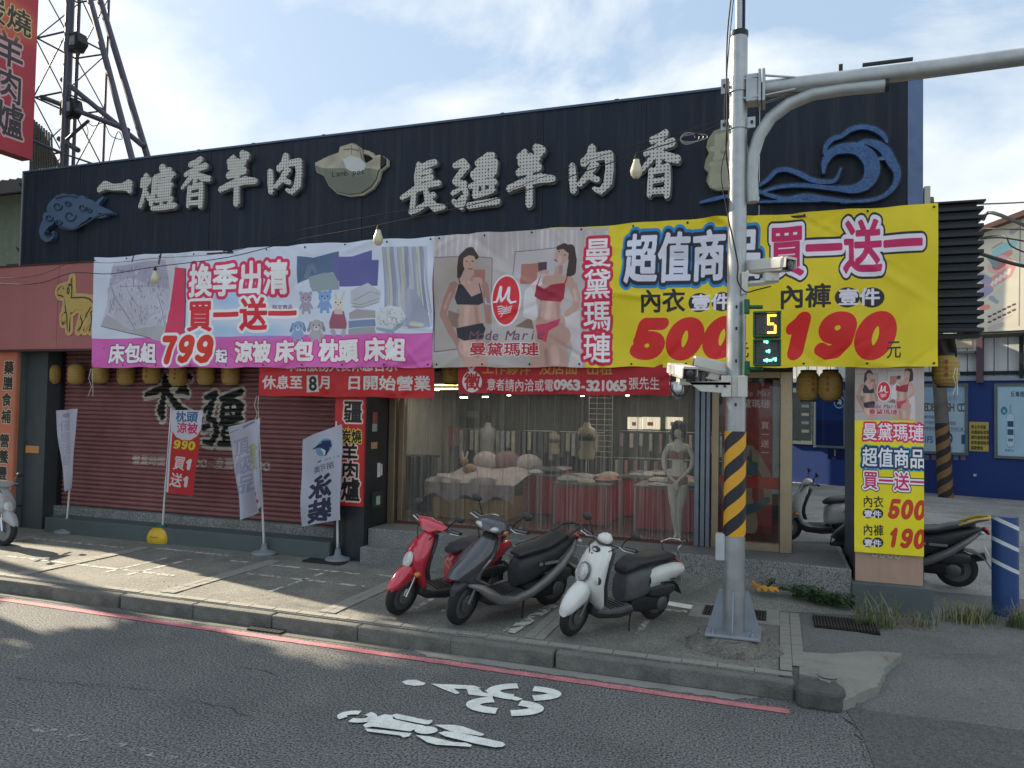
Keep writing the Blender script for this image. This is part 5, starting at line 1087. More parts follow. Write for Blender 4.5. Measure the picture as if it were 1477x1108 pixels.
wire('camera_cable', 'black cable loop below the cream box camera and silver lamp', [at(968,540,7.12),at(968,560,7.1),at(976,571,7.1),at(988,568,7.1),at(995,556,7.12)], .006)
# pedestrian signal
SG = thing('pedestrian_signal', 'green pedestrian signal with amber countdown above a small green walking figure', 'traffic signal', at(1106,488,7.12)); MG = mat('signal_green', (0.012,0.11,0.04), .4, var=.1)
def hz_(px0,py0,px1,py1,Y): a = at(px0,py1,Y); b = at(px1,py0,Y); return a.x, b.x, a.z, b.z
for k, (y0, y1) in enumerate(((449,486),(489,527))):
    x0, x1, z0, z1 = hz_(1086,y0,1127,y1,7.0)
    MB().box(x0,x1,7.02,7.20,z0,z1).build('signal_housing', MG, SG, world=True, bevel=.012)
    MB().box(x0,x1,6.96,7.02,z1-.014,z1).box(x0,x0+.014,6.97,7.02,z0,z1-.014).box(x1-.014,x1,6.97,7.02,z0,z1-.014).box(x0+.014,x1-.014,6.99,7.02,z0,z0+.014).build('visor', MG, SG, world=True)
    MB().box(x0+.022,x1-.022,7.010,7.0195,z0+.022,z1-.022).build('lens_panel', mat('lens_mesh',(0.06,0.055,0.06),.35,speck=.7,speck_scale=130), SG, world=True)
def led(name, cells, x0, z0, s, m, nm):
    mb = MB()
    for i, j in cells: mb.box(x0+i*s+.001,x0+i*s+s*.85,7.003,7.0085,z0+j*s,z0+j*s+s*.85)
    tag(mb.build(nm, m, SG, world=True), kind='stuff')
M_AMB = mat('amber_led',(0.9,0.5,0.05),.5,emit=(1.0,.50,.03),estr=3.2); M_LG = mat('green_led',(0.1,0.8,0.6),.5,emit=(.12,1.0,.68),estr=2.2)
x0,x1,z0,z1 = hz_(1105,453,1120,481,7.0); s = (z1-z0)/9
led('d', [(i,8) for i in range(4)]+[(0,j) for j in (4,5,6,7)]+[(1,4),(2,4),(3,3),(3,2),(3,1)]+[(i,0) for i in range(4)], x0+.01, z0, s, M_AMB, 'countdown_digit')
x0,x1,z0,z1 = hz_(1092,491,1122,524,7.0); s = (z1-z0)/11
led('d', [(3,10),(4,10),(4,9.6),(5,5),(5,5.8),(4,5.4),(3,1),(4,.6),(5,1),(6,1),(7,1.6),(8,1),(8,1.8),(4,1.5)], x0, z0, s, M_LG, 'walking_figure')
for py in (443, 532):
    q = at(1078,py,7.15); tp('signal_bracket', MB().tube([tuple(q), tuple(at(1100,py,7.12))], .018, 8), MG); tp('signal_bracket', MB().box(q.x-.03,q.x+.02,7.12,7.2,q.z-.06,q.z+.07), MG, bevel=.008)
# ---------------------------------------------------------------- flags
M_FP = mat('white_flag_pole', (0.62,0.60,0.60), .4); M_FB = mat('grey_flag_base', (0.20,0.225,0.245), .6, var=.12)
def flag_cloth(par, F, m, corners, Y, nx, ny, amp, seed, fold=0.0, yfun=None):
    rs = random.Random(seed); ph = [rs.uniform(0,6) for _ in range(8)]; tl, tr, br_, bl = [Vector(fp_) if False else at(*fp_, Y) for fp_ in corners]
    def fn(u, v):
        a = bl.lerp(br_, u); b = tl.lerp(tr, u); p = a.lerp(b, v)
        d = math.sin(u*5+v*4+ph[0])*amp+math.sin(u*11-v*6+ph[1])*amp*.5+math.sin(u*3+v*11+ph[2])*amp*.4
        if fold: d += fold*math.sin(u*math.pi*3+ph[3])
        if yfun: dx, dy, dz_ = yfun(u, v); p = p+Vector((dx, dy, dz_))
        return (p.x+math.sin(v*7+ph[4])*amp*.3, p.y-d, p.z+math.sin(u*4+ph[5])*amp*.3)
    MB().grid(nx, ny, fn).build('flag_cloth', m, par, world=True, smooth=True, fixn=False)
def flag_stand(label, top, bot, mid, Y, base='grey'):
    t = thing('advertising_flag', label, 'flag', (*gp(*bot), .15), 0, 'advertising flags in front of the shutter')
    g = Vector((*gp(*bot), .15)); tp_ = at(*top, Y); g2 = Vector((g.x, g.y, .2))
    MB().tube([tuple(g2), tuple(g2.lerp(tp_, .45))], .016, 10).build('lower_pole', M_FP, t, world=True, smooth=True); MB().tube([tuple(g2.lerp(tp_, .45)), tuple(tp_)], .011, 10).build('upper_pole', M_FP, t, world=True, smooth=True)
    if base == 'grey':
        MB().lathe([(0,0),(.17,0),(.175,.02),(.16,.045),(.10,.055),(.05,.08),(.035,.16),(.022,.16),(.022,.24),(0,.24)], tuple(g), n=24).build('base', M_FB, t, world=True, smooth=True)
    else:
        rings = []
        for r, z in ((.19,0),(.20,.04),(.198,.10),(.17,.17),(.12,.22),(.07,.235)): rings.append([(g.x+math.copysign(abs(math.cos(a))**.6, math.cos(a))*r, g.y+math.copysign(abs(math.sin(a))**.6, math.sin(a))*r*.8, .15+z) for a in [2*math.pi*i/24 for i in range(24)]])
        MB().loft(rings).build('base', mat('yellow_plastic',(0.62,0.40,0.015),.4), t, world=True, smooth=True)
        MB().lathe([(0,.235),(.075,.235),(.075,.262),(.03,.27),(0,.27)], tuple(g), n=16).build('cap', mat('green_plastic',(0.02,0.15,0.11),.4), t, world=True, smooth=True)
        zz = MB(); 
        for i in range(16):
            a = math.pi+math.pi*i/16*1.0; r = .203; zz.tube([(g.x+math.cos(a)*r,g.y+math.sin(a)*r*.83,.245+.012*(i%2)),(g.x+math.cos(a+.2)*r,g.y+math.sin(a+.2)*r*.83,.245+.012*((i+1)%2))], .004, 4)
        zz.build('seam_stripe', mat('red_seam',(0.45,0.05,0.03),.5), t, world=True)
    return t
Yf = 8.97
t = flag_stand('white advertising flag furled into a long point, nearest the orange corner pillar', (111,590), (95,769), None, Yf)
F = Canvas(.4, 1.4, 200, (.74,.75,.80)); F.text('優惠活動', .05, 1.05, .2, [(.0,(.62,.64,.70))], vertical=True); F.ell(.2,1.3,.1,.04,(.6,.62,.68))
flag_cloth(t, None, print_mat('furled_flag', F, .7, translucent=.3), ((81,592),(112,590),(101,705),(95,709)), Yf, 26, 40, .012, 2, fold=.02)
t = flag_stand('red advertising flag with 990 price on a bright yellow base', (247,588), (233,782), None, Yf, 'yellow')
F = Canvas(.56, 1.26, 500, (.74,.16,.18)); F.poly([(0,1.26),(.56,1.26),(.56,.98),(.50,.88),(.40,.82),(.26,.80),(.12,.85),(.04,.93),(0,.98)], (.80,.80,.84)); F.rect(0,0,.035,1.26,(.80,.80,.84))
F.text('枕頭', .10, 1.10, .17, [(.03,(.18,.40,.58))], sx=1.15); F.text('涼被', .12, .93, .17, [(.03,(.80,.16,.42))], sx=1.15)
F.text(HV('990'), .06, .67, .19, [(.05,(.75,.12,.12)),(-.01,(.82,.78,.20))], sx=1.15, slant=.1, latin=.66); F.text(HV('買1'), .08, .38, .22, [(.02,(.84,.82,.82))], slant=.15, sx=1.1, adv=.95, latin=.7); F.text(HV('送1'), .04, .12, .22, [(.02,(.84,.82,.82))], slant=.15, sx=1.1, adv=.95, latin=.7)
flag_cloth(t, None, print_mat('red_flag', F, .65, translucent=.25), ((246,592),(293,592),(279,717),(241,710)), Yf, 24, 40, .010, 3)
t = flag_stand('white advertising flag twisted to a point with pale diagonal lettering', (373,604), (381,800), None, 8.86)
F = Canvas(.6, 1.5, 400, (.72,.73,.79)); F.text('頂級品', .04, 1.02, .30, [(.03,(.60,.62,.70))], vertical=True, slant=.2); F.text('優惠', .34, .9, .24, [(.04,(.66,.66,.50))], vertical=True, mirror=True); F.brush([[(.35,.25,.03),(.52,.12,.03)],[(.36,.12,.025),(.50,.26,.025)]], (.76,.25,.27)); F.brush([[(.05,1.40,.006),(.2,1.42,.006)],[(.3,1.44,.02),(.5,1.46,.02)]], (.5,.5,.58))
def twist(u, v): k = (1-v); return (0.0, -.06*math.sin(u*9)*(.4+k), -.10*k*(1-u)+.05*(1-u)*v)
flag_cloth(t, None, print_mat('twisted_flag', F, .7, translucent=.3), ((328,622),(374,603),(380,730),(350,742)), 8.86, 40, 46, .02, 4, yfun=twist)
t = flag_stand('white swimwear advertising flag with a blue penguin, in front of the black pillar', (485,608), (487,809), None, 8.95)
F = Canvas(.72, 1.72, 560, (.74,.76,.82)); nv = (.20,.20,.30)
F.ell(.42,1.40,.15,.16,(.42,.62,.76)); F.brush([[(.22,1.44,.008),(.33,1.46,.03),(.42,1.44,.055),(.48,1.34,.05),(.46,1.26,.03)],[(.40,1.50,.03),(.50,1.46,.04),(.54,1.38,.02)]], (.12,.18,.34)); F.brush([[(.38,1.38,.012),(.44,1.32,.02),(.44,1.26,.014)]], (.84,.86,.88))
F.brush([[(.30,1.16,.012),(.36,1.17,.012)]], (.2,.3,.5)); F.text('adelie', .40, 1.14, .07, [(.012,(.35,.50,.62))], latin=.6, mirror=True)
F.text('奧可朋', .20, .98, .135, [(.01,(.25,.30,.42))], mirror=True); F.text('泳裝', .13, .52, .44, [(.045,nv)], vertical=True, adv=1.02, sx=.95, mirror=True)
def drape(u, v): return (0.0, -.03*math.sin(u*6+v*5), (.07*(1-u)**2*0))
flag_cloth(t, None, print_mat('swimwear_flag', F, .65, translucent=.3), ((436,634),(492,612),(492,750),(434,760)), 8.9, 30, 50, .018, 5, yfun=drape)
# ---------------------------------------------------------------- lanterns under the canopy
M_LAN = mat('yellow_lantern_cloth', (0.36,0.235,0.055), .7, var=.15, streak=.2, dirt=(.2,.13,.04))
def make_lantern(label, g):
    t = thing('paper_lantern', label, 'lantern', (0,0,0), 0, g); pr = []
    for i in range(15):
        a = i/14; r = .135*(1-.35*abs(2*a-1)**4)*(1+.018*(1 if i % 2 else -1)); pr.append((r, -.16+.32*a))
    MB().lathe([(.085,-.17)]+pr+[(.085,.17)], n=22).build('shade', M_LAN, t, smooth=False)
    MB().lathe([(.088,.165),(.088,.19),(.05,.19),(.05,.165)], n=18).lathe([(.088,-.165),(.088,-.185),(.05,-.185),(.05,-.165)], n=18).build('ring', M_RUST, t)
    c_ = MB()
    for k in range(3): c_.box(-.018,.018,-.1365,-.1345,.075-k*.07,.11-k*.07).box(-.004,.004,-.1375,-.1345,.06-k*.07,.125-k*.07)
    c_.build('character_marks', mat('lantern_red',(0.28,0.06,0.03),.6), t); MB().tube([(0,0,.19),(0,0,.34)], .004, 5).build('hanger', M_DARK, t)
    return t
lan = [(75,2.72,9.35,'whole yellow lantern hanging nearest the orange corner pillar'),(110,2.72,9.35,'second whole yellow lantern, beside the edge of the pink banner'),(145,2.74,9.35,'shadowed yellow lantern just behind the lower corner of the pink banner'),(182,2.72,9.35,'lantern bottom showing under the price digits of the pink banner'),(219,2.74,9.35,'lantern bottom peeking out under the banner between two others'),(257,2.71,9.35,'lantern bottom just above the large black brushed character'),(297,2.73,9.35,'lantern bottom above the gap between the two brushed characters'),(333,2.73,9.35,'lantern bottom closest to the red reopening notice'),
 (651,2.78,9.35,'lantern in the gap between the two red notice banners'),(1166,2.62,9.6,'dim lantern beside the bronze door frame post'),(1198,2.62,9.5,'lantern just left of the black pillar under the yellow banner'),(1364,2.79,9.35,'lantern at the lower corner of the yellow banner by the corrugated cladding')]
L0 = None
for px_, z, Y, lb in lan:
    if L0 is None: L0 = make_lantern(lb, 'lanterns hanging under the canopy'); o = L0
    else: o = copy_tree(L0); o['label'] = lb.replace('just left of', 'next to')
    o.location = (fp(px_, 540, Y)[0], Y, z); o.rotation_euler = (0,0,random.uniform(-.4,.4))
# ---------------------------------------------------------------- festoon wire with bulbs
M_BULB = mat('bulb_glass', (0.60,0.56,0.40), .25, var=.05); WP = [(-40,404),(15,410),(60,408),(104,394),(160,395),(223,385),(330,371),(430,346),(545,325),(700,291),(800,262),(918,222),(980,202),(1050,176)]
def Yw(px_): return 8.85-(px_+40)/1090*1.55
wire('festoon_wire', 'thin dark wire with bulbs strung across the banners to the traffic pole', [at(x, y, Yw(x)) for x, y in WP], .006)
wire('festoon_wire', 'second thinner wire crossing the banners just above the bulb wire', [at(x, y-7-9*math.sin((x+40)/1090*math.pi*3)**2, Yw(x)+.05) for x, y in WP], .0035)
B0 = None
for (x, y), lb in zip(((224,385),(546,325),(918,222)), ('pale bulb hanging over the printed bed on the pink banner','bulb hanging at the top edge of the banners below the pot emblem','pale bulb hanging in front of the last raised character')):
    if B0 is None:
        B0 = o = thing('light_bulb', lb, 'light bulb', (0,0,0), 0, 'bulbs hanging on the festoon wire')
        MB().lathe([(0,-.25),(.03,-.245),(.055,-.215),(.062,-.18),(.055,-.145),(.038,-.10),(.030,-.06),(0,-.058)], n=18).build('globe', M_BULB, o, smooth=True); MB().lathe([(0,-.062),(.022,-.062),(.024,-.03),(.012,0),(0,0)], n=12).build('socket', M_RUB, o, smooth=True)
    else: o = copy_tree(B0); o['label'] = lb
    o.location = at(x, y, Yw(x))
ck = MB(); q = at(992,197,Yw(992))
for k in range(4): ck.tube([(q.x+math.cos(a)*(.07+.02*k)+.02*k, q.y, q.z-.02+math.sin(a)*(.06-.008*k)) for a in [i*.5+k for i in range(12)]], .003, 4)
tag(ck.build('wire_coil', mat('grey_wire',(0.3,0.3,0.3),.4)), 'small tangle of coiled spare wire tied to the festoon wire', 'wire')
# white ribbons at the banner corners
for (x, y, lb) in ((131,532,'pair of loose white strings hanging from the lower corner of the pink banner'),(370,571,'loose white string hanging from the corner of the reopening notice'),(1378,530,'loose white strings hanging beside the lantern at the yellow banner corner')):
    t = thing('loose_string', lb, 'string', at(x, y, 8.9), 0, 'strings left hanging from the banners')
    for k in (0,1): MB().tube([at(x+k*3,y,8.9),at(x-3+k*5,y+14,8.88),at(x+1+k*2,y+26,8.9),at(x-4+k*7,y+40,8.89)], .004, 5).build('strand', mat('string_white',(.6,.58,.54),.7), t, world=True)
# ---------------------------------------------------------------- sign tower and blade sign
M_TW = mat('purple_grey_steel', (0.075,0.075,0.105), .6, metal=.3, var=.3, dirt=(.10,.06,.05), dirt_amt=.4, dscale=6)
TW = thing('sign_tower', 'dark lattice steel tower behind the tall red sign', 'tower', (-12.9,10.9,0))
def tw(name, a, b, r, **k): MB().tube([a, b], r, 8).build(name, M_TW, TW, world=True)
lx = [(-13.45,10.3),(-12.65,10.3),(-13.45,11.2),(-12.65,11.2)]
for i, (x, y) in enumerate(lx): tw('leg', (x,y,.1), (x,y,13), .038 if i in (1,2) else .024)
tw('leg', (-13.05,10.7,.1), (-13.05,10.7,13), .06)
zz = [4.6+i*1.15 for i in range(8)]
for i, z in enumerate(zz[:-1]):
    for a, b in ((0,1),(1,3),(3,2),(2,0)):
        tw('rung', (*lx[a],z), (*lx[b],z+.02), .018)
        tw('diagonal', (*lx[a if i % 2 else b],z), (*lx[b if i % 2 else a],zz[i+1]), .012)
    tw('sign_tie', (-13.45,10.3,z+.3), (-12.6,9.45,z+.35), .02)
def A(x, y, Y): return tuple(at(x, y, Y))
tw('raking_strut', A(122,-30,10.4), A(196,250,10.2), .055); tw('raking_strut', A(135,-30,10.9), A(220,250,10.9), .06)
tw('brace', A(90,115,10.6), A(208,212,10.6), .05); tw('brace', A(60,140,10.5), A(185,188,10.4), .045); tw('brace', A(92,205,10.6), A(128,174,10.6), .03); tw('brace', A(85,200,10.5), A(113,217,10.5), .05)
for x, y in ((109,63),(102,158)):
    q = at(x, y, 10.5); MB().prism([(q.x-.16,q.z+.16),(q.x+.14,q.z+.18),(q.x+.20,q.z-.02),(q.x+.08,q.z-.16),(q.x-.18,q.z-.12)], 10.4, 10.62).build('floodlight', M_DARK, TW, world=True, bevel=.01); MB().prism([(q.x-.10,q.z+.10),(q.x+.10,q.z+.10),(q.x+.10,q.z-.08),(q.x-.10,q.z-.08)], 10.385, 10.398).build('floodlight_glass', mat('flood_glass',(.25,.27,.3),.15), TW, world=True)
wire('loose_wire', 'thin loose wires dangling between the tower brace and the navy sign', [at(126,176,10.4),at(135,182,10.4),at(150,178,10.4),at(160,196,10.4),at(176,201,10.4),at(170,190,10.4),at(160,220,10.2),at(157,236,10.1)], .008)
wire('loose_wire', 'short dark wire loop hanging under the tower strut tip', [at(124,178,10.4),at(127,190,10.4),at(125,199,10.4)], .006)
def px_planeX(x, y, X): d = ray(x, y); t = X/d.x; return (d.y*t, EYE+d.z*t)
BX = -12.40; BC_ = Canvas(1.5, 4.6, 420, (.66,.17,.22)); BC_.noise((0,0,1.5,4.6), .05, .5, 8)
y0b, z0b = 8.02, 6.5
def bq(x, y): a = px_planeX(x, y, BX); return a[0]-y0b, a[1]-z0b
for ch, cy_, S in (('羊',72,.62),('肉',122,.60),('爐',172,.62)):
    a = bq(12, cy_+20); BC_.text(ch, a[0]-.25, a[1], S, [(.075,(.76,.62,.62)),(.02,(.20,.16,.18))], sx=.85)
a = bq(20, 45); BC_.ell(a[0]-.05, a[1]+.2, .55, .35, (.78,.42,.22), .7, soft=.2); BC_.text('炭燒', a[0]-.60, a[1]+.05, .46, [(.06,(.78,.70,.50)),(.02,(.22,.14,.10))])
BS = thing('blade_sign', 'tall red blade sign with dark outlined characters beside the lattice tower', 'sign', (BX-.12,8.8,6.5))
MB().box(BX-.25,BX-.003,y0b,y0b+1.5,6.5,11.1).build('cabinet', mat('blade_red',(0.30,0.045,0.06),.5,var=.1), BS, world=True)
MB().grid(1,1,lambda u,v:(BX,y0b+u*1.5,z0b+v*4.6)).build('printed_face', print_mat('blade_print', BC_, .5), BS, world=True)
MB().tube([(BX-.12,9.52,6.9),(-12.65,10.3,6.9)], .03, 6).build('hanger_bar', M_TW, BS, world=True); MB().tube([(BX-.12,9.52,10),(-12.65,10.3,10)], .03, 6).build('hanger_bar', M_TW, BS, world=True)
# ---------------------------------------------------------------- green neighbour building
NB = thing('neighbour_building', 'pale green neighbour building with a grey corrugated roof beyond the red sign', 'building', (-20,13.5,0))
zt_ = fp(0, 283, 12)[1]
MB().box(-34,-13.2,12,18,0,zt_).build('wall', mat('pale_green_wall',(0.24,0.31,0.25),.85,var=.15,streak=.5,dirt=(.12,.15,.12)), NB, world=True)
rfm = MB()
for i in range(90): x = -34.3+i*.235; rfm.add([(x,11.5,zt_+.1),(x+.11,11.5,zt_+.17),(x+.235,11.5,zt_+.1),(x,18,zt_+1.3),(x+.11,18,zt_+1.37),(x+.235,18,zt_+1.3)], [(0,1,4,3),(1,2,5,4)])
rfm.build('roof', mat('grey_corrugated',(0.17,0.17,0.18),.6,var=.2,streak=.3), NB, world=True); MB().box(-34.3,-13.1,11.45,11.52,zt_-.15,zt_+.12).build('eaves_board', mat('eaves_grey',(.12,.12,.125),.7), NB, world=True)
for k in range(3): MB().box(-17+k*-3.5,-15.5+k*-3.5,11.93,12.0,2.2,4.0).build('louvre_window', mat('louvre_green',(.12,.17,.14),.5), NB, world=True)
lv = MB()
for i in range(22): z = 1.6+i*.13; lv.box(-16.4,-15.3,11.88,11.95,z,z+.09)
lv.build('louvre_screen', mat('louvre_grey',(.18,.21,.19),.6), NB, world=True)
FN = thing('mesh_fence', 'rusty mesh screen on the roof between the red sign and the tower', 'fence', (-13.6,10.0,6.0)); f_ = MB()
for i in range(9): q = at(46+i*3.5, 170+i*3, 10.2); f_.tube([(q.x,10.2,q.z),(q.x+.15,10.2,5.9)], .018, 5)
for i in range(12): f_.tube([(at(44,180+i*6,10.2).x,10.2,at(44,180+i*6,10.2).z),(at(50+i*2.4,186+i*6,10.2).x,10.2,at(50,184+i*5,10.2).z)], .014, 5)
f_.build('mesh_bars', mat('olive_mesh',(.10,.10,.08),.7), FN, world=True)
MB().quad(tuple(at(48,172,10.25)),tuple(at(62,190,10.25)),tuple(at(88,240,10.25)),tuple(at(44,245,10.25))).build('backing_sheet', mat('brown_sheet',(.14,.11,.09),.8,streak=.5), FN, world=True)
# ---------------------------------------------------------------- blue wall beyond the parking lot
_a, _b = Vector((.48,25.1,0)), Vector((5.99,22.78,0)); _u = (_b-_a).normalized(); _n = Vector((_u.y,-_u.x,0))
if _n.y > 0: _n = -_n
def wp(x, y, off=0.0):
    d = ray(x, y); o = Vector((0,0,EYE)); P0 = _a+_n*off; t = (P0-o).dot(_n)/d.dot(_n); q = o+d*t; return q
def wl(q): return (q-_a).dot(_u)
def wbox(x0, y0, x1, y1, o0, o1, mb=None):
    """box on the wall: pixel corners (x0,y0) upper left, (x1,y1) lower right, standing off the wall between o0 and o1"""
    p, q = wp(x0,y1,o1), wp(x1,y0,o1); s0, s1, z0, z1 = wl(p), wl(q), p.z, q.z; mb = mb or MB(); return wraw(mb, s0, s1, z0, z1, o0, o1)
def wraw(mb, s0, s1, z0, z1, o0, o1):
    P = lambda s, o, z: tuple(_a+_u*s+_n*o+Vector((0,0,z)))
    mb.add([P(s0,o0,z0),P(s1,o0,z0),P(s1,o1,z0),P(s0,o1,z0),P(s0,o0,z1),P(s1,o0,z1),P(s1,o1,z1),P(s0,o1,z1)], [(0,3,2,1),(4,5,6,7),(0,1,5,4),(1,2,6,5),(2,3,7,6),(3,0,4,7)]); return mb
M_BLUE = mat('deep_blue_paint', (0.012,0.040,0.19), .55, var=.12, scale=.6, streak=.25, dirt=(.02,.04,.12))
BW = thing('seafood_shop', 'blue walled shop with white metal siding beyond the parking lot', 'building', tuple(_a))
zb = wp(1440,549,.0).z
wraw(MB(), -8, 14, 0, zb, -.3, 0).build('blue_wall', M_BLUE, BW, world=True)
wraw(MB(), -8, 14, zb, zb+.12, -.3, .05).build('ledge', mat('pale_ledge',(.30,.36,.42),.6), BW, world=True)
sd_ = MB(); s = -8; ZT_ = wp(1440,470,.0).z
while s < 14:
    wraw(sd_, s+.012, s+.30, zb+.12, ZT_, -.2, -.02); s += .31
sd_.build('siding', mat('white_siding',(.70,.73,.73),.5,var=.1,scale=.7,streak=.35,dirt=(.28,.29,.28)), BW, world=True); wraw(MB(), -8, 14, zb+.1, ZT_-.05, -.3, -.19).build('siding_back', mat('siding_gap',(.16,.17,.17),.7), BW, world=True)
for y in (484, 538):
    z = wp(1440,y).z; wraw(MB(), 2, 14, z-.05, z+.05, -.02, .04).build('siding_rail', M_DARK, BW, world=True)
wbox(1408,486,1417,552,0,.2).build('column', mat('plum_column',(.12,.07,.09),.7), BW, world=True); wbox(1470,484,1476,545,0,.12).build('downpipe', M_DARK, BW, world=True)
wbox(1376,486,1402,503,-.01,.02).build('window', mat('cream_window',(.45,.43,.33),.6), BW, world=True); wbox(1378,506,1405,510,0,.25).build('pipe_ledge', mat('grey_ledge',(.2,.2,.2),.7), BW, world=True)
# billboard and roof
q0 = wp(1400,480,.8); s0 = wl(q0); zbb = wp(1477,476,.8).z; ztt = wp(1477,300,.8).z
BB = Canvas(6.5, 4.4, 700, (.80,.77,.69)); hh = 4.4
def bb(x, y): q = wp(x, y, .8); return (wl(q)-s0, q.z-zbb)
def bB(st, col_, al=1): BB.brush([[(*bb(x,y), r*.0215) for x,y,r in s_] for s_ in st], col_, al=al)
bB([[(1442,372,5),(1455,365,4)]], (.80,.55,.52)); bB([[(1424,412,5),(1440,402,6),(1452,395,6),(1458,385,5),(1454,377,4)]], (.82,.58,.56)); bB([[(1436,385,8),(1445,378,8)]], (.84,.66,.62)); bB([[(1438,384,5),(1444,380,5)]], (.72,.42,.42))
for k in range(5): bB([[(1430+k*6,413-k*4.5,1.6),(1432+k*6,407-k*4.5,1.6)]], (.90,.82,.78))
bB([[(1436,365,4),(1450,357,5),(1462,352,4)]], (.58,.76,.76)); bB([[(1428,372,3),(1436,382,3)]], (.45,.58,.58)); bB([[(1416,425,5),(1426,418,5)],[(1415,400,5),(1424,405,5)]], (.62,.58,.68)); bB([[(1417,445,3),(1424,443,3)]], (.84,.55,.48)); bB([[(1430,430,3),(1438,436,2)]], (.6,.62,.66))
for k in range(12): bB([[(1426+(k%6)*7,457-(k%6)*3.4+(k//6)*8,1.1),(1429+(k%6)*7,456-(k%6)*3.4+(k//6)*8,1.1)]], (.36,.26,.24))
bB([[(1425,462,.5),(1450,452,.5),(1465,444,.5)],[(1428,468,.5),(1460,455,.5)],[(1430,474,4),(1446,468,3)]], (.72,.68,.64)); bB([[(1432,358,1),(1446,350,1)],[(1460,335,3),(1468,330,2)]], (.62,.62,.64)); bB([[(1472,300,.5),(1470,470,.5)]], (.45,.43,.42))
BB.gain = 1.15
BD = thing('billboard', 'cream billboard with faded pink and teal seafood pictures under a brown gable', 'billboard', tuple(_a+_u*s0))
P = lambda s, o, z: tuple(_a+_u*s+_n*o+Vector((0,0,z)))
zl = wp(1420,332,.8).z; zr = wp(1477,305,.8).z; sl0, sr0 = wl(wp(1420,332,.8)), wl(wp(1477,305,.8)); sl_ = (zr-zl)/(sr0-sl0); ztop = lambda s: min(zbb+4.35, zl+(s-sl0)*sl_)
vs = []; n = 12
for i in range(n+1):
    s = s0+6.5*i/n; vs += [P(s,.8,zbb), P(s,.8,ztop(s))]
mb = MB(); mb.add(vs, [(2*i,2*i+2,2*i+3,2*i+1) for i in range(n)])
for i in range(n+1): s = 6.5*i/n; mb.uv[2*i] = (s/6.5, 0); mb.uv[2*i+1] = (s/6.5, (ztop(s0+s)-zbb)/4.4)
mb.build('printed_face', print_mat('seafood_billboard', BB, .6), BD, world=True, fixn=False)
vs2 = [P(s0,.79,zbb),P(s0+6.5,.79,zbb),P(s0+6.5,.79,ztop(s0+6.5)),P(s0,.79,ztop(s0)),P(s0,.2,zbb),P(s0+6.5,.2,zbb),P(s0+6.5,.2,ztop(s0+6.5)),P(s0,.2,ztop(s0))]
MB().add(vs2, [(0,3,2,1),(4,5,6,7),(0,1,5,4),(1,2,6,5),(2,3,7,6),(3,0,4,7)]).build('frame_box', M_WALL, BD, world=True)
MB().add([P(s0-.3,1.1,ztop(s0-.3)+.02),P(s0+6.8,1.1,ztop(s0+6.8)+.02),P(s0+6.8,1.1,ztop(s0+6.8)+.30),P(s0-.3,1.1,ztop(s0-.3)+.12),P(s0-.3,-2,ztop(s0-.3)+.02),P(s0+6.8,-2,ztop(s0+6.8)+.02),P(s0+6.8,-2,ztop(s0+6.8)+.30),P(s0-.3,-2,ztop(s0-.3)+.12)], [(0,1,2,3),(7,6,5,4),(0,4,5,1),(3,2,6,7),(0,3,7,4),(1,5,6,2)]).build('roof_edge', mat('brown_roof',(.12,.06,.045),.7), BD, world=True)
# windows and posters on the blue wall
w_ = wbox(1138,560,1172,640,.0,.06).build('window', mat('grey_green_frame',(.16,.19,.18),.5), BW, world=True)
pnm = mat('window_dark_pane',(.04,.055,.065),.12); wbox(1141,566,1153,634,.062,.07).build('pane', pnm, w_, world=True); wbox(1155,566,1168,634,.062,.07).build('pane', pnm, w_, world=True)
for k in range(5): wbox(1156,572+k*12,1167,576+k*12,.071,.075).build('shelf_goods', mat('goods%d'%(k%2),((.16,.17,.15),(.10,.12,.14))[k%2],.6), w_, world=True)
def wposter(label, x0, y0, x1, y1, cvs, name, frame=None, off=.03):
    p, q = wp(x0,y1,off), wp(x1,y0,off); t = thing('poster', label, 'poster', tuple(p), 0, 'posters on the blue wall')
    z0, z1 = p.z, wp(x1,y0,off).z; s0_, s1_ = wl(p), wl(q)
    MB().grid(1,1,lambda u,v: tuple(_a+_u*(s0_+(s1_-s0_)*u)+_n*off+Vector((0,0,z0+(z1-z0)*v)))).build('sheet', print_mat(name, cvs, .4), t, world=True)
    if frame: 
        e = .07; fm = MB(); wraw(fm,s0_-e,s1_+e,z0-e,z0,0,off+.03); wraw(fm,s0_-e,s1_+e,z1,z1+e,0,off+.03); wraw(fm,s0_-e,s0_,z0,z1,0,off+.03); wraw(fm,s1_,s1_+e,z0,z1,0,off+.03); fm.build('frame', mat('poster_frame',(.13,.16,.17),.5), t, world=True)
    return t
C1 = Canvas(1.2, 1.9, 200, (.04,.20,.42)); C1.rect(0,0,1.2,.9,(.03,.12,.33)); C1.noise((0,.1,1.2,.8),.25,.1,3,stretch=(1,4)); C1.ell(1.0,1.55,.22,.22,(.75,.8,.85)); C1.ell(1.0,1.55,.19,.19,(.04,.20,.42)); C1.text('海', .9, 1.47, .22, [(.02,(.8,.84,.88))])
wposter('dark blue ocean poster with a round white badge seen beside the black pillar', 1177, 566, 1217, 642, C1, 'ocean_poster', True)
C2 = Canvas(2.6, 2.3, 560, (.70,.80,.86)); C2.rect(0,1.6,2.6,2.3,(.62,.74,.82)); C2.noise((1.4,1.8,2.6,2.3),.7,.12,5,cols=(.45,.55,.60)); C2.ell(.18,1.55,.2,.2,(.14,.27,.45)); C2.ell(.18,1.55,.13,.13,(.65,.76,.84))
C2.text('EDELFISH CO', .42, 1.42, .40, [(.03,(.42,.38,.34))], latin=.5); 
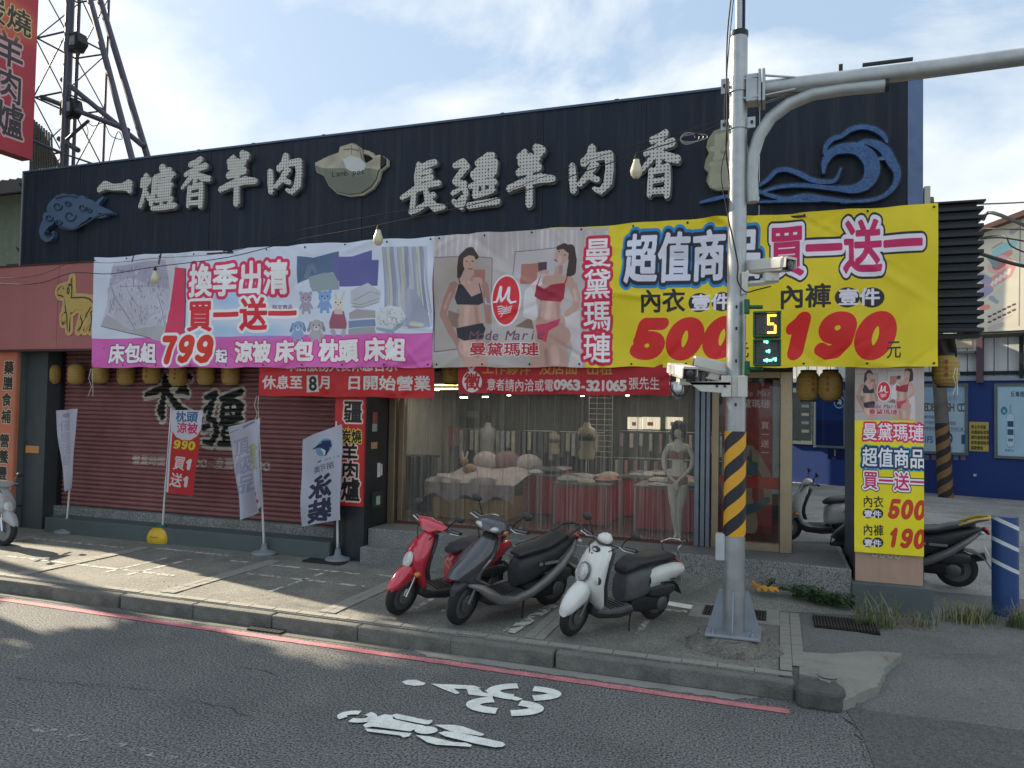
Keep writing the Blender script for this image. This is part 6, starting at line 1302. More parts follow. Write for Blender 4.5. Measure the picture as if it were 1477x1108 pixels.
for k, tx in enumerate(('讓你的每日都是海鮮日','不只是好的海鮮更是新鮮直送','新鮮直送海產批發經營十五年好口碑')): C2.text(tx, .42, 1.16-k*.20, .13, [(.01,(.25,.30,.38))])
C2.rect(0,.72,2.6,.735,(.5,.6,.7)); C2.text('IFS', .42, .30, .32, [(.03,(.10,.38,.60))], latin=.5); C2.ell(.25,.45,.12,.14,(.10,.42,.60)); C2.ell(.25,.45,.06,.07,(.70,.80,.86)); C2.ell(1.75,.48,.2,.2,(.22,.24,.34)); C2.ell(1.75,.46,.13,.13,(.74,.80,.84)); C2.brush([[(1.65,.42,.03),(1.75,.56,.03),(1.85,.42,.03)]], (.22,.24,.34)); C2.text('全國驗證', 1.55, .1, .1, [(.0,(.3,.3,.4))]); C2.rect(2.4,.3,2.6,.62,(.2,.38,.56))
wposter('large pale blue seafood company poster behind the striped wooden pole', 1322, 557, 1392, 650, C2, 'seafood_poster', True)
C3 = Canvas(1.5, 2.4, 300, (.68,.80,.87)); C3.text('反毒是良', .55, 2.05, .2, [(.02,(.15,.25,.35))]); C3.ell(.28,1.55,.14,.14,(.10,.50,.58)); C3.text('海', .2,1.48,.15,[(.01,(.8,.85,.88))]); C3.brush([[(.55,1.72,.05),(.55,1.45,.06),(.55,1.3,.18),(.55,.45,.19)]], (.60,.70,.78)); C3.brush([[(.55,1.30,.15),(.55,.48,.16)]], (.76,.85,.90)); C3.rect(.42,1.0,.68,1.2,(.20,.30,.45)); C3.rect(.42,.72,.68,.92,(.26,.34,.44)); C3.rect(.44,.5,.66,.6,(.4,.5,.6)); C3.text('潔淨好水', .3,.15,.1,[(.01,(.3,.4,.5))])
wposter('pale blue poster of a pump bottle on the blue wall at the picture edge', 1439, 557, 1490, 657, C3, 'bottle_poster', True)
C4 = Canvas(.8, 1.1, 220, (.74,.66,.36)); 
for k, tx in enumerate(('停止外用區','本處為私有地','請勿違規停車','如有違規拖吊','罰款警告')): C4.text(tx, .08, .86-k*.195, .145, [(.05,(.35,.30,.12))], sx=.85)
C4.rect(0,0,.8,.03,(.55,.5,.3)); wposter('yellow no parking notice with brown writing between the two pale posters', 1398, 609, 1426, 651, C4, 'notice_print', None, .02)
stn = thing('sticker_row', 'row of small faded round stickers under the pale blue seafood poster', 'stickers', tuple(wp(1330,660,.02)))
for i in range(7): q = wp(1326+i*10.5,660,.02); wraw(MB(), wl(q)-.06, wl(q)+.06, q.z-.07, q.z+.07, .0, .012).build('sticker', mat('sticker%d'%(i%2),((.20,.12,.20),(.14,.16,.28))[i%2],.6), stn, world=True)
C5 = Canvas(1.0,.5,200,(.04,.08,.27)); C5.text('海鮮專賣門市', .0, .34, .15, [(.01,(.42,.42,.50))]); C5.rect(.4,.1,.46,.3,(.6,.64,.7)); C5.text('15cm', .25,.0,.09,[(.01,(.5,.5,.6))]); wposter('faint white lettering painted on the blue wall under the ocean poster', 1194, 640, 1218, 662, C5, 'wall_lettering', None, .012)
tag(wbox(1404,684,1408,687,0,.04).build('wall_tap', mat('tap_white',(.6,.6,.6),.4)), 'tiny white tap outlet on the bare blue wall', 'tap')
# wooden pole with stripes
PB = gp(1359, 714); WPm = mat('wood_pole_striped', (0.13,0.12,0.105), .85, var=.3, scale=3, bump=.4); t_ = WPm.node_tree; ns_ = t_.nodes; b_ = ns_['Principled BSDF']; old = b_.inputs['Base Color'].links[0].from_socket
tc_ = ns_.new('ShaderNodeTexCoord'); sp_ = ns_.new('ShaderNodeSeparateXYZ'); t_.links.new(tc_.outputs['Object'], sp_.inputs[0])
ang = mth('ARCTAN2', sp_.outputs['X'], mth('MULTIPLY', sp_.outputs['Y'], -1.0)); st_ = mth('FRACT', mth('SUBTRACT', mth('DIVIDE', sp_.outputs['Z'], .38), mth('MULTIPLY', ang, .5/math.pi*2)))
m1_ = ns_.new('ShaderNodeMixRGB'); m1_.inputs[1].default_value = (.24,.13,.05,1); m1_.inputs[2].default_value = (.03,.03,.03,1); t_.links.new(mth('LESS_THAN', st_, .5), m1_.inputs[0])
m2_ = ns_.new('ShaderNodeMixRGB'); t_.links.new(mth('LESS_THAN', sp_.outputs['Z'], 1.95), m2_.inputs[0]); t_.links.new(old, m2_.inputs[1]); t_.links.new(m1_.outputs[0], m2_.inputs[2]); t_.links.new(m2_.outputs[0], b_.inputs['Base Color'])
wq = MB().tube([(0,0,-.1),(-.10,0,2),(-.42,0,8)], [.19,.17,.13], 18).build('utility_pole', WPm, smooth=True); wq.location = (PB[0], PB[1]-.5, .15); tag(wq, 'weathered utility pole with faded orange and black stripes before the blue wall', 'pole')
# tarp, bollard, overhead wires, parked car nose
C6 = thing('hanging_tarp', 'brown cloth hanging below the black corrugated cladding', 'tarp', tuple(at(1366,490,10.2)))
P4 = [at(1350,484,10.2), at(1377,488,10.2), at(1381,520,10.2), at(1352,532,10.2)]
MB().grid(12,14,lambda u,v: tuple((P4[3].lerp(P4[2],u)).lerp(P4[0].lerp(P4[1],u),v)+Vector((0,.03*math.sin(u*9+v*4),.02*math.sin(u*7))))).build('cloth', mat('brown_tarp',(.10,.075,.075),.8,var=.15), C6, world=True, smooth=True)
BL = thing('bollard', 'blue pipe bollard with three white slanting stripes at the lot entrance', 'bollard', (2.35,9.6,.13))
MB().tube([(0,0,0),(0,0,1.08)], .127, 32, cap=False).tube([(0,0,1.0),(0,0,1.08)], .119, 32, cap=False).lathe([(.119,1.08),(.127,1.08),(.127,1.081),(.119,1.081)], n=32).build('pipe', mat('bollard_blue',(.022,.065,.20),.4,var=.12,streak=.2,dirt=(.02,.04,.09)), BL, smooth=True)
MB().lathe([(0,.93),(.118,.93),(.118,.94),(0,.94)], n=24).build('fill', M_DARK, BL)
for z0, k in ((.52,0),(.76,1),(.99,2)):
    rg = []; N_ = 40
    for i in range(N_+1):
        a = math.pi+.0+math.pi*2*i/N_-.3; h = z0+.0-.12*math.sin((a-math.pi)/2*1.0) if False else z0-.10*(math.cos(a)*.6+.0)
        rg.append((math.cos(a)*.1285, math.sin(a)*.1285, h)); 
    vs = []; 
    for x, y, z in rg: vs += [(x,y,z),(x,y,min(1.078,z+.044))]
    MB().add(vs, [(2*i,2*i+2,2*i+3,2*i+1) for i in range(N_)]).build('white_stripe', mat('stripe_white',(.62,.66,.68),.4), BL, smooth=True)
ow = [([(1477,292),(1430,294),(1352,296)],'uppermost thin wire stretching to the corrugated cladding'),([(1500,335),(1432,307),(1418,317)],'thick dark cable drooping above the cream billboard'),([(1500,332),(1440,330),(1414,330)],'level wire crossing just under the billboard gable'),([(1500,352),(1445,343),(1414,345)],'slack wire crossing the upper billboard'),([(1500,388),(1460,380),(1414,366)],'heavy grey cable crossing the middle of the billboard'),([(1500,372),(1460,356),(1448,340),(1414,343)],'curling wire hanging over the teal billboard drawing')]
for pts, lb in ow: wire('overhead_wire', lb, [at(x,y,13+i*.2) for i,(x,y) in enumerate(pts)], .012 if 'cable' not in lb else .028, mat('wire_grey',(.05,.05,.055),.6), 'wires over the parking lot')
cr_ = thing('parked_car', 'white car just entering the picture edge beyond the blue bollard', 'car', (6.75,18.6,.15)); 
rg = []
for x, zt2, zb2, hw in ((-.05,.62,.35,.30),(.03,.80,.28,.62),(.25,.90,.25,.76),(.9,1.0,.22,.80),(1.3,1.42,.22,.80),(2.0,1.5,.22,.80),(3.2,1.45,.22,.80),(3.9,1.0,.3,.76),(4.0,.7,.4,.6)):
    rg.append([(x, math.copysign(abs(math.sin(a))**.5, math.sin(a))*hw, zb2+(zt2-zb2)*(.5+.5*math.copysign(abs(math.cos(a))**.6, math.cos(a)))) for a in [2*math.pi*i/20 for i in range(20)]])
MB().loft(rg).build('body', mat('car_white',(.6,.62,.63),.2,coat=1), cr_, smooth=True)
for x in (.75,3.1):
    for y in (-.78,.66): MB().lathe([(.0,0),(.29,0),(.30,.03),(.30,.10),(.28,.12),(0,.12)], (x,y,.30), 'Y', 22).build('wheel', M_RUB, cr_)
for y in (-.55,.4): MB().ell((.06,y,.66), (.06,.14,.07)).build('headlight', mat('lamp_clear',(.5,.52,.55),.1), cr_, smooth=True)
cr_.rotation_euler = (0,0,R(-8))
# ---------------------------------------------------------------- weeds and grass
def blades(name, cx, cy, z, n, spread, h, m, label=None, lean=.5, seed=1, ry=1.0):
    rs = random.Random(seed); mb = MB()
    for i in range(n):
        a = rs.uniform(0,6.28); r = spread*rs.random()**.7; x, y = cx+math.cos(a)*r, cy+math.sin(a)*r*ry; hh_ = h*rs.uniform(.4,1.15); la = rs.uniform(0,6.28); l = hh_*lean*rs.uniform(.2,2.4); w = rs.uniform(.003,.006); ca, sa = math.cos(la), math.sin(la)
        p = [(x,y,z),(x+ca*l*.25,y+sa*l*.25,z+hh_*.55),(x+ca*l*.7,y+sa*l*.7,z+hh_*.9),(x+ca*l*1.1,y+sa*l*1.1,z+hh_*(.95-.25*rs.random()))]
        vs = []
        for k, q in enumerate(p): ww = w*(1-k/3.2); vs += [(q[0]-sa*ww,q[1]+ca*ww,q[2]),(q[0]+sa*ww,q[1]-ca*ww,q[2])]
        mb.add(vs, [(0,1,3,2),(2,3,5,4),(4,5,7,6)])
    return tag(mb.build(name, m, fixn=False), label, None, None, 'stuff')
def leafm(name, c): 
    m = mat(name, c, .6, var=.35, scale=9); b = m.node_tree.nodes['Principled BSDF']; b.inputs['Subsurface Weight'].default_value = 0; return m
MGR, MGY, MGD = leafm('grass_green',(.085,.125,.035)), leafm('dry_grass',(.26,.22,.10)), leafm('weed_green',(.035,.085,.022))
for i, (x, y, n, sp_2, h, m) in enumerate(((1258,903,80,.20,.24,MGR),(1262,900,45,.24,.32,MGY),(1300,900,40,.3,.16,MGY),(1335,902,30,.12,.12,MGR),(1325,905,24,.2,.20,MGY),(1385,896,80,.20,.22,MGR),(1395,900,60,.30,.26,MGY),(1420,897,60,.2,.18,MGR),(1470,905,80,.12,.2,MGR),(1475,900,60,.15,.24,MGY),(1160,878,0,0,0,MGR))):
    if n: blades('grass', *gp(x, y), .145, n, sp_2, h, m, seed=i+3, ry=.6)
wd = MB(); rs = random.Random(5)
def weed_patch(cx, cy, z, n, sx, sy, hmax):
    for i in range(n):
        x, y, zz_ = cx+rs.uniform(-sx,sx), cy+rs.uniform(-sy,sy), z+rs.random()**1.5*hmax; a = rs.uniform(0,6.28); s = rs.uniform(.010,.024); t_ = rs.uniform(-.6,.6); u = Vector((math.cos(a),math.sin(a),t_*.7))*s; v = Vector((-math.sin(a),math.cos(a),rs.uniform(-.5,.8)))*s*.6; c = Vector((x,y,zz_))
        wd.add([tuple(c-u),tuple(c-v),tuple(c+u),tuple(c+v)], [(0,1,2,3)])
for (px_, py_, n, sx, sy, h) in ((1165,855,500,.16,.06,.13),(1190,862,420,.16,.06,.12),(1215,866,300,.12,.05,.13),(1140,846,160,.12,.05,.07),(1112,838,60,.05,.03,.08)):
    x, z = fp(px_, py_, 9.0); weed_patch(x, 8.98, max(.15, z-.05), n, sx, sy, h)
tag(wd.build('weeds', MGD, fixn=False), kind='stuff')
kw = MB(); wd = kw
for px_, py_, n in ((238,872,160),(8,835,80),(1215,1009,20)): x, y = gp(px_, py_, .02); weed_patch(x, y-.02, .0, n, .10, .035, .12)
tag(kw.build('kerb_weeds', MGY, fixn=False), kind='stuff')
db = MB(); rs2 = random.Random(9)
for (px_, py_, n, sx, sy) in ((545,925,70,.35,.05),(500,915,40,.3,.04),(1300,905,60,.5,.1),(1290,950,30,.15,.1),(600,930,20,.4,.04),(1150,790,50,.4,.5),(560,830,20,.8,.3),(300,850,14,1.2,.3),(800,900,12,1,.4),(1400,915,30,.5,.1)):
    x0_, y0_ = gp(px_, py_, .02 if py_ > 910 and px_ < 700 else .15); zq = .006 if py_ > 910 and px_ < 700 else .153
    for i in range(n):
        x, y = x0_+rs2.gauss(0,sx*.5), y0_+rs2.gauss(0,sy*.5); a = rs2.uniform(0,6.28); s = rs2.uniform(.006,.018); u = Vector((math.cos(a),math.sin(a),.2))*s; v = Vector((-math.sin(a),math.cos(a),.3))*s*.6; c = Vector((x,y,zq+s*.3)); db.add([tuple(c-u),tuple(c-v),tuple(c+u),tuple(c+v)], [(0,1,2,3)])
tag(db.build('leaf_litter', mat('litter_brown',(.22,.16,.08),.8,var=.4,scale=20), fixn=False), kind='stuff')
ox = thing('crumpled_cloth', 'crumpled orange yellow cloth strip lying on the ramp by the weeds', 'cloth', (*gp(1103,846),.2)); cm_ = MB(); x0_, y0_ = gp(1103,846); rs2 = random.Random(4); y0_ = 8.95
def cl_fn(u, v): return (.02+x0_+(u-.5)*.26+.02*math.sin(v*9), y0_+(v-.5)*.10, .33+.035*abs(math.sin(u*11+v*3))+.02*math.sin(u*23+v*7)-.03*(v<.3))
MB().grid(24,8,cl_fn).build('cloth_strip', mat('orange_cloth',(.58,.27,.02),.7,var=.2), ox, world=True, smooth=True); q = at(1090,840,8.9); MB().tube([(q.x-.04,8.95,.40),(q.x+.02,8.93,.36),(x0_-.08,8.93,.345)], .012, 6).build('cloth_tail', mat('orange_cloth',(.58,.27,.02)), ox, world=True)
# ---------------------------------------------------------------- unseen trees added beyond the frame to shade the road
def tree(label, x, y, h0, h1, r, n, seed):
    rs = random.Random(seed); t = thing('shade_tree', label, 'tree', (x,y,0), 0, 'street trees along the road'); zc = (h0+h1)/2
    MB().tube([(0,0,0),(.05,.02,h0*.5),(.0,0,h0+.4),(.1,0,zc+.5)], [.20,.16,.12,.05], 12).build('trunk', mat('tree_bark',(.09,.07,.05),.9,bump=.6,bscale=14), t, smooth=True)
    lb = MB()
    for k in range(7): a = k*.9+rs.random(); lb.tube([(0,0,h0-.2+k*.3),(math.cos(a)*r*.4,math.sin(a)*r*.4,h0+.6+k*.35),(math.cos(a)*r*.75,math.sin(a)*r*.75,h0+1.1+k*.4)], [.07,.05,.02], 6)
    lb.build('limb', mat('tree_bark',(.09,.07,.05)), t); cr2 = MB(); cs = [(rs.uniform(-.6,.6)*r, rs.uniform(-.6,.6)*r, rs.uniform(h0,h1), rs.uniform(.35,.6)*r) for _ in range(16)]
    for i in range(n):
        c = rs.choice(cs); a, b = rs.uniform(0,6.28), math.acos(rs.uniform(-1,1)); q = c[3]*rs.random()**.35; p = Vector((c[0]+q*math.sin(b)*math.cos(a), c[1]+q*math.sin(b)*math.sin(a), c[2]+q*math.cos(b)*.8))
        s = rs.uniform(.10,.17); u = Vector((rs.gauss(0,1),rs.gauss(0,1),rs.gauss(0,.6))).normalized()*s; v = u.cross(Vector((rs.gauss(0,1),rs.gauss(0,1),rs.gauss(0,1)))).normalized()*s*.55; cr2.add([tuple(p-u),tuple(p-v),tuple(p+u),tuple(p+v)], [(0,1,2,3)])
    cr2.build('crown', MGD, t, fixn=False)
TREES = True
if TREES:
    tree('nearest street tree on the pavement, with a low dense crown', -15.8, 5.9, 3.0, 8.8, 2.0, 10500, 1)
    tree('slender street tree leaning over the pavement, its crown above the neighbours', -17.9, 8.15, 6.3, 11.2, 1.4, 8500, 6)
    tree('second street tree along the kerb, taller than the nearest', -20.2, 6.3, 3.6, 10.8, 2.5, 10500, 2)
    tree('high crowned street tree before the green neighbour wall', -21.8, 10.1, 10.0, 14.0, 2.3, 9500, 3)
    tree('tallest street tree standing closest to the traffic lanes', -25.4, 6.9, 5.0, 13.0, 3.0, 10500, 4)
# ---------------------------------------------------------------- scooters
M_SEAT = mat('black_vinyl_seat', (0.028,0.028,0.032), .5, var=.15, bump=.15, bscale=60)
M_BPL = mat('black_body_plastic', (0.035,0.036,0.038), .5, var=.2, dirt=(.09,.085,.075), dirt_amt=.35, dscale=5)
M_GPL = mat('grey_body_plastic', (0.10,0.10,0.105), .5, var=.15, dirt=(.16,.15,.13), dirt_amt=.4, dscale=5)
M_CHR = mat('chrome', (0.6,0.6,0.6), .15, metal=1.0); M_CLR = mat('clear_lamp_lens', (0.50,0.52,0.50), .08, var=.3, scale=25, coat=1); M_AMBL = mat('amber_lens', (0.55,0.18,0.02), .15, coat=1)
M_REDL = mat('red_lens', (0.35,0.02,0.015), .15, coat=1); M_RIM = mat('wheel_alloy', (0.16,0.165,0.17), .4, metal=.6); M_TYRE = mat('scooter_tyre', (0.018,0.018,0.019), .85, var=.2, dirt=(.06,.055,.045), dirt_amt=.4, dscale=9)
M_SILV = mat('silver_grey_trim', (0.20,0.195,0.19), .35, metal=.35, var=.12, dirt=(.2,.19,.17), dirt_amt=.3); M_PLATE = mat('number_plate_white', (.6,.6,.58), .5)
def paint(n, c): return mat(n, c, .22, var=.06, coat=.8, dirt=tuple(v*.6+.05 for v in c), dirt_amt=.22, dscale=7)
P_RED, P_WHT, P_BLK = paint('red_scooter_paint', (.52,.025,.05)), paint('white_scooter_paint', (.68,.68,.64)), paint('charcoal_scooter_paint', (.045,.047,.055))
AX0, AX1 = Vector((.62,0,.24)), Vector((.30,0,1.0)); AXD = (AX1-AX0).normalized()
def ringx(x, zl, zh, hw, p=.75, n=18, tilt=0.0):
    zc, hh = (zl+zh)/2, (zh-zl)/2
    return [(x+tilt*hh*math.cos(a), math.copysign(abs(math.sin(a))**p, math.sin(a))*hw, zc+math.copysign(abs(math.cos(a))**p, math.cos(a))*hh) for a in [2*math.pi*i/n for i in range(n)]]
def ringz(x, z, w, d, p=.8, n=20, back=.5):
    return [(x+(d if math.cos(a) > 0 else d*back)*math.copysign(abs(math.cos(a))**p, math.cos(a)), math.copysign(abs(math.sin(a))**p, math.sin(a))*w, z) for a in [2*math.pi*i/n for i in range(n)]]
def scooter(label, kind, loc, rz, lean=-7, steer=24, scale=.94, paint_=None, detail=True):
    t = thing('scooter', label, 'scooter', (loc[0],loc[1],loc[2] if len(loc) > 2 else .152), rz, 'scooters parked around the shop'); t.scale = (scale,)*3; t.rotation_euler = (R(lean),0,rz)
    pm = paint_; Ms = Matrix.Rotation(R(steer), 4, AXD); T = Matrix.Translation(AX0) @ Ms @ Matrix.Translation(-AX0)
    def st(mb): mb.v = [tuple(T @ Vector(p)) for p in mb.v]; return mb
    def B(name, mb, m, par=t, smooth=True, **k): return mb.build(name, m, par, smooth=smooth, angle=k.pop('angle', 55), **k)
    low = {'sport': M_SILV}.get(kind, M_GPL)
    # wheels
    def wheel(cx, fr):
        R_ = .235; pr = []; n = 10
        for i in range(n+1): a = math.pi*i/n; pr.append((R_-.045+.045*math.sin(a)*1.0, -.045*math.cos(a)*1.05))
        pr = [(R_-.075,-.042)]+pr+[(R_-.075,.042)]
        mb = MB(); N_ = 28
        for r, h in pr:
            for k in range(N_): a = 2*math.pi*k/N_; mb.v.append((cx+r*math.cos(a), h, .235+r*math.sin(a)))
        m_ = len(pr); mb.f = [(i*N_+k, i*N_+(k+1)%N_, (i+1)*N_+(k+1)%N_, (i+1)*N_+k) for i in range(m_-1) for k in range(N_)]
        w = B('front_wheel' if fr else 'rear_wheel', st(mb) if fr else mb, M_TYRE)
        rm = MB().lathe([(.165,-.035),(.172,-.035),(.172,.035),(.165,.035)], (cx,0,.235), 'Y', 28).lathe([(0,-.045),(.035,-.045),(.035,.045),(0,.045)], (cx,0,.235), 'Y', 14)
        for k in range(5): a = 2*math.pi*k/5; rm.tube([(cx+.03*math.cos(a),0,.235+.03*math.sin(a)),(cx+.168*math.cos(a+.2),0,.235+.168*math.sin(a+.2))], .013, 6)
        B('rim', st(rm) if fr else rm, M_RIM, w)
        if fr: B('brake_disc', st(MB().lathe([(.04,.05),(.09,.05),(.09,.054),(.04,.054)], (cx,0,.235), 'Y', 22)), M_CHR, w)
    wheel(.62, True); wheel(-.60, False)
    fk = MB()
    for s in (-1,1): fk.tube([(.62,s*.068,.235),(.545,s*.07,.42),(.49,s*.06,.60)], [.020,.022,.022], 8)
    for s in (-1,1): B('fork_leg', st(MB().tube([(.62,s*.068,.235),(.545,s*.07,.42),(.49,s*.06,.60)], [.020,.022,.022], 8)), M_RIM if kind != 'round' else M_CHR)
    # front fender
    if kind == 'retro': fr_ = [ (.46,.36,.56,.05),(.52,.36,.61,.085),(.62,.34,.60,.105),(.72,.31,.54,.10),(.80,.28,.46,.085),(.86,.27,.38,.05) ]
    elif kind == 'sport': fr_ = [(.46,.40,.50,.05),(.55,.42,.515,.065),(.65,.42,.51,.065),(.75,.38,.48,.06),(.83,.34,.42,.035)]
    else: fr_ = [(.48,.38,.56,.05),(.54,.38,.60,.075),(.62,.37,.58,.09),(.71,.34,.53,.085),(.78,.32,.45,.07),(.83,.31,.38,.04)]
    B('front_fender', st(MB().loft([ringx(*q, p=.85) for q in fr_])), pm if kind != 'sport' else M_BPL)
    # leg shield and nose
    if kind == 'sport': sh = [(.36,.34,.08,.06),(.46,.40,.11,.10),(.58,.455,.115,.17),(.63,.50,.12,.20),(.585,.57,.145,.19),(.51,.67,.17,.16),(.43,.77,.165,.12),(.37,.86,.12,.08),(.33,.93,.07,.05)]
    elif kind == 'retro': sh = [(.36,.28,.13,.04),(.40,.36,.19,.05),(.43,.46,.205,.075),(.45,.58,.205,.11),(.43,.70,.20,.12),(.39,.82,.185,.10),(.345,.92,.165,.075),(.32,.97,.12,.05)]
    else: sh = [(.38,.30,.10,.04),(.42,.40,.15,.06),(.46,.52,.16,.10),(.46,.62,.175,.125),(.43,.72,.175,.12),(.38,.82,.15,.10),(.34,.90,.10,.07),(.32,.95,.06,.05)]
    N_ = 22
    B('front_apron', MB().loft([ringz(*q, n=N_, back=.35) for q in sh]), pm)
    ins = [(x-.055, z, w*.97, .035) for x, z, w, d in sh[1:-1]]
    B('inner_apron', MB().loft([ringz(x, z, w, d, n=16, back=1.3) for x, z, w, d in ins]), M_BPL if kind != 'sport' else M_GPL)
    # floor, lower skirt
    B('floorboard', MB().loft([ringx(x,zl,zh,hw,p=.35) for x,zl,zh,hw in ((.40,.25,.31,.12),(.30,.235,.29,.165),(.10,.225,.285,.175),(-.06,.235,.30,.17))]), M_GPL if kind == 'retro' else M_BPL, angle=30)
    B('belly_pan', MB().loft([ringx(x,zl,zh,hw,p=.6) for x,zl,zh,hw in ((.44,.22,.36,.07),(.34,.17,.30,.12),(.1,.15,.25,.15),(-.1,.16,.26,.14),(-.2,.2,.3,.10))]), M_BPL)
    if kind == 'sport':
        for s in (-1,1):
            pts = [(.66,s*.07,.44),(.52,s*.125,.395),(.42,s*.15,.33),(.28,s*.175,.245),(.10,s*.185,.225),(-.12,s*.185,.27),(-.34,s*.185,.37),(-.55,s*.175,.50),(-.72,s*.14,.63),(-.84,s*.08,.72)]
            B('side_skirt', MB().tube(pts, [.02,.04,.055,.055,.045,.045,.05,.045,.035,.02], 12, flat=1.0), low)
            B('nose_stripe', MB().loft([[ (x+dx, s*(y+.006), z+dz) for dx,dz in ((0,.0),(.0,h),(-.004,h),(-.004,0))] for x,y,z,h in ((.66,.075,.50,.01),(.60,.125,.555,.05),(.53,.145,.61,.055),(.46,.16,.68,.012))]), mat('pale_decal',(.45,.47,.5),.3), smooth=False)
    # body under the seat
    bd = {'retro': ((.0,.30,.60,.11),(-.06,.29,.66,.145),(-.22,.30,.70,.165),(-.42,.36,.71,.165),(-.62,.44,.71,.15),(-.78,.54,.70,.11),(-.86,.60,.67,.05)),
          'sport': ((-.02,.30,.58,.09),(-.10,.30,.64,.125),(-.26,.35,.67,.145),(-.46,.45,.70,.145),(-.66,.57,.75,.115),(-.80,.66,.775,.07),(-.90,.70,.76,.035)),
          'round': ((.0,.30,.60,.11),(-.08,.30,.68,.15),(-.26,.32,.71,.17),(-.46,.38,.73,.17),(-.66,.48,.74,.14),(-.82,.60,.73,.09),(-.88,.64,.71,.05))}[kind]
    B('seat_body', MB().loft([ringx(*q, p=.7) for q in bd]), M_GPL if kind == 'retro' else (M_BPL if kind == 'sport' else pm))
    if kind == 'retro':
        for s in (-1,1):
            pn = MB().loft([[(x, s*(.128+o), zl+(zh-zl)*q) for q, o in ((0,.0),(.12,.045),(.5,.062),(.88,.045),(1,.0))] for x,zl,zh in ((-.30,.47,.60),(-.34,.44,.66),(-.50,.45,.69),(-.68,.49,.70),(-.80,.54,.69),(-.84,.57,.67))], cap=False)
            B('side_cover', pn, pm)
            B('cover_vent', MB().box(-.58,-.46,s*.186-.004,s*.186+.004,.495,.512).box(-.70,-.61,s*.176-.004,s*.176+.004,.52,.535), M_RUB, smooth=False)
    # seat
    se_ = {'sport': ((-.02,.62,.66,.08),(-.10,.63,.70,.12),(-.24,.65,.725,.135),(-.38,.67,.74,.14),(-.50,.71,.785,.13),(-.64,.75,.82,.11),(-.76,.78,.825,.08),(-.80,.79,.81,.04)),
           'retro': ((.04,.62,.68,.07),(-.02,.62,.74,.115),(-.14,.66,.79,.14),(-.32,.69,.80,.15),(-.50,.70,.81,.145),(-.66,.71,.80,.13),(-.78,.715,.77,.09),(-.82,.72,.75,.04))}.get(kind, ((.04,.64,.68,.08),(-.04,.66,.74,.12),(-.22,.69,.78,.145),(-.40,.71,.80,.145),(-.58,.73,.82,.135),(-.72,.75,.81,.10),(-.78,.755,.78,.05)))
    B('seat', MB().loft([ringx(*q, p=.8) for q in se_]), M_SEAT)
    # handlebar
    hz = 1.0
    if kind == 'sport': cw = [ringz(x,z,w,d,n=20) for x,z,w,d in ((.33,.93,.08,.06),(.36,.955,.17,.10),(.34,1.0,.19,.11),(.30,1.045,.15,.08),(.26,1.075,.07,.04))]
    elif kind == 'retro': cw = [ringz(x,z,w,d,n=20) for x,z,w,d in ((.31,.985,.05,.04),(.31,1.01,.085,.06),(.30,1.05,.09,.065),(.28,1.085,.05,.04))]
    else: cw = [ringz(x,z,w,d,n=20) for x,z,w,d in ((.33,.92,.05,.05),(.34,.955,.11,.075),(.32,1.0,.20,.07),(.29,1.035,.22,.05),(.27,1.055,.10,.03))]
    B('handlebar_cowl', st(MB().loft(cw)), pm if kind != 'sport' else P_BLK)
    if kind == 'retro': B('meter_ring', st(MB().lathe([(.075,0),(.088,.01),(.075,.022),(0,.022)], (.30,0,.975), n=18)), M_BPL)
    B('handlebar', st(MB().tube([(.22,-.34,1.0),(.26,-.16,.985),(.29,0,.98),(.26,.16,.985),(.22,.34,1.0)], .013, 8)), M_RIM)
    for s in (-1,1):
        B('grip', st(MB().tube([(.225,s*.215,.99),(.205,s*.355,1.0)], .019, 10)), M_RUB)
        B('brake_lever', st(MB().tube([(.27,s*.17,.985),(.285,s*.25,.975),(.25,s*.36,.985)], .007, 6)), M_CHR)
        mr = B('mirror_stalk', st(MB().tube([(.265,s*.19,1.0),(.27,s*.22,1.07),(.25,s*.28,1.14)], .007, 6)), M_RUB)
        mb = MB().ell((.24,s*.32,1.165), (.022,.062,.042), 14, 8); B('mirror', st(mb), M_BPL, mr)
        B('mirror_glass', st(MB().ell((.222,s*.32,1.165), (.008,.053,.034), 12, 6)), mat('mirror_glass',(.35,.38,.42),.05,metal=1), mr)
    # lamps
    if kind == 'retro':
        Mh = Matrix.Rotation(R(-14),3,'Y')
        B('headlight_bezel', MB().ell((.560,0,.70), (.030,.088,.105), 20, 10, Mh), M_RIM); B('headlight', MB().ell((.572,0,.70), (.030,.075,.092), 20, 10, Mh), M_CLR)
        for s in (-1,1): B('turn_signal', MB().ell((.500,s*.155,.63), (.035,.030,.058), 12, 8), M_CLR); B('signal_shroud', MB().ell((.486,s*.16,.63), (.035,.036,.072), 12, 8), M_BPL)
        B('badge', MB().box(.452,.458,-.05,.07,.835,.842).box(.447,.453,-.035,-.015,.86,.885).box(.444,.450,-.03,.0,.852,.858), M_RUB, smooth=False)
        B('crest_bezel', MB().ell((.415,0,.925), (.03,.06,.035), 14, 8), M_BPL); B('crest_lamp', MB().ell((.428,0,.925), (.025,.035,.02), 12, 8), M_CLR)
    elif kind == 'sport':
        for s in (-1,1):
            B('headlight', st(MB().loft([ringx(*q, p=.9, n=12) for q in ((.36,.945,.975,.02),(.41,.94,.985,.04),(.45,.95,.98,.03))]) if False else MB().ell((.415,s*.075,.975), (.045,.075,.030), 14, 8, Matrix.Rotation(R(-s*28),3,'Z') @ Matrix.Rotation(R(s*18),3,'X'))), M_CLR)
            B('turn_signal', st(MB().ell((.35,s*.165,.965), (.04,.035,.028), 12, 8)), M_AMBL)
        B('tail_lamp', MB().ell((-.90,0,.76), (.035,.07,.03), 12, 8), M_REDL)
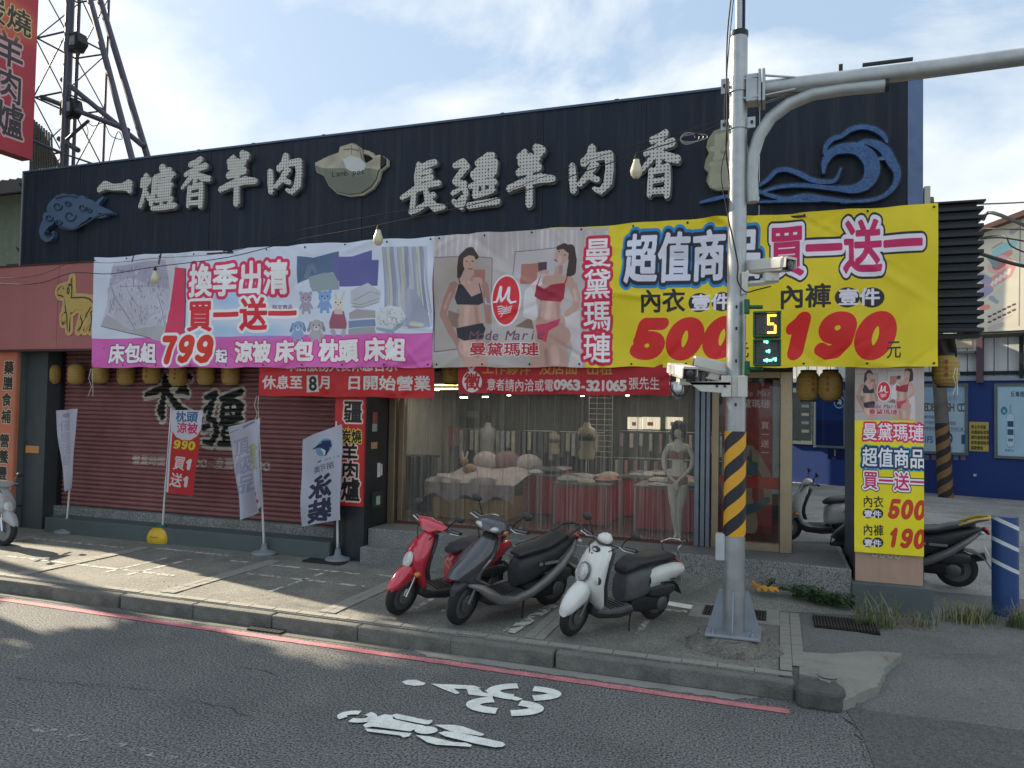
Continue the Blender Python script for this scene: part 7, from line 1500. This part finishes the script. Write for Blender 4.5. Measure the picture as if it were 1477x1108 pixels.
        B('red_key_panel', MB().box(.30,.33,.05,.10,.80,.90), P_RED, smooth=False)
    else:
        Mh = Matrix.Rotation(R(-20),3,'Y'); B('headlight', MB().ell((.590,0,.63), (.030,.082,.095), 20, 10, Mh), M_CLR)
        for s in (-1,1): B('turn_signal', MB().ell((.525,s*.125,.49), (.05,.04,.034), 12, 8), M_AMBL)
    B('tail_light', MB().ell((-.87 if kind != 'sport' else -.93,0,.67 if kind != 'sport' else .72), (.03,.075,.035), 12, 8), M_REDL)
    for s in (-1,1): B('rear_signal', MB().ell((-.86,s*.12,.66 if kind != 'sport' else .73), (.03,.03,.022), 10, 6), M_AMBL if kind == 'retro' else M_CLR)
    # grab rail
    if kind == 'retro': B('grab_rail', MB().tube([(-.58,-.12,.72),(-.74,-.13,.86),(-.86,-.10,.90),(-.90,0,.91),(-.86,.10,.90),(-.74,.13,.86),(-.58,.12,.72)][1:-1]+[(-.80,.12,.72)], .010, 8), M_CHR); B('grab_rail', MB().tube([(-.80,-.12,.72),(-.76,-.13,.86)], .010, 8), M_CHR)
    else: B('grab_rail', MB().tube([(-.66,-.12,.80),(-.82,-.12,.87),(-.92,-.06,.885),(-.92,.06,.885),(-.82,.12,.87),(-.66,.12,.80)], .014, 8), M_BPL)
    # cables, seams, decals
    for s in (-1,1):
        cb2 = MB().tube([(.27,s*.15,.98),(.40,s*.13,.95),(.44,s*.07,.84),(.38,s*.03,.72)], .006, 5); B('control_cable', st(cb2), M_RUB)
    B('seat_seam', MB().tube([(.0,.125,.665),(-.2,.146,.70),(-.4,.150,.725),(-.6,.143,.75 if kind != 'sport' else .775)], .005, 5), M_RUB)
    B('seat_seam', MB().tube([(.0,-.125,.665),(-.2,-.146,.70),(-.4,-.150,.725),(-.6,-.143,.75 if kind != 'sport' else .775)], .005, 5), M_RUB)
    for k in range(5): B('mat_rib', MB().box(.02+k*.05,.035+k*.05,-.13,.13,.286,.294), M_RUB, smooth=False)
    if kind != 'retro':
        for s in (-1,1): B('model_decal', MB().box(-.50,-.30,s*.172-.003,s*.172+.003,.54,.57).box(-.27,-.22,s*.172-.003,s*.172+.003,.54,.57), mat('silver_decal',(.4,.4,.42),.3,metal=.5), smooth=False)
    B('apron_seam', MB().tube([(.375,.19 if kind == 'retro' else .155,.86),(.41,.203 if kind == 'retro' else .172,.70),(.40,.20 if kind == 'retro' else .155,.50),(.37,.17 if kind == 'retro' else .13,.38)], .004, 5), M_RUB)
    # engine, exhaust, stand, mudguard, plate
    B('engine_case', MB().loft([ringx(x,zl,zh,hw,p=.5) for x,zl,zh,hw in ((-.10,.20,.32,.06),(-.25,.17,.36,.10),(-.45,.17,.35,.10),(-.6,.16,.32,.09),(-.68,.19,.28,.05))], ), M_RUB).location = (0,.06,0)
    B('transmission_cover', MB().lathe([(0,.165),(.075,.165),(.085,.155),(.085,.13),(0,.13)], (-.56,0,.245), 'Y', 20), mat('engine_alloy',(.13,.13,.13),.5,metal=.5,dirt=(.06,.05,.04),dirt_amt=.5))
    B('air_box', MB().loft([ringx(x,zl,zh,hw,p=.5) for x,zl,zh,hw in ((-.34,.36,.44,.03),(-.45,.33,.47,.05),(-.65,.33,.47,.05),(-.74,.36,.44,.03))]), M_BPL).location = (0,.13,0)
    B('muffler', MB().tube([(-.20,-.12,.20),(-.40,-.16,.22),(-.55,-.17,.27),(-.92,-.17,.37)], [.02,.03,.055,.05], 14), mat('muffler_black',(.03,.03,.032),.4,metal=.4))
    B('shock_absorber', MB().tube([(-.55,.12,.30),(-.66,.12,.56)], .028, 10), M_RUB)
    B('stand', MB().tube([(-.12,.10,.20),(-.05,.16,.09),(-.02,.20,.01)], .010, 6) if lean else MB().tube([(-.12,.12,.2),(-.16,.13,.01)], .012, 6), M_RUB)
    fd = MB(); fd.loft([[(x,-w,z),(x,w,z),(x-.01,w,z-.012),(x-.01,-w,z-.012)] for x,z,w in ((-.62,.50,.07),(-.78,.47,.075),(-.88,.40,.08),(-.96,.28,.09))]); B('rear_mudguard', fd, M_BPL, smooth=False)
    B('number_plate', MB().add([(-.90,-.085,.52),(-.90,.085,.52),(-.945,.085,.42),(-.945,-.085,.42),(-.905,-.085,.52),(-.905,.085,.52),(-.95,.085,.42),(-.95,-.085,.42)], [(0,1,2,3),(7,6,5,4),(0,4,5,1),(2,6,7,3),(1,5,6,2),(0,3,7,4)]), M_PLATE, smooth=False)
    return t
def place(px_, py_, ang, s=.94, z=.152):
    x, y = gp(px_, py_, z); a = R(ang); return (x-math.cos(a)*.62*s, y-math.sin(a)*.62*s, z), a
l, a = place(577, 887, -120, .92); scooter('small red scooter leaning beside the charcoal one, its front towards the road', 'round', l, a, -8, 14, .92, P_RED)
l, a = place(665, 901, -119, .99); scooter('charcoal scooter with silver side skirts parked between the red and the white one', 'sport', l, a, -7, 16, .99, P_BLK)
l, a = place(826, 917, -124, .89); scooter('white scooter with black seat standing alone next to the traffic pole', 'retro', l, a, -8, 14, .89, P_WHT)
l, a = place(6, 787, -8, .88); scooter('silver grey scooter mostly cut off at the picture edge, standing in the sunlight', 'round', l, a, -6, 6, .88, paint('silver_scooter_paint', (.36,.36,.36)))
scooter('white scooter behind the glass entrance, seen between the door frame and the black pillar', 'round', (.75,13.7,.155), R(196), -6, -8, 1.0, P_WHT)
scooter('white scooter half hidden behind the black pillar, front towards the terrace', 'retro', (1.38,12.75,.155), R(-108), -6, 10, 1.0, P_WHT)
scooter('black scooter with a yellow tail sticking out behind the yellow price banner', 'sport', (1.52,10.95,.15), R(172), -7, 12, 1.02, paint('black_scooter_paint', (.02,.02,.022)))
t = thing('scooter_tail_trim', None, None); bpy.data.objects.remove(t)
for o in [o for o in COL.objects if o.get('label', '').startswith('black scooter with a yellow')]:
    MB().tube([(-.62,.10,.80),(-.80,.10,.87),(-.93,.05,.90),(-.95,0,.90)], [.012,.022,.02,.012], 8).tube([(-.62,-.10,.80),(-.80,-.10,.87),(-.93,-.05,.90),(-.95,0,.90)], [.012,.022,.02,.012], 8).build('yellow_tail_trim', mat('yellow_trim',(.62,.42,.05),.35), o, smooth=True)
# ---------------------------------------------------------------- painted road symbols
M_SYM = M_WHITE; zs = .007
def nz():
    global zs
    zs += .0007
def sym(parts, poly, parent, nm, n=1):
    nz(); P_ = [(*gp(x, y, zs), zs) for x, y in poly]; MB().add(P_, [tuple(range(len(P_)))]).build(nm, M_SYM, parent)
def zq(X, Y, c=(460,860,3.077)): return (c[0]+X/c[2], c[1]+Y/c[2])
def stroke(pts, w0, w1, parent, nm):
    nz()
    Q = [Vector((*gp(*zq(x, y), zs), zs)) for x, y in pts]; vs = []; n = len(Q)
    for i, q in enumerate(Q):
        t_ = (Q[min(i+1,n-1)]-Q[max(i-1,0)]).normalized(); nn = Vector((-t_.y,t_.x,0)); w = w0+(w1-w0)*i/(n-1); vs += [tuple(q+nn*w), tuple(q-nn*w)]
    MB().add(vs, [(2*i,2*i+1,2*i+3,2*i+2) for i in range(n-1)]).build(nm, M_SYM, parent)
BK_ = tag(bpy.data.objects.new('bicycle_symbol', None), None, None, None, 'structure'); COL.objects.link(BK_)
MKS_ = tag(bpy.data.objects.new('motorcycle_symbol', None), None, None, None, 'structure'); COL.objects.link(MKS_)
def S(poly, par, nm): sym(None, [zq(*q) for q in poly], par, nm)
S([(368,380),(395,371),(430,371),(475,386),(462,395),(425,398),(385,392)], BK_, 'rider_head')
S([(497,388),(640,394),(690,397),(720,408),(660,412),(600,410),(625,430),(608,434),(545,410)], BK_, 'rider_body')
S([(650,400),(700,402),(725,424),(775,440),(770,449),(665,436)], BK_, 'rider_leg'); S([(735,418),(770,412),(905,456),(880,464),(780,440)], BK_, 'cycle_frame')
def arc(cx, cy, rx, ry, a0, a1, w, par, n=14, tilt=0): stroke([(cx+rx*math.cos(R(a0+(a1-a0)*i/n))+tilt*math.sin(R(a0+(a1-a0)*i/n)), cy+ry*math.sin(R(a0+(a1-a0)*i/n))) for i in range(n+1)], w, w, par, 'wheel_arc')
arc(905,424,130,26,118,268,.055,BK_,tilt=18); arc(915,430,130,22,-66,82,.055,BK_,tilt=18); arc(810,484,125,26,108,262,.055,BK_,tilt=18); arc(838,494,128,24,-58,92,.055,BK_,tilt=18)
arc(160,532,58,16,150,292,.035,MKS_); arc(178,534,60,18,-50,128,.035,MKS_)
S([(195,572),(262,534),(290,524),(325,528),(330,545),(420,566),(470,574),(425,590),(405,600),(240,578),(205,584)], MKS_, 'rider_body'); S([(203,586),(240,590),(412,608),(400,622),(375,627),(360,618),(215,600)], MKS_, 'handlebar')
S([(320,528),(345,521),(480,550),(500,549),(505,556),(488,568),(470,568),(345,544)], MKS_, 'handlebar'); arc_ = [(475+52*math.cos(R(a)), 594+17*math.sin(R(a))) for a in range(0,360,20)]; S(arc_, MKS_, 'rider_head')
S([(430,616),(490,622),(600,648),(650,650),(680,661),(672,668),(520,659),(480,648)], MKS_, 'rider_leg'); S([(512,570),(600,571),(640,578),(735,612),(722,620),(650,610),(585,600)], MKS_, 'rider_leg')
S([(530,606),(560,599),(620,605),(815,648),(828,658),(815,668),(780,670),(700,655),(560,622)], MKS_, 'tail')
# ---------------------------------------------------------------- inside the shop
def fb(x0, y0, x1, y1, Y): a = at(x0, y1, Y); b = at(x1, y0, Y); return a.x, b.x, a.z, b.z
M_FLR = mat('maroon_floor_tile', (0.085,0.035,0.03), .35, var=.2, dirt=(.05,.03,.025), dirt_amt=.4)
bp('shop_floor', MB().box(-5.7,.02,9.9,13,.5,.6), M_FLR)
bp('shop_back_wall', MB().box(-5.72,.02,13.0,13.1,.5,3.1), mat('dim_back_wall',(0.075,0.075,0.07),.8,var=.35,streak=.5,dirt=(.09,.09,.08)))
M_FLOR = mat('floral_bed_cloth', (0.42,0.36,0.38), .85, var=.15, scale=4, dirt=(.25,.16,.19), dirt_amt=.75, dscale=9); M_PLY = mat('plywood_base', (0.36,0.22,0.085), .7, var=.15, scale=3)
bx0,bx1,_,_ = fb(616,690,738,740,10.6); bed = thing('display_bed', 'display bed with floral cover over a plywood base inside the shop', 'bed', ((bx0+bx1)/2,11.2,.6))
MB().box(bx0+.08,bx1-.12,10.62,12.2,.6,.90).build('base', M_PLY, bed, world=True)
cvm = MB(); nx_ = 50
def cvf(u, v):
    x = bx0-.04+(bx1-bx0+.08)*u
    if v < .45: k = v/.45; return (x+.02*math.sin(u*20), 10.56-.03*math.sin(u*31)-.02*math.sin(u*13)*(1-k), .86+.09*abs(math.sin(u*9+.4))*(1-k)+(.30)*k+.02*math.sin(u*17)*(1-k))
    k = (v-.45)/.55; return (x, 10.6+k*1.5, 1.17+.05*math.sin(u*3.1)+.03*math.sin(u*11+k*7)+.08*k)
cvm.grid(nx_, 24, cvf); cvm.build('bed_cover', M_FLOR, bed, world=True, smooth=True)
for k, (x, z, m_) in enumerate(((.30,1.38,M_FLOR),(.58,1.40,mat('dusky_pillow',(.22,.13,.14),.8)),(.86,1.36,M_FLOR))): MB().ell((bx0+(bx1-bx0)*x, 12.0, z), (.24,.10,.17), 16, 10).build('pillow', m_, bed, world=True, smooth=True)
bn = thing('stuffed_toy', 'small toy with white ears lying on the display bed', 'toy', (bx0+.45,11.2,1.22)); MB().ell((0,0,.08), (.12,.08,.09)).ell((-.1,0,.2), (.07,.07,.07)).build('body', mat('toy_brown',(.3,.2,.15),.9), bn, smooth=True); MB().tube([(-.12,0,.25),(-.14,0,.36)], .018, 8).tube([(-.07,0,.25),(-.04,0,.36)], .018, 8).build('ear', mat('toy_white',(.6,.58,.52),.9), bn, smooth=True)
# dark draped rack at the side
dr = thing('draped_rack', 'dark draped clothes rack beside the display bed', 'rack', (-5.2,10.9,.6)); 
MB().grid(24,10,lambda u,v:(-5.55+u*.55, 10.7+.06*math.sin(u*19)+.0*v, .65+v*.85)).build('cloth', mat('dark_drape',(.07,.075,.07),.9,var=.3), dr, world=True, smooth=True); MB().tube([(-5.6,10.72,1.52),(-4.95,10.72,1.52)], .02, 8).build('rail', M_CHR, dr, world=True)
# red counters with heaps of clothes
M_CNT = mat('red_counter_panel', (0.50,0.03,0.035), .45, var=.1, streak=.15, dirt=(.25,.03,.03))
CL = [mat('cloth_heap%d'%i, c, .9, var=.25, scale=12) for i, c in enumerate(((.42,.38,.30),(.40,.20,.20),(.09,.09,.10),(.34,.35,.36),(.45,.42,.40),(.28,.16,.24)))]
def counter(label, x0, x1, y0, y1, h, n, seed):
    rs = random.Random(seed); t = thing('clothes_counter', label, 'counter', ((x0+x1)/2,(y0+y1)/2,.6), 0, 'red counters inside the shop')
    MB().box(x0,x1,y0,y1,.62,.6+h).build('cabinet', M_CNT, t, world=True, bevel=.01); MB().box(x0-.03,x1+.03,y0-.03,y1+.03,.6+h,.63+h).build('top', mat('counter_top',(.20,.19,.18),.4), t, world=True)
    for x in (x0,x1): MB().box(x-.012,x+.012,y0-.025,y0-.002,.6,.6+h).build('edge_strip', M_ALU, t, world=True)
    ca = thing('folded_clothes', label.replace('counter', 'clothes heaped on the counter')[:90], 'clothes', ((x0+x1)/2,(y0+y1)/2,.63+h), 0, 'heaps of clothes on the counters')
    for i in range(n):
        x, y = rs.uniform(x0+.1,x1-.1), rs.uniform(y0+.05,y1-.1); r = rs.uniform(.09,.16)
        MB().ell((x,y,.63+h+rs.uniform(.01,.07)), (r*1.3,r,rs.uniform(.03,.07)), 12, 6).build('garment', rs.choice(CL), ca, world=True, smooth=True)
counter('red counter in the middle of the shop floor', -3.10, -2.32, 10.75, 11.7, .58, 16, 1)
counter('dark red counter behind the end of the display bed', -3.85, -3.2, 11.5, 12.2, .62, 9, 2)
counter('long red counter behind the standing mannequin', -1.9, -.98, 10.7, 11.5, .60, 16, 3)
counter('second row counter seen past the middle one', -2.35, -1.5, 11.9, 12.7, .62, 12, 4)
# mannequins
def skin_figure(name, verts, edges, m, parent, mats=None, sub=2):
    me = bpy.data.meshes.new(name); me.from_pydata([v[:3] for v in verts], edges, []); o = bpy.data.objects.new(name, me); COL.objects.link(o); o.parent = parent
    sk = o.modifiers.new('skin', 'SKIN'); sk.use_smooth_shade = True; d = me.skin_vertices[0].data
    for i, v in enumerate(verts): d[i].radius = (v[3], v[4] if len(v) > 4 else v[3])
    d[0].use_root = True; sb_ = o.modifiers.new('sub', 'SUBSURF'); sb_.levels = sub; sb_.render_levels = sub; me.materials.append(m); return o
M_MAN = mat('mannequin_skin', (.82,.79,.73), .4, var=.03)
mp_ = at(975, 768, 10.02); MN = thing('mannequin', 'pale standing mannequin in dusky pink underwear with dark bob hair behind the curtain', 'mannequin', (mp_.x,10.15,.60)); MN.scale = (.93,.93,.93)
V = [(0,0,.86,.115,.10),(0,0,.97,.10,.085),(0,0,1.08,.085,.075),(0,0,1.20,.105,.085),(0,0,1.30,.11,.08),(0,0,1.37,.05,.045),(0,0,1.44,.042,.042),
     (-.14,0,1.32,.045),(-.20,-.03,1.16,.036),(-.19,-.08,1.02,.030),(-.06,-.15,.86,.022),(.0,-.155,.82,.018),
     (.14,0,1.32,.045),(.21,-.03,1.17,.036),(.19,-.08,1.02,.030),(.05,-.16,.87,.022),(-.02,-.17,.80,.018),
     (-.075,0,.76,.085),(-.075,-.01,.62,.070),(-.05,-.01,.45,.050),(-.045,.01,.32,.050),(-.02,.01,.10,.030),(-.02,.0,.05,.028),(-.03,-.10,.02,.022),
     (.075,0,.76,.085),(.06,.01,.62,.070),(.03,.02,.45,.050),(.02,.03,.32,.048),(.03,.03,.10,.030),(.03,.02,.05,.028),(.05,-.07,.02,.022)]
E_ = [(0,1),(1,2),(2,3),(3,4),(4,5),(5,6),(4,7),(7,8),(8,9),(9,10),(10,11),(4,12),(12,13),(13,14),(14,15),(15,16),(0,17),(17,18),(18,19),(19,20),(20,21),(21,22),(22,23),(0,24),(24,25),(25,26),(26,27),(27,28),(28,29),(29,30)]
skin_figure('body', V, E_, M_MAN, MN)
MB().ell((0,-.005,1.545), (.072,.085,.105), 20, 14).ell((0,-.09,1.535), (.012,.02,.02), 8, 6).build('head', M_MAN, MN, smooth=True)
M_HAIR = mat('dark_hair', (.012,.012,.018), .5); MB().ell((0,.02,1.58), (.105,.11,.115), 18, 12).ell((-.075,.0,1.50), (.04,.07,.10), 12, 8).ell((.075,.0,1.50), (.04,.07,.10), 12, 8).ell((0,-.075,1.61), (.075,.035,.045), 12, 8).build('hair', M_HAIR, MN, smooth=True)
M_PINK = mat('dusky_pink_fabric', (.34,.14,.15), .7, var=.1); MB().ell((-.055,-.055,1.20), (.072,.055,.06)).ell((.055,-.055,1.20), (.072,.055,.06)).tube([(-.07,-.06,1.25),(-.09,-.03,1.34)], .006, 6).tube([(.07,-.06,1.25),(.09,-.03,1.34)], .006, 6).loft([[(math.cos(a)*.112, math.sin(a)*.094, z) for a in [2*math.pi*i/18 for i in range(18)]] for z in (1.14,1.165,1.19)]).build('bra', M_PINK, MN, smooth=True)
MB().loft([[(math.cos(a)*rx, math.sin(a)*ry, z) for a in [2*math.pi*i/20 for i in range(20)]] for z, rx, ry in ((.76,.06,.09),(.79,.145,.105),(.85,.145,.115),(.90,.132,.108))]).build('briefs', M_PINK, MN, smooth=True)
for (sx, hand) in ((-1,(-.02,-.165,.80)),(1,(.0,-.175,.79))):
    for f in range(4): MB().tube([(hand[0]-sx*.01+f*.012*-sx,hand[1],hand[2]+.01),(hand[0]+(f-1.5)*.013,hand[1]-.004,hand[2]-.035-.006*(f in (1,2))),(hand[0]+(f-1.5)*.012,hand[1]+.006,hand[2]-.06-.008*(f in (1,2)))], [.008,.007,.005], 6).build('finger', M_MAN, MN, smooth=True)
    MB().tube([(hand[0]+sx*.015,hand[1],hand[2]+.015),(hand[0]+sx*.032,hand[1]-.004,hand[2]-.015)], [.008,.006], 6).build('finger', M_MAN, MN, smooth=True)
MB().lathe([(0,0),(.14,0),(.14,.012),(0,.012)], n=24).build('stand', M_GLS, MN)
def torso(label, px_, py_, Y, s, cm, m):
    q = at(px_, py_, Y); t = thing('torso_form', label, 'mannequin', (q.x,Y,q.z), 0, 'torso display forms'); t.scale = (s,)*3
    MB().loft([[(math.cos(a)*rx, math.sin(a)*ry, z) for a in [2*math.pi*i/18 for i in range(18)]] for z, rx, ry in ((0,.14,.10),(.10,.16,.11),(.22,.115,.085),(.34,.14,.10),(.46,.165,.105),(.54,.16,.08),(.58,.08,.06),(.66,.05,.05))]).build('torso', m, t, smooth=True)
    if cm: MB().ell((-.065,-.07,.40), (.08,.06,.065)).ell((.065,-.07,.40), (.08,.06,.065)).loft([[(math.cos(a)*.152, math.sin(a)*.108, z) for a in [2*math.pi*i/18 for i in range(18)]] for z in (.33,.36,.39)]).build('bra', cm, t, smooth=True)
    MB().tube([(0,0,0),(0,0,-.5)], .015, 6).build('stand', M_CHR, t)
torso('half torso form in a dark bra among the clothes counters', 846, 662, 11.3, .85, mat('dark_bra',(.03,.025,.03),.7), mat('tan_form',(.38,.31,.22),.5))
torso('bare grey torso form standing in the dark behind the bed', 703, 662, 12.2, .95, None, mat('grey_form',(.20,.20,.195),.6))
torso('small pale torso form at the far end of the shop', 800, 655, 12.6, .6, mat('grey_bra',(.1,.1,.11),.7), mat('tan_form',(.38,.31,.22)))
# hanging rack and signs
for i, (x0,y0,x1,y1,Y,c_,lb) in enumerate(((606,613,626,644,12.7,(.30,.07,.06),'maroon hanging poster over the bed, nearer the pillar'),(643,616,663,643,12.7,(.28,.07,.06),'maroon hanging poster over the bed, nearer the torso form'),(583,614,598,645,12.8,(.26,.26,.25),'grey notice on the dim back wall'),(618,593,641,602,12.9,(.20,.21,.21),'long grey sign high on the back wall'),(673,593,690,602,12.9,(.19,.20,.20),'short grey sign high on the back wall'))):
    a,b_2,c2,d2_ = fb(x0,y0,x1,y1,Y); o = MB().box(a,b_2,Y,Y+.02,c2,d2_).build('hanging_sign', mat('hang%d'%i,c_,.6,var=.3,scale=14)); tag(o, lb, 'sign', 'signs hung inside the shop')
for i, (x0, x1) in enumerate(((905,926),(927,951),(960,984))):
    a,b_2,c2,d2_ = fb(x0,602,x1,619,12.6); t = thing('light_box', ('glowing price box furthest from the entrance post','middle glowing price box on the back shelf','glowing price box above the mannequin head')[i], 'light box', (a,12.6,c2), 0, 'lit boxes on the back shelf')
    MB().box(a,b_2,12.6,12.72,c2,d2_).build('lit_face', mat('lit_cream',(.6,.56,.48),.5,emit=(1.0,.88,.66),estr=.32), t, world=True); MB().box(a+.08,b_2-.10,12.592,12.599,c2+.06,c2+.12).build('red_lettering', mat('red_letters',(.5,.05,.04),.5), t, world=True)
rk = thing('lingerie_rack', 'wall rack of hanging lingerie at the back behind the mannequin', 'rack', (-1.6,12.5,.6)); rs = random.Random(8)
MB().tube([(-2.6,12.5,1.95),(-.2,12.5,1.95)], .012, 6).tube([(-2.6,12.5,1.5),(-.2,12.5,1.5)], .012, 6).build('rail', M_CHR, rk, world=True)
for i in range(30):
    x = -2.55+i*.08; z = 1.93 if i % 2 else 1.48; MB().box(x,x+.05,12.42,12.5,z-rs.uniform(.22,.36),z-.02).build('hanging_garment', rs.choice(CL), rk, world=True)
rk2 = thing('clothes_rail', 'chrome clothes rail with dim garments along the back wall', 'rack', (-4.3,12.7,.6)); MB().tube([(-5.5,12.7,1.9),(-2.8,12.7,1.9)], .014, 6).build('rail', M_CHR, rk2, world=True)
for i in range(26): x = -5.45+i*.10; MB().box(x,x+.06,12.6,12.75,1.9-rs.uniform(.3,.55),1.88).build('hanging_garment', rs.choice(CL[2:4]+CL[:1]), rk2, world=True)
sh_ = thing('wire_shelf', 'tall white wire grid shelf behind the middle counter', 'shelf', (-2.6,12.4,.6)); mb = MB()
for i in range(14): mb.tube([(-3.0,12.4,1.5+i*.09),(-2.6,12.4,1.5+i*.09)], .006, 4)
for i in range(4): mb.tube([(-3.0+i*.133,12.4,.6),(-3.0+i*.133,12.4,2.7)], .006, 4)
mb.build('grid_bars', mat('wire_white',(.45,.45,.43),.4), sh_, world=True)
# ceiling lamps that are lit
M_LIT = mat('lit_spot', (.9,.9,.85), .5, emit=(1.0,.95,.82), estr=14.0); M_TUB = mat('lit_tube', (.8,.8,.5), .5, emit=(1.0,.85,.30), estr=3.0)
for i, (px_, py_, Y, w) in enumerate(((580,572,10.6,.05),(627,563,11.0,.07),(669,574,11.2,.06),(700,573,12.0,.05),(656,548,10.5,.07),(734,571,12.2,.03),(840,572,12.3,.03),(905,571,12,.03))):
    q = at(px_, py_, Y); t = thing('ceiling_spotlight', 'lit ceiling spotlight under the banners, '+('nearest the black pillar','just below the lantern gap','first to the right of the lantern gap','under the round character of the hiring notice','highest one, inside the lantern gap beside the notice','small one between the telephone digits and bed end','small one straight above the middle counter','small one above the glowing price boxes')[i], 'ceiling light', tuple(q), 0, 'lit spotlights inside the shop')
    MB().lathe([(0,0),(w,0),(w,.012),(0,.012)], n=14).build('lens', M_LIT, t); MB().lathe([(w,.012),(w+.02,.012),(w+.02,.10),(0,.10)], n=14).build('can', M_DARK, t); MB().tube([(0,0,.1),(0,0,max(.12,3.1-q.z))], .008, 6).build('drop_rod', M_DARK, t)
for k, py_ in enumerate((555.5,561)): 
    a = at(624,py_,10.9); b_2 = at(661,py_,10.9); tag(MB().tube([a,b_2], .012, 8).build('lit_tube', M_TUB), ('upper yellow tube light behind the lantern gap','lower yellow tube light behind the lantern gap')[k], 'tube light')
# soft light of the ceiling lamps
for x, y in ((-4.2,11.2),(-2.2,11.4),(-1.2,10.9)):
    ld = bpy.data.lights.new('shop_lamp_glow', 'AREA'); ld.energy = 4; ld.size = .5; ld.color = (1,.93,.8); lo = bpy.data.objects.new('shop_lamp_glow', ld); COL.objects.link(lo); lo.location = (x,y,2.9)
# ---------------------------------------------------------------- clear plastic strip curtain
cm = bpy.data.materials.new('clear_vinyl_strip'); cm.use_nodes = True; t_ = cm.node_tree; ns_ = t_.nodes; ns_.clear(); ln = t_.links.new
o_ = ns_.new('ShaderNodeOutputMaterial'); tr = ns_.new('ShaderNodeBsdfTransparent'); tr.inputs[0].default_value = (.82,.84,.80,1); gl = ns_.new('ShaderNodeBsdfGlossy'); gl.inputs['Roughness'].default_value = .12; gl.inputs[0].default_value = (.8,.8,.78,1)
df = ns_.new('ShaderNodeBsdfDiffuse'); df.inputs[0].default_value = (.42,.41,.38,1); tcc = ns_.new('ShaderNodeTexCoord'); mpp = ns_.new('ShaderNodeMapping'); mpp.inputs['Scale'].default_value = (26,26,.35); nn = ns_.new('ShaderNodeTexNoise'); nn.inputs['Scale'].default_value = 1.6; nn.inputs['Detail'].default_value = 6
ln(tcc.outputs['Object'], mpp.inputs[0]); ln(mpp.outputs[0], nn.inputs['Vector']); rr = ns_.new('ShaderNodeMapRange'); rr.inputs[1].default_value = .42; rr.inputs[2].default_value = .78; rr.inputs[3].default_value = .10; rr.inputs[4].default_value = .55; ln(nn.outputs['Fac'], rr.inputs[0])
x1 = ns_.new('ShaderNodeMixShader'); ln(rr.outputs[0], x1.inputs[0]); ln(tr.outputs[0], x1.inputs[1]); ln(df.outputs[0], x1.inputs[2]); fz = ns_.new('ShaderNodeFresnel'); fz.inputs[0].default_value = 1.4; bu = ns_.new('ShaderNodeBump'); bu.inputs['Strength'].default_value = .6; bu.inputs['Distance'].default_value = .02; ln(nn.outputs['Fac'], bu.inputs['Height']); ln(bu.outputs[0], gl.inputs['Normal']); ln(bu.outputs[0], fz.inputs['Normal'])
x2 = ns_.new('ShaderNodeMixShader'); ln(fz.outputs[0], x2.inputs[0]); ln(x1.outputs[0], x2.inputs[1]); ln(gl.outputs[0], x2.inputs[2]); ln(x2.outputs[0], o_.inputs[0])
CU = thing('strip_curtain', 'clear plastic strip curtain across the whole shop entrance', 'curtain', (-3.1,9.83,.62)); MB().tube([(-5.1,9.83,2.79),(-1.0,9.83,2.79)], .015, 6).build('rail', M_ALU, CU, world=True)
w_ = .20; rs = random.Random(12)
for i in range(22):
    x = -5.10+i*.187; ph = rs.uniform(0,6); tw_ = rs.uniform(-.02,.02)
    MB().grid(6,10,lambda u,v:(x+u*w_+.006*math.sin(v*5+ph), 9.83+(.014 if i % 2 else -.014)+.012*math.sin(u*6+ph)+tw_*(1-v), .635+v*2.15)).build('strip', cm, CU, world=True, smooth=True, fixn=False)
# frayed white hem along the foot of the curtain
hm = MB()
for i in range(190):
    x = -5.05+rs.random()*4.0; h = rs.uniform(.01,.06)*(1.4 if rs.random() < .25 else .8); hm.add([(x,9.80,.642),(x+rs.uniform(.004,.012),9.80,.642),(x+rs.uniform(-.015,.02),9.795,.642+h)], [(0,1,2)])
tag(hm.build('hem_fringe', mat('hem_white',(.42,.40,.36),.7), CU, world=True), kind='stuff')
